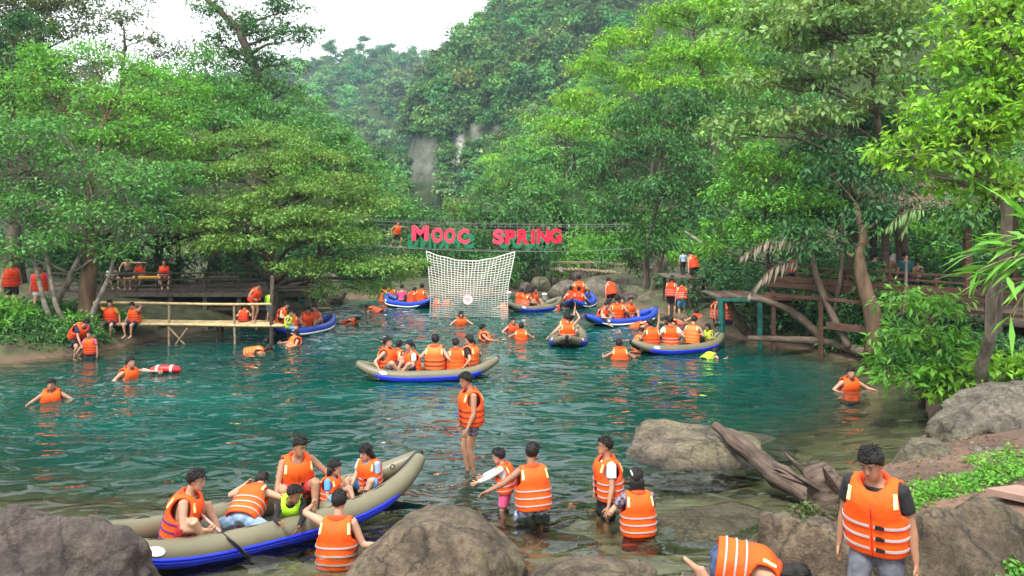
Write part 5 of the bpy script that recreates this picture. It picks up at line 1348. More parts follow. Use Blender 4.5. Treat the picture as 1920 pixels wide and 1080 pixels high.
# ------------------------------------------------------------------ the people near the camera
def HT(px, py, ztop, z0=0.0):
    d = F * (H - ztop) / (py - YH); return Vector(((px - 960) / F * d, d, z0))

p = Vector((2.94, 6.0, .64))
person('man in black shirt and grey jeans looking down, beside the dirt path', p, -38, dict(pz=.92, lean=9, head=(20, -8), la=(.30, -.05, .72), ra=(-.30, -.02, .72), lf=(.10, .03, .08), rf=(-.11, -.14, .10)), hair='short', lower=('pants', 'jeans'), shirt=('sleeve', 'black'), skin=1, s=1.02, hi=True)
person('person in an orange vest and dark denim shorts bending over the bottom rock', (1.98, 7.05, .05), 74, dict(pz=.90, lean=97, head=(-8, 0), neck_follow=.9, pelvis_follow=.8, la=(.25, -.60, .42), ra=(-.24, -.58, .40), lf=(.12, .12, .12), rf_w=(1.78, 7.0, .86), rt=(-.1, .7, .9), rlp=(-.15, -.5, -1)), hair='bob', lower=('brief', 'dkdenim'), skin=0, s=.98, hi=True)
person('man standing on a rock in the water with dark patterned swim trunks', (-.66, 12.15, -.09), -68, dict(pz=.915, lean=3, head=(12, -6), la=(.26, -.16, .86), lap=(.5, 1, 0), ra=(-.24, -.10, .80), lf=(.085, .02, .06), rf=(-.085, -.03, .06)), straps='d', hair='crop', lower=('brief', 'pattern'), skin=1, s=1.0, hi=True)
_p = Vector((.30, 10.35, -.68))
person('man in blue floral shorts seen from behind, reaching his arm out over the water', _p, 196, dict(pz=.80, lean=12, head=(6, -42), la_w=(-.42, 10.05, .40), lap=(.3, .2, -1), ra_w=(.32, 10.95, .55), lf=(.16, -.22, .05), rf=(-.14, -.18, .05)), hair='short', lower=('shorts', 'floral'), skin=2, s=1.04, hi=True)
person('small child in white sleeves held in front of the man in blue floral shorts', (-.08, 10.62, -.36), 256, dict(pz=.92, lean=10, head=(8, 6), la_w=(-.50, 10.35, .46), ra_w=(-.45, 10.6, .45), lf=(.1, .0, .06), rf=(-.08, -.1, .06)), hair='short', lower=('shorts', 'pink'), shirt=('long_sleeve', 'white'), skin=0, s=.70, hs=1.22, hi=True)
person('man with glasses in a white shirt and orange vest, facing the floral shorts man', (1.36, 10.55, -.68), -78, dict(pz=.92, lean=2, head=(-4, -4), la_w=(1.30, 10.12, .12), ra_w=(1.25, 10.85, .2), lf=(.1, 0, .06), rf=(-.1, -.1, .06)), hair='crop', lower=('shorts', 'black'), shirt=('sleeve', 'white'), skin=1, s=1.0, hi=True, glasses=True)
person('woman with long black hair seen from behind, holding the hand of the man with glasses', (1.66, 9.82, -.84), 188, dict(pz=.90, lean=6, head=(0, -14), la_w=(1.28, 10.0, .12), lap=(.8, .3, -.6), ra=(-.28, -.25, .80), lf=(.1, 0, .06), rf=(-.1, 0, .06)), hair='long', lower=('shorts', 'navy'), shirt=('sleeve', 'pattern'), skin=0, s=.97, hi=True)
_hc = MB(); _hc.sphere((0, 0, 0), (.012, .04, .05)); _o = _hc.build('hair_clip', M_EMBLEM, PEOPLE[-1], True); _o.location = (.075, -.055, 1.655); _o.rotation_euler = (.3, .35, 0)
# boat b1
_pp = ON('b1', -1.12, -.02, .06)
person('boy with purple straps paddling in the near olive boat', _pp, 96, dict(pz=.14, lean=16, head=(6, -8), ra_w=(-3.74, 9.12, .33), rap=(-.6, .5, -.5), la_w=(-4.02, 9.46, .46), lf=(.18, -.44, .05), rf=(-.12, -.40, .04), curl=1.1), straps='p', hair='short', lower=('shorts', 'red'), skin=0, s=1.05, hi=True)
paddle('black bladed paddle held by the boy with purple straps', (-4.12, 9.52, .50), (-3.12, 8.86, .12))
person('child in denim shorts sprawled face down over the near boat', ON('b1', -.35, -.10, .08), 172, dict(pz=.20, lean=62, head=(6, 10), neck_follow=.8, pelvis_follow=.9, la=(.30, -.62, .42), ra=(-.30, -.6, .42), lf=(.22, .28, .03), rf=(-.2, .3, .03), lt=(.1, .9, -.1), rt=(-.1, .9, -.1), llp=(.5, -1, 0), rlp=(-.5, -1, 0)), hair='short', lower=('shorts', 'denim'), skin=0, s=.92, hi=True)
person('heavy boy in red shorts sitting on the far tube of the near boat', ON('b1', .50, .36, .12), 28, dict(pz=.16, lean=14, head=(10, 22), la_w=(-2.42, 10.42, .42), ra_w=(-3.18, 10.05, .25), lf=(.16, -.42, -.05), rf=(-.12, -.46, -.05)), hair='crop', lower=('shorts', 'red'), skin=1, s=1.06, hi=True)
person('child in a neon green vest and black sleeves leaning over the near boat side', ON('b1', .26, -.20, .10), 14, dict(pz=.16, lean=46, head=(-4, 62), la_w=(-2.70, 9.45, .22), ra_w=(-2.92, 9.40, .30), lf=(.14, .16, .02), rf=(-.14, .16, .02), llp=(.4, -1, .2), rlp=(-.4, -1, .2)), vest='green', straps='d', hair='crop', lower=('shorts', 'black'), shirt=('long_sleeve', 'black'), skin=2, s=.74, hs=1.2, hi=True)
person('small child with a blue sleeve facing right in the near boat', ON('b1', .86, -.02, .08), 76, dict(pz=.15, lean=6, head=(2, 10), lf=(.12, -.5, .03), rf=(-.12, -.5, .03), ra=(-.2, -.3, .2), la=(.2, -.3, .2)), hair='bob', lower=('shorts', 'blue'), shirt=('sleeve', 'blue'), skin=0, s=.70, hs=1.2, hi=True)
person('child with bobbed hair and light blue sleeves at the bow of the near boat', ON('b1', 1.52, .10, .08), -24, dict(pz=.16, lean=4, head=(14, -14), ra_w=(-2.28, 10.62, .34), la=(.08, -.24, .22), lf=(.14, -.45, .03), rf=(-.08, -.48, .03)), hair='bob', lower=('shorts', 'blue'), shirt=('sleeve', 'paleblue'), skin=0, s=.80, hs=1.15, hi=True)
person('swimmer seen from behind reaching from the near boat to the centre boulder', (-2.18, 9.28, 0), 178, dict(pz=-.13, lean=8, head=(4, 6), la_w=(-2.62, 9.75, .38), lap=(1, .3, .3), ra_w=(-1.62, 9.20, .12), rap=(-.3, 0, -1), lf=(.1, .1, -.9), rf=(-.1, .15, -.9)), hair='crop', lower=('shorts', 'black'), skin=0, s=1.06, hi=True)

# ------------------------------------------------------------------ the people farther off
SIT = dict(pz=.13, lean=8, lf=(.13, -.42, .06), rf=(-.13, -.40, .06), la=(.22, -.34, .22), ra=(-.22, -.34, .22))
SIT2 = dict(pz=.13, lean=-4, lf=(.16, -.42, .06), rf=(-.12, -.40, .06), la=(.42, .05, .22), ra=(-.42, .02, .22))
SIT3 = dict(pz=.13, lean=20, lf=(.12, -.40, .06), rf=(-.14, -.42, .06), la=(.26, -.42, .30), ra=(-.26, -.44, .30), head=(10, 0))
SITUP = dict(pz=.13, lean=4, lf=(.12, -.40, .06), rf=(-.14, -.42, .06), la=(.24, -.34, .25), ra=(-.28, -.12, 1.12))
SWIM = dict(ride=.05, pz=-.30, lean=8, la=(.42, -.38, .02), ra=(-.42, -.36, .0), lf=(.15, .1, -1.0), rf=(-.15, .2, -1.0))
SWIMB = dict(ride=.04, pz=-.20, lean=-34, la=(.5, -.1, .03), ra=(-.5, -.1, .03), lf=(.12, -.95, -.25), rf=(-.12, -.9, -.35), head=(26, 0))
PRONE = dict(pz=-.10, lean=72, la=(.45, -.62, .02), ra=(-.5, -.5, 0), lf=(.12, .8, -.15), rf=(-.12, .8, -.12), head=(-30, 0), neck_follow=.8, pelvis_follow=1, lt=(0, 1, -.2), rt=(0, 1, -.2))
STAND = dict(pz=.92, lean=4, lf=(.10, .02, .07), rf=(-.10, -.08, .07))
STOOP = dict(pz=.90, lean=26, lf=(.10, .02, .07), rf=(-.10, -.08, .07), head=(18, 0))
DECKSIT = dict(pz=.06, lean=6, lf=(.13, -.36, -.42), rf=(-.13, -.36, -.42), la=(.30, -.12, .06), ra=(-.26, -.12, .95))
gb = 'people in orange life vests on the water'
def P(label, loc, rz, pose, **k):
    k.setdefault('skin', R.choice((0, 0, 1))); k.setdefault('straps', R.choice('wodo')); k.setdefault('vest', R.choice(('orange', 'orange', 'faded'))); k.setdefault('hair', R.choice(('short', 'crop', 'short', 'bob'))); k.setdefault('vest_scale', R.uniform(.97, 1.08))
    return person(label, loc, rz, pose, group=gb, **k)
def ride(label, b, u, v, rz, pose=SIT, **k):
    k.setdefault('s', .98); return P(label, ON(b, u, v, .06), rz, pose, **k)
ride('man at the left end of the five person boat, hand on its tube', 'b2', -1.02, .0, 74, SIT2, hair='short', lower=('shorts', 'grey'), straps='d', s=1.06)
ride('passenger half hidden behind the man at the left end of the five person boat', 'b2', -.80, .28, 150, SIT, lower=('shorts', 'black'), hair='short', s=.9)
ride('ponytailed woman in a white sleeve, second in the five person boat', 'b2', -.38, -.10, -62, SIT, hair='pony', shirt=('sleeve', 'white'), lower=('shorts', 'navy'), s=.98)
ride('broad man seen from behind in the middle of the five person boat', 'b2', .18, -.02, 176, SIT2, lower=('shorts', 'white'), s=1.1)
ride('shorter man seen from behind, fourth in the five person boat', 'b2', .70, -.16, 190, SIT, lower=('shorts', 'black'), s=.98)
ride('ponytailed woman with a black sleeve at the right end of the five person boat', 'b2', 1.06, .06, -112, SIT2, hair='pony', shirt=('sleeve', 'black'), lower=('shorts', 'black'), s=1.04)
ride('rower with raised arms seen from behind in the end on olive boat', 'b4', -1.05, 0, 178, dict(SIT2, ra=(-.28, -.1, .95), la=(.55, .1, .25)), lower=('shorts', 'grey'), s=1.06)
ride('passenger in front of the rower in the end on olive boat', 'b4', -.2, .06, 170, SITUP, lower=('shorts', 'black'), s=1.0)
paddle('pale wooden paddle raised beside the rower of the end on olive boat', W(1042, 632, 23.6), W(1076, 592, 23.8), .3)
ride('passenger with a raised bare arm, first in the boat by the green posts', 'b3', -.95, -.02, 186, SITUP, lower=('shorts', 'black'), s=1.0, straps='d')
ride('broad passenger with white sleeves, second in the boat by the green posts', 'b3', -.28, -.02, 176, SIT2, shirt=('sleeve', 'white'), lower=('shorts', 'black'), s=1.08)
ride('passenger reaching right, third in the boat by the green posts', 'b3', .48, -.04, 150, SIT3, lower=('shorts', 'black'), s=1.08)
ride('child in a green vest at the bow of the boat by the green posts', 'b3', 1.20, .0, -60, SIT, vest='green', straps='d', lower=('shorts', 'navy'), s=.74, hs=1.15)
for (u, v, rz, po, lb, kw) in [(-1.18, -.1, 60, SIT3, 'leaning passenger at the stern of the blue boat with the high bow', {}), (-.72, .1, 110, SIT, 'second passenger from the stern in the blue boat with the high bow', {}), (-.38, -.14, 176, SIT2, 'biggest passenger amid the crowd in the blue boat with the high bow', dict(s=1.12)),
                               (-.02, -.06, -80, SIT3, 'low crouching passenger in the middle of the blue boat with the high bow', dict(s=.85)), (.42, .08, 30, SIT, 'dark haired passenger nearest the bow in the blue boat with the high bow', {}), (.2, .2, -30, SIT2, 'pale passenger behind the bow one in the blue boat with the high bow', dict(s=.95))]:
    ride(lb, 'b5', u, v, rz, po, lower=('shorts', 'black'), vest='red' if u < -.5 else 'orange', **kw)
for (u, v, rz, lb, kw) in [(-1.0, -.16, 170, 'left passenger at the near end of the end on blue boat', {}), (-1.0, .22, 190, 'right passenger at the near end of the end on blue boat', {}), (-.35, .02, 180, 'taller passenger rising behind two others in the end on blue boat', dict(s=1.15))]:
    o = ride(lb, 'b6', u, v, rz, SIT2, vest='red' if u < -.5 else 'orange', lower=('shorts', 'black'), **kw)
    if u > -.5: o.location.z += .3
paddle('short black paddle trailing from the end on blue boat', W(1092, 562, 33), W(1108, 572, 32.8), .3)
ride('rounded back of the passenger at the black nose of the small olive boat', 'b7', -.55, -.05, 120, SIT3, lower=('shorts', 'black'))
ride('passenger sitting upright behind in the small olive boat', 'b7', -.05, .1, 60, SIT, lower=('shorts', 'black'), s=1.05)
P('swimmer whose head and vest show just above the small olive boat', G(976, 572), 150, dict(SWIM, pz=-.05), lower=None)
ride('pink shirted passenger in the blue boat left of the net', 'b8', -.45, 0, 170, SIT, vest=None, shirt=('sleeve', 'pink'), lower=('shorts', 'black'), s=.95)
ride('passenger in the middle of the blue boat left of the net', 'b8', .25, -.05, 150, SIT3, lower=('shorts', 'black'), s=.9, vest='red')
ride('upright passenger at the right end of the blue boat left of the net', 'b8', .75, .05, 160, SIT, lower=('shorts', 'black'), s=1.05)
P('first of the swimmers crowding behind the blue boat left of the net', G(720, 566), 160, dict(SWIM, pz=-.02), lower=None, s=1.05)
P('second of the swimmers crowding behind the blue boat left of the net', G(732, 563), 200, dict(SWIM, pz=-.06), lower=None, s=1.05)

# swimmers: pixel of the water line
for (px, py, rz, po, lb, kw) in [
    (648, 606, 60, PRONE, 'swimmer lying forward alone, left of the net', {}), (712, 584, 250, PRONE, 'swimmer lying forward below the blue boat left of the net', {}), (815, 574, 180, SWIM, 'swimmer behind the left side of the net', {}), (838, 572, 150, SWIM, 'swimmer behind the middle of the net', dict(s=.9)),
    (946, 580, 200, SWIM, 'swimmer at the lower right corner of the net', {}), (864, 607, 10, SWIM, 'swimmer facing the camera right below the net', {}), (960, 620, 20, SWIM, 'swimmer with an open collar below the small olive boat', dict(vest='red')), (977, 634, 176, SWIM, 'swimmer seen from behind, right of the one with the open collar', {}),
    (919, 636, 100, SWIMB, 'swimmer in a peaked vest above the standing man', {}), (1012, 578, 170, SWIM, 'swimmer just right of the small olive boat', dict(s=.95)), (1031, 579, 60, PRONE, 'outermost swimmer right of the small olive boat', {}), (1162, 672, 178, SWIM, 'swimmer seen from behind in front of the boat by the green posts', dict(s=1.08)),
    (1190, 645, -70, SWIMB, 'swimmer leaning back at the black nose of the boat by the green posts', {}), (1186, 612, 80, PRONE, 'swimmer clinging to the side of the blue boat with the high bow', {}), (1274, 606, -70, PRONE, 'swimmer lying forward under the right bank steps', dict(vest='orange')), (1307, 603, 176, SWIM, 'upright swimmer seen from behind near the green posts', dict(vest='red')),
    (1590, 727, 6, SWIM, 'lone swimmer facing the camera near the right bank', dict(s=1.05, hair='crop')), (98, 750, 22, SWIM, 'swimmer at the far left reaching out an arm', dict(s=1.0, hair='crop')), (1147, 574, 200, dict(STOOP, pz=.55), 'wader stooping by the far boulders', dict(vest='red'))]:
    kw.setdefault('s', 1.0); P(lb, G(px, py), rz, po, lower=('shorts', 'black') if po is not SWIM else None, **kw)
P('child in a green vest swimming in front of the boat by the green posts', G(1322, 672), 130, PRONE, vest='green', straps='d', s=.8, hs=1.1, lower=('shorts', 'navy'))
_q = G(238, 708)
P('swimmer holding the red rescue buoy by his outstretched arm', _q, 66, dict(SWIM, la_w=(-8.95, 19.25, .12), ra=(-.32, -.2, -.05), head=(-4, 10)), s=1.08, hair='crop', lower=None)
P('floating person lying low in the water below the bamboo platform', G(462, 660), 100, dict(PRONE, lean=84, pz=-.06), s=1.0, lower=('shorts', 'black'))
P('swimmer holding on below the moored blue boat', G(541, 648), -60, dict(SWIMB), s=.95, lower=('shorts', 'black'))
ride('passenger with dark straps in the moored blue boat', 'b9', .05, 0, 40, SIT3, vest='red', lower=('shorts', 'black'))
ride('passenger at the open end of the moored blue boat', 'b9', -.55, .05, 178, dict(SIT3, pz=.05), lower=('shorts', 'black'))
ride('passenger half hidden at the platform end of the moored blue boat', 'b9', .7, .05, -20, SIT, vest='red', lower=('shorts', 'black'), s=.9)
def rescue_buoy():
    c = G(310, 697); c.z = .05; o = empty('rescue_buoy', c, .1, 'red rescue float with white bands pulled by the swimmer', 'rescue float')
    m = pbr('buoy_red', (.72, .02, .025), .4); mb = MB(); mb.tube([(-.40, 0, 0), (-.34, 0, 0), (-.2, 0, .02), (0, 0, .03), (.2, 0, .02), (.34, 0, 0), (.40, 0, 0)], [.03, .095, .125, .13, .125, .095, .03], 14, flat=.8); mb.build('float_body', m, o, True)
    for x in (-.19, .17): mb = MB(); mb.tube([(x - .03, 0, .022), (x + .03, 0, .022)], .132, 14, flat=.81); mb.build('band', M_EMBLEM, o, True)
    mb = MB(); mb.tube([(-.4, 0, 0), (-.52, .03, .03), (-.58, .0, .05)], .009, 5); mb.build('tow_rope', M_EMBLEM, o, True)
rescue_buoy()
# ------------------------------------------------------------------ timber, bamboo, net and sign
M_BAMBOO = pbr('bamboo', (.36, .25, .115), .55, scale=6, col2=(.56, .43, .22), bump=.2, bump_scale=30)
M_BAMBOO_OLD = pbr('bamboo_old', (.17, .125, .07), .7, scale=6, col2=(.33, .26, .16), bump=.3)
M_WOOD_DARK = pbr('wood_dark', (.035, .026, .02), .85, scale=5, col2=(.085, .062, .045), bump=.5, stretch=(1, 1, 4))
M_WOOD_RED = pbr('wood_red', (.055, .025, .016), .75, scale=4, col2=(.115, .055, .034), bump=.5, stretch=(1, 1, 5))
M_WOOD_GREY = pbr('wood_grey', (.065, .053, .04), .9, scale=5, col2=(.15, .125, .095), bump=.6, stretch=(1, 1, 4))
M_GREENPAINT = pbr('paint_green', (.010, .105, .085), .5, .25, 6, .2)
M_TEAL = pbr('paint_teal', (.03, .30, .26), .6, .25, 6)
M_ROPE = pbr('rope_white', (.66, .64, .57), .85, .2, 20)
M_CABLE = pbr('cable_grey', (.20, .20, .19), .6)
M_THATCH = pbr('thatch', (.20, .14, .085), .95, scale=10, col2=(.42, .32, .22))

def bamboo_mesh(L, r, seed=0, n=None):
    rs = np.random.default_rng(seed); k = n or max(4, int(L / .32)); P, rr = [], []
    for i in range(k):
        x0, x1 = i * L / k, (i + 1) * L / k
        for q, f in ((0, 1.0), (.06, .93), (.5, .90), (.94, .93)): P.append((x0 + (x1 - x0) * q, 0, .02 * math.sin(x0 * .9 + seed))); rr.append(r * f)
    P.append((L, 0, .02 * math.sin(L * .9 + seed))); rr.append(r)
    return tube_vf(P, np.array(rr), 8)
def pole(parent, a, b, r, mat, name='bamboo_pole', seed=0, org=(0, 0, 0), bamboo=True):
    a, b = np.array(tuple(a), float), np.array(tuple(b), float); d = b - a; L = np.linalg.norm(d); mb = MB()
    if bamboo: v, f = bamboo_mesh(L, r, seed)
    else: v, f = tube_vf([(0, 0, 0), (L * .33, .01 * L * math.sin(seed), 0), (L * .66, -.008 * L, .004 * L), (L, 0, 0)], np.array([r, r * .97, r * .95, r * .92]), 8)
    mb.add(v, f); o = mb.build(name, mat, parent, True)
    q = Vector((1, 0, 0)).rotation_difference(Vector(d)); o.rotation_mode = 'QUATERNION'; o.rotation_quaternion = q; o.location = Vector(a) - Vector(tuple(org)); return o
def plank(parent, a, b, w, h, mat, name='plank', org=(0, 0, 0), up=(0, 0, 1)):
    mb = MB(); mb.beam(Vector(tuple(a)) - Vector(tuple(org)), Vector(tuple(b)) - Vector(tuple(org)), w, h, up); return mb.build(name, mat, parent)

# --- bamboo jumping platform on the left
O = Vector((-10.5, 24.3, 0)); bp_ = empty('bamboo_platform', O, 0, 'bamboo platform with two long rails over the water on the left', 'platform')
pole(bp_, (-13.45, 24.0, 1.31), (-7.72, 24.0, 1.29), .045, M_BAMBOO, 'top_rail', 1, O)
for i in range(9): pole(bp_, (-13.4 + .05 * (i % 2), 24.0 + .105 * i, .62), (-7.3 - .12 * (i % 3), 24.0 + .105 * i, .60), .052, M_BAMBOO, 'floor_pole', i, O)
for x in (-11.02, -12.9, -8.9): pole(bp_, (x, 24.04, -1.4), (x - .02, 24.02, 1.27 if x > -12 else .6), .045, M_BAMBOO_OLD, 'post', int(-x * 7), O)
pole(bp_, (-11.0, 23.96, .52), (-10.45, 24.1, -.15), .035, M_BAMBOO_OLD, 'brace', 3, O); pole(bp_, (-10.4, 23.95, .5), (-10.95, 24.1, -.2), .035, M_BAMBOO_OLD, 'brace', 4, O)
pole(bp_, (-7.74, 24.05, -1.4), (-7.72, 24.05, 2.2), .07, M_WOOD_DARK, 'corner_post', 5, O, False); pole(bp_, (-7.35, 24.6, -1.4), (-7.35, 24.6, .75), .07, M_WOOD_DARK, 'corner_post', 6, O, False)
for y in (24.35, 24.75): pole(bp_, (-12.5, y, -1.2), (-12.5, y, .56), .05, M_WOOD_DARK, 'post', 8, O, False); pole(bp_, (-9.6, y, -1.4), (-9.6, y, .56), .05, M_WOOD_DARK, 'post', 9, O, False)
for i, x in enumerate((-12.9, -11.4, -9.8, -8.2)): plank(bp_, (x, 23.95, .50), (x, 24.95, .50), .09, .07, M_WOOD_DARK, 'bearer', O)

# --- shaded timber deck behind it
O = Vector((-12.5, 29.5, 0)); dk = empty('timber_deck', O, 0, 'dark timber deck with a railing in the shade on the left bank', 'deck')
for i in range(26): plank(dk, (-18.2 + i * .41, 28.4, 1.22), (-18.2 + i * .41, 32.2, 1.22), .385, .05, M_WOOD_DARK, 'plank', O)
plank(dk, (-18.4, 28.36, 1.11), (-7.6, 28.36, 1.11), .06, .16, M_WOOD_GREY, 'edge_board', O)
for i in range(9):
    x = -18.2 + i * 1.3; plank(dk, (x, 28.5, -.6), (x, 28.5, 1.18), .16, .16, M_WOOD_GREY, 'post', O); plank(dk, (x, 28.42, 1.25), (x, 28.42, 1.92), .07, .07, M_WOOD_DARK, 'rail_post', O)
for z in (1.45, 1.68, 1.92): plank(dk, (-18.3, 28.42, z), (-7.7, 28.42, z), .05, .06, M_WOOD_DARK, 'rail', O)
plank(dk, (-18.3, 28.55, .55), (-7.7, 28.55, .55), .06, .12, M_WOOD_DARK, 'cross_beam', O)
for i in range(4): plank(dk, (-17.2 + i * 3, 31.8, 1.25), (-17.2 + i * 3, 31.8, 3.6), .14, .14, M_WOOD_DARK, 'roof_post', O)
for i in range(12): plank(dk, (-18.6, 29.6 + i * .25, 3.45 + .05 * i), (-7.4, 29.6 + i * .25, 3.45 + .05 * i), .24, .05, M_WOOD_DARK, 'roof_board', O)
def table(x, y, z, w, top, label):
    o = empty('table', (x, y, z), .1, label, 'table'); mb = MB(); mb.box((0, 0, .42), (w, .6, .05)); mb.build('tabletop', top, o)
    for sx in (-1, 1):
        for sy in (-1, 1): mb = MB(); mb.beam((sx * w * .42, sy * .24, 0), (sx * w * .45, sy * .26, .395), .06, .06); mb.build('leg', M_WOOD_DARK, o)
table(-14.6, 29.6, 1.25, 1.3, CL['yellow'], 'low table with a yellow top on the shaded left deck'); table(-11.5, 29.7, 1.25, 1.2, M_WOOD_GREY, 'low grey table on the shaded left deck')
gd = 'people on the banks and decks'
def Q(label, loc, rz, pose, **k): return person(label, loc, rz, pose, group=gd, **k)
LEANF = dict(STOOP, la=(.35, -.45, .95), ra=(-.3, -.4, .95))
Q('shirtless man leaning on the railing of the shaded left deck', (-14.9, 28.95, 1.25), 20, dict(LEANF, la=(.75, -.25, 1.3)), vest=None, lower=('shorts', 'black'), s=.8)
Q('person in a red orange vest at the back of the shaded left deck', (-13.8, 29.6, 1.25), 30, dict(SIT, pz=.35, lf=(.1, -.4, .05), rf=(-.1, -.4, .05)), vest='red', lower=('shorts', 'black'), shirt=('sleeve', 'black'), s=1.0)
Q('person in a white shirt at the yellow table on the left deck', (-15.9, 29.5, 1.25), 60, dict(SIT3, pz=.3), vest=None, shirt=('sleeve', 'white'), lower=('shorts', 'black'), s=.9)
Q('person in a red vest sitting beyond the white shirt on the left deck', (-15.2, 30.6, 1.25), 0, dict(SIT, pz=.35), vest='red', lower=('shorts', 'black'), s=.95)
Q('boy on the bamboo platform gripping the top rail, left of the two sitting', (-12.9, 24.0, .67), 6, dict(DECKSIT, ra=(-.34, -.02, .72), la=(.34, -.05, .02)), lower=('shorts', 'navy'), shirt=('sleeve', 'yellow'), straps='d', vest='red', s=.88)
Q('boy on the bamboo platform gripping the top rail, right of the two sitting', (-12.12, 24.0, .67), -14, dict(DECKSIT, head=(24, -10), ra=(-.3, -.2, .05), la=(.05, -.02, .75)), lower=('shorts', 'navy'), straps='d', vest='orange', s=.82)
Q('person standing bare legged on the bamboo platform looking down', (-8.42, 24.3, .67), 60, dict(STOOP, la=(.12, -.25, .95), ra=(-.14, -.22, .95)), lower=('brief', 'red'), straps='d', vest='red', s=.80)
Q('child in a green vest standing by the corner post of the bamboo platform', (-7.98, 24.5, .67), 150, STAND, vest='green', straps='d', lower=('shorts', 'blue'), s=.58, hs=1.25)
Q('person sitting on the bamboo floor in a faded red vest, back turned', (-8.78, 24.4, .62), 184, dict(SIT3, pz=.1), straps='d', vest='red', lower=('shorts', 'black'), s=.7, hs=1.1)
Q('dark haired person crouching at the right end of the bamboo platform', (-7.55, 24.35, .6), 76, dict(SIT3, pz=.12), shirt=None, lower=('shorts', 'black'), vest='orange', straps='d', s=.82)
Q('child in a green vest sitting at the right end of the bamboo platform', (-7.25, 24.15, .5), 100, dict(DECKSIT, ra=(-.2, -.2, .2)), vest='green', straps='d', lower=('shorts', 'blue'), s=.66, hs=1.2)
Q('person in white shorts standing behind the pale stems on the left bank', (-15.3, 24.2, gz(-15.3, 24.2)), 20, STAND, vest='red', straps='d', lower=('brief', 'white'), shirt=('sleeve', 'pink'), s=1.0)
Q('person in an orange vest at the very left edge above the fern', (-16.5, 24.6, gz(-16.5, 24.6)), 40, STAND, vest='red', straps='d', lower=('shorts', 'black'), s=1.05)
Q('person in a navy sleeve bending down at the left bank to help a child', (-12.85, 22.0, -.12), 62, dict(STOOP, lean=48, pz=.72, la=(.1, -.62, .45), ra=(-.2, -.6, .42)), shirt=('sleeve', 'navy'), lower=('shorts', 'black'), straps='d', vest='orange', s=.98)
Q('child in a pink sleeve standing in the water by the left bank', (-12.25, 21.7, -.55), 0, dict(STAND, ra=(-.5, -.25, .75)), shirt=('sleeve', 'pink'), lower=('shorts', 'black'), straps='d', vest='orange', s=.78, hs=1.1)
# --- small far pier with teal boards
O = Vector((-9.2, 33.5, 0)); sp = empty('small_pier', O, 0, 'small bamboo pier with teal boards beside the pale far boulder', 'pier')
pole(sp, (-10.4, 33.0, 1.05), (-8.6, 33.0, 1.04), .05, M_BAMBOO, 'rail', 11, O); pole(sp, (-10.3, 33.0, .62), (-8.9, 33.0, .62), .04, M_BAMBOO_OLD, 'rail', 12, O)
for x in (-10.3, -9.5, -8.75): pole(sp, (x, 33.05, -.5), (x, 33.05, 1.1), .045, M_WOOD_DARK, 'post', 3, O, False)
for z in (.18, .34): plank(sp, (-10.25, 33.1, z), (-8.9, 33.1, z), .04, .10, M_TEAL, 'board', O)
for i in range(6): plank(sp, (-10.2 + i * .24, 33.1, .5), (-10.2 + i * .24, 34.6, .5), .22, .04, M_WOOD_GREY, 'plank', O)
plank(sp, (-9.0, 32.9, .02), (-8.0, 32.9, .02), .12, .05, M_BAMBOO, 'float_plank', O)

# --- climbing net
def net():
    O = Vector((-1.6, 30.0, 0)); o = empty('climbing_net', O, 0, 'white rope climbing net hanging between cables over the water', 'net')
    def at(u, v):
        """u across, v down"""
        tl, tr, bl, br = (np.array(tuple(q)) for q in (W(799, 472, 30.2), W(966, 472, 30.2), W(806, 597, 30.0), W(951, 597, 30.0)))
        p = (tl * (1 - u) + tr * u) * (1 - v) + (bl * (1 - u) + br * u) * v
        bow = math.sin(u * math.pi)
        p[2] -= .38 * bow * (1 - v) ** 1.5; p[1] += -.55 * math.sin(v * math.pi) * (.35 + .65 * bow)
        p[0] += .10 * math.sin(v * math.pi) * (1 - 2 * u)
        if v > .97: p[2] += .18 * math.exp(-((u - .5) / .13) ** 2) * (v - .97) / .03
        p += np.array([.012 * math.sin(37 * u + 11 * v), 0, .012 * math.sin(29 * u + 17 * v + 1)])
        return p - np.array(tuple(O))
    nc, nr = 25, 27
    for i in range(nc + 1):
        mb = MB(); mb.tube([at(i / nc, v) for v in np.linspace(0, 1, 30)], .022 if i in (0, nc) else .0135, 4, cap=False); mb.build('vertical_rope', M_ROPE, o, True)
    for j in range(nr + 1):
        mb = MB(); mb.tube([at(u, (j / nr) ** .92) for u in np.linspace(0, 1, 30)], .026 if j == 0 else .0135, 4, cap=False); mb.build('horizontal_rope', M_ROPE, o, True)
    return o
net()
def disc_sign(px, py, d, r, label):
    c = W(px, py, d); o = empty('round_sign', c, 0, label, 'sign'); mb = MB(); mb.tube([(0, -.02, 0), (0, .01, 0)], r, 28); mb.build('disc', M_EMBLEM, o)
    a = np.linspace(0, 2 * math.pi, 29); mb = MB(); mb.tube([(r * .93 * math.cos(t), -.024, r * .93 * math.sin(t)) for t in a], r * .04, 4, cap=False); mb.build('rim_line', pbr('print_pink', (.62, .22, .25), .6), o)
    for k, w in ((.28, .9), (.02, 1.15), (-.25, .8)): mb = MB(); mb.box((0, -.024, k * r), (w * r, .004, r * .12)); mb.build('print_line', MAT['print_pink'], o)
disc_sign(877, 562, 29.3, .205, 'round white sign hanging on the climbing net'); disc_sign(1052, 505, 43.6, .15, 'small round white sign on the far bamboo bridge')

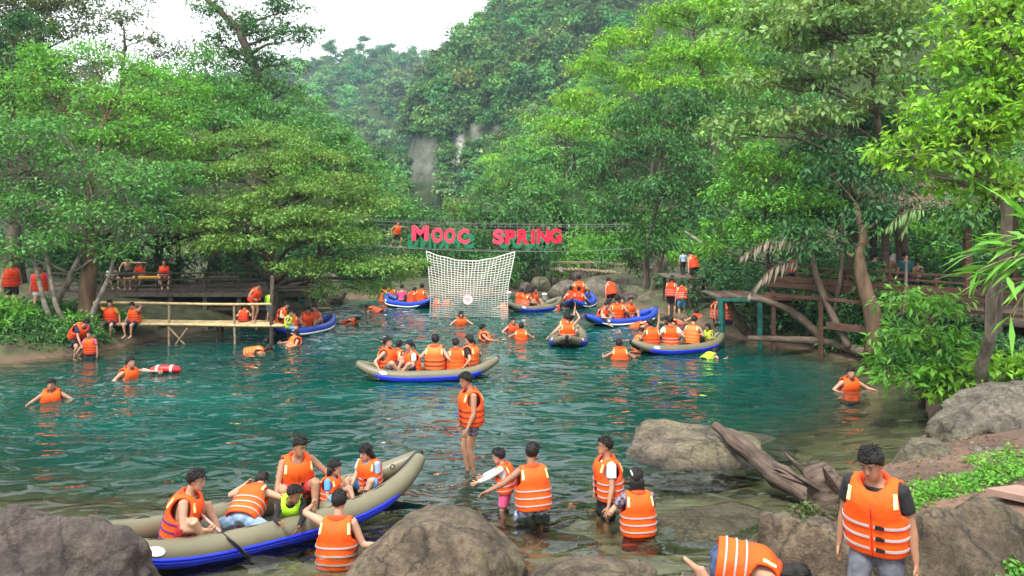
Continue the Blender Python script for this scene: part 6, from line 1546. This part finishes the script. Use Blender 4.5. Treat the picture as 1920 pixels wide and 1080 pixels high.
# --- sign letters on cables
M_PINK = pbr('letter_pink', (.88, .05, .11), .55, .12, 3); M_RED = pbr('letter_red', (.80, .008, .05), .55, .12, 3); M_LGREEN = pbr('letter_green', (.012, .20, .095), .6, .12, 3)
def letter(parent, ch, x0, x1, y0, y1, d, mat, O, back=False):
    cu = bpy.data.curves.new('t', 'FONT'); cu.body = ch; cu.size = 1; cu.extrude = .07; cu.offset = .05; cu.resolution_u = 4
    t = bpy.data.objects.new('t', cu); COL.objects.link(t); dg = bpy.context.evaluated_depsgraph_get(); dg.update()
    me = bpy.data.meshes.new_from_object(t.evaluated_get(dg)); bpy.data.objects.remove(t); me.name = 'letter'; me.materials.clear(); me.materials.append(mat)
    v = np.array([tuple(q.co) for q in me.vertices]); lo, hi = v.min(0), v.max(0); A, B = W(x0, y1, d), W(x1, y0, d); q = (v - lo) / (hi - lo)
    if back: q[:, 0] = 1 - q[:, 0]
    out = np.stack([A.x + q[:, 0] * (B.x - A.x), d + (q[:, 2] - .5) * -.14, A.z + q[:, 1] * (B.z - A.z)], -1) - np.array(tuple(O))
    me.vertices.foreach_set('co', out.astype(np.float32).ravel())
    if back: me.flip_normals()
    me.update(); link_mesh('letter', me, parent)
O = W(910, 440, 31); sg = empty('letter_sign', O, 0, 'red letters spelling MOOC SPRING hung on cables over the water', 'sign')
for ch, x0, x1, y0, y1, m in [('M', 772, 804, 423, 451, M_PINK), ('O', 809, 831, 427, 455, M_PINK), ('O', 833, 854, 428, 456, M_PINK), ('C', 858, 880, 429, 457, M_PINK), ('S', 924, 945, 430, 458, M_PINK), ('P', 947, 967, 431, 458, M_RED), ('R', 970, 993, 430, 458, M_RED), ('I', 996, 1003, 430, 457, M_RED), ('N', 1007, 1030, 429, 457, M_RED), ('G', 1030, 1053, 429, 456, M_RED)]:
    letter(sg, ch, x0, x1, y0, y1, 31, m, O)
    xm = (x0 + x1) / 2; c = (W(xm, 416, 31.1), W(xm, y0 + 2, 31.1)); mb = MB(); mb.tube([q - O for q in c], .008, 4); mb.build('hanger', M_CABLE, sg)
O = W(900, 452, 32.5); sg2 = empty('letter_sign', O, 0, 'green letters facing away, hung behind and below the red letters', 'sign')
for ch, x0, x1 in [('G', 765, 785), ('N', 789, 809), ('I', 813, 818), ('R', 822, 842), ('P', 845, 863), ('S', 869, 889), ('C', 937, 957), ('O', 960, 980), ('O', 983, 1003), ('M', 1005, 1029)]:
    letter(sg2, ch, x0, x1, 438, 466, 32.5, M_LGREEN, O, True)
    xm = (x0 + x1) / 2; mb = MB(); mb.tube([W(xm, 418, 32.4) - O, W(xm, 440, 32.4) - O], .008, 4); mb.build('hanger', M_CABLE, sg2)
def cable(label, a, b, sag, r=.006):
    a, b = np.array(tuple(a)), np.array(tuple(b)); t = np.linspace(0, 1, 25); Pn = a + (b - a) * t[:, None]; Pn[:, 2] -= sag * 4 * t * (1 - t); c = (a + b) / 2
    mb = MB(); mb.tube(Pn - c, r, 5); o = mb.build('cable', M_CABLE, None, True); o.location = c; tag(o, label, 'cable', 'cables over the water')
cable('uppermost cable carrying the red letters', W(645, 408, 31.1), W(1175, 420, 31.1), .10); cable('second cable just under the uppermost one', W(650, 410, 31.5), W(1180, 424, 31.5), .16); cable('cable behind the tops of the green letters', W(640, 411, 32.4), W(1185, 421, 32.4), .10)
cable('cable running behind the middle of the red letters', W(700, 420, 31.2), W(1180, 434, 31.2), .12); cable('low rope under the letters that the net hangs from', W(640, 456, 30.4), W(1190, 466, 30.4), .22, .011); cable('tightrope under the walker left of the letters', W(560, 448, 33), W(1000, 470, 33), .12, .009)
for px in (1066, 1080, 1100): cable({1066: 'thin hanger wire nearest the right end of the letters', 1080: 'thin hanger wire second from the right end of the letters', 1100: 'thin hanger wire farthest right of the letters'}[px], W(px, 419, 31.1), W(px, 466, 30.6), 0, .005)
_c = W(744, 463, 33); Q('person balancing on the tightrope left of the sign letters', _c, 50, dict(pz=.80, lean=6, la=(.75, -.05, 1.2), ra=(-.35, .1, .85), lf=(.14, -.12, .07), rf=(-.14, .42, .10), llp=(.2, -1, .1), rlp=(-.2, -1, .1)), lower=('shorts', 'black'), vest='orange', straps='d', s=.72)

# --- far bamboo bridge
O = Vector((4.5, 44.3, 0)); br_ = empty('bamboo_bridge', O, 0, 'old bamboo footbridge over the rapids at the far end', 'bridge')
for i in range(44):
    x = -.6 + i * .21; zz = .85 - .018 * max(0, i - 22); pole(br_, (x, 43.8, zz), (x, 45.0, zz), .09, M_BAMBOO_OLD, 'deck_pole', i % 5, O)
for y in (43.75, 45.05):
    pole(br_, (-.7, y, 1.28), (4.5, y, 1.30), .035, M_BAMBOO_OLD, 'rail', 1, O); pole(br_, (4.5, y, 1.30), (8.8, y, 1.05), .035, M_BAMBOO_OLD, 'rail', 2, O)
    for i in range(17): x = -.5 + i * .56; pole(br_, (x, y, .8 - .02 * max(0, i - 8)), (x, y, 1.30 - .03 * max(0, i - 8)), .022, M_BAMBOO_OLD, 'rail_post', i % 3, O)
for i in range(8):
    x = .0 + i * 1.15; pole(br_, (x, 43.85, -.4), (x, 43.85, .8), .045, M_WOOD_DARK, 'post', i, O, False); pole(br_, (x, 43.8, -.1), (x + .75, 43.8, .75), .03, M_WOOD_GREY, 'brace', i, O, False)
    pole(br_, (x + .75, 43.83, -.1), (x, 43.83, .75), .03, M_WOOD_GREY, 'brace', i, O, False)
for i, (px, py) in enumerate([(954, 551), (998, 552), (1021, 554), (1043, 556), (1065, 558), (1119, 561)]):
    c = G(px, py); mb = MB(); mb.tube([(-.13, 0, .05), (-.09, 0, .05), (.09, 0, .05), (.13, 0, .05)], [.04, .085, .085, .04], 10); o = mb.build('float_buoy', M_EMBLEM, None, True); o.location = c; tag(o, ('first', 'second', 'third', 'fourth', 'fifth', 'sixth')[i] + ' small white float from the left on the far boundary line', 'float', 'white floats on the boundary line')
cable('thin boundary line joining the white floats', G(930, 550) + Vector((0, 0, .06)), G(1150, 563) + Vector((0, 0, .06)), 0, .005)

# --- right bank: pier with green posts
O = Vector((8.0, 24.0, 0)); pr = empty('green_post_pier', O, 0, 'low jetty on green painted posts at the right bank', 'pier')
for x, y, r in ((6.62, 23.7, .062), (6.86, 24.3, .062), (7.80, 23.5, .06), (8.55, 24.6, .06), (9.3, 24.0, .06)): plank(pr, (x, y, -1.6), (x, y, 1.42), r * 2, r * 2, M_GREENPAINT, 'post', O)
plank(pr, (6.5, 23.75, 1.46), (8.0, 23.55, 1.46), .1, .09, M_GREENPAINT, 'edge_beam', O); plank(pr, (8.0, 23.62, 1.50), (10.2, 23.4, 1.50), .1, .10, M_WOOD_RED, 'edge_beam', O)
for i in range(17): plank(pr, (6.6 + i * .21, 23.75 - .02 * i, 1.53), (6.6 + i * .21, 25.6, 1.53), .19, .05, M_WOOD_RED if i % 3 else M_WOOD_GREY, 'plank', O)
plank(pr, (6.62, 23.72, .1), (6.86, 24.3, 1.0), .07, .07, M_GREENPAINT, 'brace', O); plank(pr, (6.55, 23.6, .75), (6.85, 24.2, -.1), .07, .07, M_GREENPAINT, 'brace', O)
Q('first of two waders under the jetty on green posts', (7.7, 26.6, -.45), 100, STAND, vest='red', lower=('shorts', 'navy'), s=1.0); Q('second of two waders under the jetty on green posts', (7.35, 26.9, -.45), 60, STAND, vest='red', lower=('shorts', 'black'), s=1.0)
# steps and landing by the forked tree
O = Vector((7.2, 31.5, 0)); ld = empty('wooden_landing', O, 0, 'dark wooden landing with steps at the right bank', 'landing')
for x, y in ((6.6, 31.0), (7.5, 30.8), (8.5, 30.8), (6.7, 32.8), (8.4, 32.8)): plank(ld, (x, y, -.8), (x, y, 1.5), .12, .12, M_WOOD_DARK, 'post', O)
for i in range(12): plank(ld, (6.5 + i * .18, 30.75, 1.53), (6.5 + i * .18, 33.0, 1.53), .165, .05, M_WOOD_GREY, 'plank', O)
for i in range(6): plank(ld, (7.5, 30.65 - .24 * i, 1.28 - .24 * i), (8.4, 30.65 - .24 * i, 1.28 - .24 * i), .24, .05, M_WOOD_DARK, 'step', O)
Q('person in an orange vest stepping down the landing at the right bank', (7.55, 30.9, 1.1), 200, STOOP, vest='red', straps='d', lower=('shorts', 'black'), s=.95); Q('person in a pale blue shirt on the landing at the right bank', (7.25, 31.6, 1.56), 190, STAND, vest=None, shirt=('sleeve', 'paleblue'), lower=('pants', 'black'), s=.62)
Q('taller of the two people in orange standing at the water below the landing', (6.6, 30.9, -.1), 150, STAND, vest='red', lower=('shorts', 'black'), s=1.0); Q('stooping person in blue shorts below the landing', (6.95, 30.5, -.15), 170, STOOP, vest='red', lower=('shorts', 'blue'), s=.95)

# --- long deck and thatched pavilion on the right
O = Vector((11.5, 21.5, 0)); rd = empty('long_deck', O, 0, 'long red brown timber deck with railing on the right bank', 'deck')
A, B = np.array([8.2, 24.2]), np.array([14.2, 17.4]); e = (B - A) / np.linalg.norm(B - A); nrm = np.array([-e[1], e[0]]); nrm = nrm if nrm[0] > 0 else -nrm
def RP(s, off, z): q = A + e * s + nrm * off; return (q[0], q[1], z)
LN = np.linalg.norm(B - A)
for k, z in enumerate((1.93, 2.12)): plank(rd, RP(0, -.02 * k, z), RP(LN, -.02 * k, z), .05, .175, M_WOOD_RED, 'fascia_board', O)
for i in range(38): plank(rd, RP(.12 + i * .238, .05, 1.33), RP(.12 + i * .238, 5.2, 1.33), .225, .05, M_WOOD_RED if i % 4 else M_WOOD_DARK, 'plank', O)
for z in (2.33, 2.52): plank(rd, RP(0, .06, z), RP(LN, .06, z), .06, .05, M_WOOD_RED, 'rail', O)
for i in range(8): plank(rd, RP(.2 + i * 1.22, .1, -.2), RP(.2 + i * 1.22, .1, 2.5), .11, .11, M_WOOD_RED, 'post', O)
for i in range(6): plank(rd, RP(.8 + i * 1.5, -.9, -.1), RP(.8 + i * 1.5, -.9, 1.78), .10, .10, M_WOOD_RED, 'lower_post', O)
plank(rd, RP(.5, -.92, 1.70), RP(LN, -.92, 1.70), .07, .09, M_WOOD_RED, 'lower_rail', O); plank(rd, RP(2.5, -.95, .95), RP(LN, -.95, .95), .08, .20, M_WOOD_RED, 'lower_beam', O)
O = Vector((13.2, 22.0, 1.3)); pv = empty('thatched_pavilion', O, 0, 'open pavilion with a palm thatch roof above the right deck', 'pavilion')
for x, y in ((11.3, 22.6), (13.35, 21.9), (15.5, 20.2), (12.2, 25.2), (15.8, 23.5)): plank(pv, (x, y, 1.3), (x, y, 4.4), .17, .17, M_WOOD_RED if x > 13 else M_WOOD_DARK, 'post', O)
for i in range(5): plank(pv, (10.6, 22.4 + i * .9, 4.2 + .28 * i), (16.4, 19.8 + i * .9, 4.2 + .28 * i), .08, .08, M_WOOD_DARK, 'purlin', O)
def thatch():
    rs = np.random.default_rng(4); n = 5200; u, v = rs.random(n), rs.random(n)
    C = np.stack([11.0 + 5.2 * u, 22.3 - 2.3 * u + 3.6 * v, 4.35 + 1.2 * v + rs.normal(0, .05, n)], -1)
    Aa = np.stack([rs.normal(0, .18, n), -.95 + rs.normal(0, .1, n), -.52 + rs.normal(0, .12, n)], -1); Nn = np.stack([rs.normal(0, .3, n), -.4 + rs.normal(0, .2, n), np.ones(n)], -1)
    vv, f = leaves_vf(C, Aa, Nn, rs.uniform(.25, .5, n), rs.uniform(.03, .06, n)); me = mesh_np('thatch', vv - np.array(tuple(O)), f, LEAF['dead']); set_tint(me, np.clip(rs.normal(.7, .22, (n, 1)) * np.array([[1, .86, .78]]), .3, 1.5))
    tag(link_mesh('thatch', me, pv), kind='stuff')
thatch()
plank(pv, (12.3, 24.4, 2.6), (12.9, 24.4, 2.6), .03, .55, M_EMBLEM, 'white_board', O)
for x, y, rz, kw, lb in [(12.40, 23.5, 176, dict(shirt=('sleeve', 'teal'), lower=('shorts', 'navy')), 'person in a teal shirt seen from behind on the right deck'), (12.05, 23.9, 150, dict(lower=('shorts', 'black')), 'shirtless person left of the teal shirt on the right deck'),
                         (12.95, 23.8, 190, dict(lower=('shorts', 'black')), 'shirtless child right of the teal shirt on the right deck'), (11.35, 23.4, 120, dict(shirt=('sleeve', 'navy'), lower=('pants', 'navy')), 'person in dark clothes beside the thick trunk on the right deck'),
                         (14.6, 21.3, 60, dict(shirt=('sleeve', 'black'), lower=('pants', 'black')), 'person in black sitting at the right end of the deck')]:
    Q(lb, (x, y, 1.36), rz, STAND if x < 14 else dict(SIT, pz=.4), vest=None, skin=1, s=.95 if 'child' not in lb else .82, **kw)
Q('person in a red vest behind the dead fronds by the right deck', (9.35, 25.0, 1.56), 150, STAND, vest='red', straps='d', lower=('shorts', 'black'), s=.72)
# ------------------------------------------------------------------ logs, fronds, shrubs, ground plants
M_DRIFT = pbr('driftwood', (.035, .024, .018), .9, scale=5, col2=(.14, .098, .073), bump=.9, bump_scale=9, stretch=(.35, 3, 3))
M_LOG = pbr('log_bark', (.065, .047, .033), .9, scale=4, col2=(.16, .12, .085), bump=.8, stretch=(.5, 2, 2))
def log(name, label, pts, radii, mat, cat='log', seed=0, rough=.12, sides=12):
    Pn = np.array([tuple(q) for q in pts], float); n = len(Pn); t = np.linspace(0, n - 1, (n - 1) * 7 + 1); Q_ = np.stack([np.interp(t, np.arange(n), Pn[:, k]) for k in range(3)], -1); rr = np.interp(t, np.arange(n), radii)
    for _ in range(3): Q_[1:-1] = Q_[1:-1] * .5 + (Q_[:-2] + Q_[2:]) * .25
    v, f = tube_vf(Q_, rr, sides); ax = np.repeat(Q_, sides, 0)[: len(v)]; ang = np.tile(np.arange(sides), len(Q_))
    rs = np.random.default_rng(seed); rid = 1 + rough * 1.6 * (rs.random(sides)[ang] - .5) + rough * snoise(v, 4, 3, seed); v = ax + (v - ax) * rid[:, None]
    c = Pn.mean(0); q = Vector((1, 0, 0)).rotation_difference(Vector(Pn[-1] - Pn[0])); Rm = np.array(q.to_matrix())
    me = mesh_np(name, (v - c) @ Rm, f, mat, True); o = link_mesh(name, me); o.location = c; o.rotation_mode = 'QUATERNION'; o.rotation_quaternion = q; return tag(o, label, cat)
log('driftwood_log', 'weathered driftwood log lying across the rocks behind the standing man', [W(1340, 797, 13.0), W(1375, 825, 12.5), W(1430, 868, 11.8), W(1480, 905, 11.2), W(1540, 950, 10.6)], [.06, .11, .14, .14, .11], M_DRIFT, seed=1, rough=.35, sides=16)
def stump():
    c = W(1545, 925, 9.6); o = empty('tree_stump', c, 0, 'splintered dark stump between the driftwood log and the standing man', 'stump'); rs = np.random.default_rng(8)
    mb = MB(); Pn = [(.1, 0, -.5), (.05, 0, -.15), (0, 0, .1), (-.08, 0, .3)]; v, f = tube_vf([np.array(q) for q in np.array(Pn)], np.array([.34, .29, .24, .18]), 18); v = v * (1 + .18 * snoise(v, 6, 3, 5))[:, None]; mb.add(v, f); mb.build('stump_body', M_DRIFT, o, True)
    for k in range(9):
        a = rs.uniform(0, 6.28); b0 = np.array([.2 * math.cos(a), .2 * math.sin(a), .12]); d = np.array([math.cos(a) * .3 - .35, math.sin(a) * .2, rs.uniform(.1, .5)]); mb = MB(); mb.tube([b0, b0 + d * .35, b0 + d * rs.uniform(.6, 1.0)], [.09, .06, .006], 6, flat=.5); mb.build('splinter', M_DRIFT, o)
stump()
log('floating_log', 'pale fallen trunk lying along the water below the right bank', [W(1402, 634, 23.2), W(1470, 636, 22.9), W(1540, 640, 22.4), W(1590, 650, 21.6), W(1640, 668, 20.6)], [.07, .10, .12, .15, .14], M_LOG, seed=2)
log('leaning_trunk', 'curved trunk arching from the fallen log up to the jetty', [W(1548, 640, 22.4), W(1520, 612, 22.6), W(1480, 580, 22.9), W(1430, 562, 23.1), W(1405, 560, 23.2)], [.15, .135, .12, .10, .07], M_LOG, 'trunk', seed=3)
log('leaning_trunk', 'thin pole like trunk leaning from the fallen log past the dead fronds', [W(1592, 652, 21.4), W(1560, 590, 21.7), W(1530, 520, 22), W(1515, 450, 22.3), W(1508, 420, 22.4)], [.11, .10, .09, .08, .06], M_LOG, 'trunk', seed=4)
log('leaning_trunk', 'dark curved trunk behind the jetty on green posts', [W(1440, 640, 25), W(1400, 625, 25), W(1375, 590, 25), W(1365, 560, 25)], [.18, .16, .13, .10], M_BARK_BROWN, 'trunk', seed=5)
log('dead_branch', 'pale dead branch sticking out left of the round crowned tree', [W(1340, 474, 26), W(1310, 452, 26.2), W(1284, 434, 26.4)], [.055, .05, .04], M_BARK_PALE, 'branch', seed=6)
log('forked_trunk', 'slanting second stem of the forked tree on the far boulders', [W(1222, 560, 35.8), W(1230, 520, 35.9), W(1245, 460, 36.2), W(1238, 400, 36.4)], [.22, .16, .12, .08], M_BARK, 'trunk', seed=7)
for i, (a, b, r) in enumerate([((1680, 650, 20), (1700, 480, 21), .05), ((1560, 620, 22), (1580, 400, 22.5), .07), ((1585, 620, 22.2), (1570, 440, 22.6), .06)]):
    log('thin_trunk', ('thin stem right of the thick trunk by the long deck', 'thin stem left of the thick trunk, nearer it', 'thin stem left of the thick trunk, crossing its neighbour')[i], [W(*a), W((a[0] + b[0]) / 2 + 8, (a[1] + b[1]) / 2, (a[2] + b[2]) / 2), W(*b)], [r, r * .85, r * .6], M_LOG, 'trunk', seed=10 + i)
# far left stems beside the fern
for i, (x0, y0, x1, y1, lb) in enumerate([(120, 640, 72, 520, 'pale mossy stem leaning left at the fern, outer one'), (135, 630, 95, 520, 'pale mossy stem leaning left at the fern, inner one'), (165, 640, 205, 520, 'crooked pale stem rising to the right of the fern')]):
    log('thin_trunk', lb, [W(x0, y0, 23.6), W((x0 + x1) / 2 - 10, (y0 + y1) / 2, 23.6), W(x1, y1, 23.7), W(x1 + (x1 - x0) * .5, y1 - 90, 23.8)], [.09, .075, .06, .04], M_BARK_PALE, 'trunk', seed=30 + i)

def frond(name, label, base, tip, nleaf, ll, lw, kind, sag, seed, drop=.9, cat='palm frond', group=None):
    rs = np.random.default_rng(seed); base, tip = np.array(tuple(base)), np.array(tuple(tip)); t = np.linspace(0, 1, 12); L = np.linalg.norm(tip - base)
    Pn = base + (tip - base) * t[:, None]; Pn[:, 2] += sag * L * np.sin(t * math.pi) * .6
    o = empty(name, base, 0, label, cat, group); mb = MB(); mb.tube(Pn - base, np.linspace(.022, .006, 12), 5); mb.build('rachis', MAT['log_bark'], o, True)
    ax = (tip - base) / L; sd = np.cross(ax, [0, 0, 1.0]); sd /= np.linalg.norm(sd); k = nleaf * 2; tt = np.repeat(np.linspace(.12, .98, nleaf), 2); sg = np.tile([1, -1], nleaf)
    C = np.stack([np.interp(tt, t, Pn[:, q]) for q in range(3)], -1) - base; A_ = sd * sg[:, None] * (1 - drop * .6) + ax * .55 + np.array([0, 0, -drop]) + rs.normal(0, .16, (k, 3)); Nn = np.array([0, 0, 1.0]) + sd * sg[:, None] * .4 + rs.normal(0, .3, (k, 3))
    ln = ll * np.sin(np.clip(tt, .1, .95) * math.pi) ** .4 * rs.uniform(.75, 1.15, k)
    for i in range(k):
        v, f = leaves_vf(C[i:i + 1], A_[i:i + 1], Nn[i:i + 1], ln[i:i + 1], np.array([lw]))
        me = mesh_np('leaflet', v, f, LEAF[kind]); set_tint(me, np.clip(rs.normal(1, .15, (1, 1)) * np.ones((1, 3)), .5, 1.5)); link_mesh('leaflet', me, o)
    return o
gf = 'dead palm fronds over the water'
frond('palm_frond', 'upper dead grey palm frond hanging left of the leaning pole', W(1510, 455, 22), W(1388, 482, 21.6), 17, .5, .08, 'dead', .25, 1, 1.1, group=gf)
frond('palm_frond', 'lower dead grey palm frond hanging left of the leaning pole', W(1505, 490, 22), W(1405, 552, 21.6), 17, .5, .08, 'dead', .3, 2, 1.1, group=gf)
frond('palm_frond', 'short dead frond tuft at the top of the leaning pole', W(1508, 440, 22.2), W(1490, 500, 21.9), 12, .4, .07, 'dead', .2, 3, 1.1, group=gf)
frond('palm_frond', 'grey frond hanging from the thatch edge, left one', W(1740, 395, 20), W(1660, 430, 19.8), 15, .45, .06, 'grey', .3, 4, .9, group='palm fronds at the pavilion')
frond('palm_frond', 'grey frond hanging from the thatch edge, right one', W(1730, 380, 20.2), W(1690, 440, 19.9), 15, .45, .06, 'grey', .3, 5, .9, group='palm fronds at the pavilion')

def shrub(name, label, base, lobes, kind, leaf, aspect, density, n_per, csize, seed, flat=.55, droop=.35, tr=.06):
    return tree(name, label, base, lobes, kind, leaf=leaf, aspect=aspect, density=density, n_per=n_per, csize=csize, flat=flat, droop=droop, tr=tr, seed=seed, cat='shrub', twigs=.6, updir=1.0)
shrub('leafy_shrub', 'bright green shrub at the water edge in front of the long deck', (8.55, 15.6, .15), [LB(1700, 570, 15.6, .45, .35), LB(1770, 580, 15.5, .5, .35), LB(1690, 640, 15.4, .55, .4), LB(1760, 650, 15.2, .65, .45), LB(1810, 650, 15.4, .5, .35), LB(1700, 710, 15.2, .55, .4), LB(1770, 720, 15, .6, .4), LB(1660, 690, 15.5, .35, .3)], 'bright', .17, .30, 60, 24, .24, 201)
shrub('leafy_shrub', 'pale yellow green shrub above the big right edge boulder', (9.3, 14.7, .6), [LB(1780, 705, 14.6, .45, .28), LB(1850, 685, 14.6, .5, .3), LB(1900, 690, 14.6, .5, .32), LB(1770, 740, 14.6, .35, .22), LB(1840, 725, 14.5, .4, .25), LB(1930, 720, 14.5, .5, .3)], 'yellow', .15, .5, 60, 20, .2, 202)
shrub('leafy_shrub', 'low bush overhanging the left bank beside the bending person', (-13.9, 23.0, .4), [LB(120, 625, 23, .7, .45), LB(90, 655, 22.8, .5, .3), LB(145, 600, 23.2, .5, .3), LB(230, 600, 24.6, .5, .3)], 'bright', .14, .4, 50, 26, .24, 203)
undergrowth('fern_bed', 'bright ferns at the left edge of the picture', [(-15.4, 22.6, .7, .8, 40), (-16.3, 22.8, .8, 1.0, 40)], 'bright', 31, .26, 26, .3, .22, .1)
# near sprays of long leaves at the right edge
def spray(label, base, dirs, ll, lw, seed, kind='bright'):
    rs = np.random.default_rng(seed); base = np.array(tuple(base)); o = empty('bamboo_spray', base, 0, label, 'bamboo'); mb = MB(); Cs, As = [], []
    for d, L in dirs:
        d = np.array(d, float); d /= np.linalg.norm(d); t = np.linspace(0, 1, 8); Pn = d * L * t[:, None]; Pn[:, 2] -= .25 * L * t ** 2; mb.tube(Pn, np.linspace(.008, .003, 8), 4)
        for k in range(11):
            q = rs.uniform(.25, 1); Cs.append([np.interp(q, t, Pn[:, j]) for j in range(3)]); As.append(d + rs.normal(0, .45, 3) + np.array([0, 0, -.25]))
    mb.build('stem', M_BAMBOO_OLD, o, True); n = len(Cs); ln = ll * rs.uniform(.6, 1.2, n); Nn = np.array([0, 0, 1.0]) + rs.normal(0, .4, (n, 3)); Cs, As = np.array(Cs), np.array(As)
    for i in range(n):
        v, f = leaves_vf(Cs[i:i + 1], As[i:i + 1], Nn[i:i + 1], ln[i:i + 1], np.array([lw * rs.uniform(.8, 1.2)]), .12)
        me = mesh_np('leaf', v, f, LEAF[kind]); set_tint(me, np.clip(rs.normal(1.1, .18, (1, 1)) * np.array([[1, 1, 1]]), .6, 1.7)); link_mesh('leaf', me, o)
spray('spray of long bright green leaves reaching in at the right edge', W(1985, 470, 5.0), [((-1, .1, .25), .5), ((-1, 0, .0), .55), ((-1, .2, -.3), .5), ((-.8, -.1, -.7), .48), ((-.9, .2, .5), .45), ((-1, .3, -.1), .45), ((-.6, 0, .8), .45)], .30, .034, 301)
# low plants along the dirt path and rocks
def low_plants(name, label, spots, kind, seed, leaf=.06, n_per=22, cs=.10, aspect=.5):
    return undergrowth(name, label, spots, kind, seed, leaf, n_per, cs, aspect, .1)
def pxs(lst, z): return [(G(a, b, z).x, G(a, b, z).y, r, h, k) for a, b, r, h, k in lst]
low_plants('ground_cover', 'low leafy ground cover between the right edge boulder and the dirt path', pxs([(1720, 885, .45, .12, 40), (1790, 890, .45, .14, 40), (1850, 885, .4, .18, 36), (1900, 880, .4, .2, 36), (1690, 905, .3, .1, 20), (1880, 850, .4, .25, 30)], .9), 'bright', 41)
low_plants('ground_cover', 'sparse small weeds at the bottom right corner', pxs([(1880, 1010, .22, .12, 12), (1850, 1050, .2, .1, 10), (1905, 960, .2, .1, 8), (1820, 1075, .15, .08, 8)], 1.3), 'bright', 42)
low_plants('ground_cover', 'small leafy weeds growing on the splintered stump', [(4.0, 9.55, .25, .35, 24), (3.75, 9.4, .2, .3, 16)], 'olive', 43, .09, 14, .12, .3)
def slab():
    c = W(1915, 905, 8.4); mb = MB(); mb.box((0, 0, 0), (.5, .8, .07)); o = mb.build('stone_slab', pbr('slab', (.30, .19, .15), .9, .12, 3, .3), None); o.location = (c.x + .15, c.y, gz(c.x + .15, c.y) + .05); o.rotation_euler = (-.15, .03, .3); tag(o, 'reddish paving slab at the right edge of the dirt path', 'slab')
slab()

# leaf litter and small stones on the path and along the near bank
def litter():
    rs = np.random.default_rng(77); n = 5200; x = rs.uniform(1.5, 9.5, n); y = rs.uniform(4.5, 13.5, n); s, _ = shore_field(x, y); k = s > .1; x, y = x[k], y[k]; z = ground_z(x, y) + .006; n = len(x)
    a = rs.uniform(0, 6.28, n); A_ = np.stack([np.cos(a), np.sin(a), rs.normal(0, .15, n)], -1); Nn = np.stack([rs.normal(0, .25, n), rs.normal(0, .25, n), np.ones(n)], -1); ln = rs.uniform(.03, .10, n)
    v, f = leaves_vf(np.stack([x, y, z], -1), A_, Nn, ln, ln * rs.uniform(.3, .6, n)); me = mesh_np('leaf_litter', v, f, LEAF['dead']); t = np.array([[.85, .62, .42]]) * rs.uniform(.3, 1.2, (n, 1)); set_tint(me, t)
    tag(link_mesh('leaf_litter', me), 'dry fallen leaves strewn over the dirt path', 'leaf litter', kind='stuff')
    m = MB(); n = 420; x = rs.uniform(1.5, 9, n); y = rs.uniform(4.8, 13.5, n); s, _ = shore_field(x, y); k = s > -.4; x, y = x[k], y[k]; z = ground_z(x, y)
    for i in range(len(x)):
        r = rs.uniform(.015, .06) * (1 + (rs.random() < .08)); c = ball_vf((0, 0, 0), np.array([1, rs.uniform(.6, 1), rs.uniform(.4, .7)]) * r, 7, 5); vv = c[0] * (1 + .2 * snoise(c[0] / r, 1.5, 2, i))[:, None]; m.add(vv @ rotz(rs.uniform(0, 6.28)).T + np.array([x[i], y[i], z[i]]), c[1])
    tag(m.build('pebbles', M_ROCK_GREY, None, True), 'small stones scattered on the dirt bank', 'pebbles', kind='stuff')
litter()
fuse_flush()
make_water()

# ------------------------------------------------------------------ humid air
def haze():
    mb = MB(); mb.box((0, 330, 58), (1040, 780, 132)); o = mb.build('haze', None); tag(o, kind='stuff')
    m, nt, out = nt_new('haze'); v = nt.nodes.new('ShaderNodeVolumePrincipled')
    v.inputs['Color'].default_value = (.62, .82, 1.0, 1); v.inputs['Density'].default_value = .00042; v.inputs['Anisotropy'].default_value = .2
    nt.links.new(v.outputs[0], out.inputs['Volume']); o.data.materials.append(m)
haze()
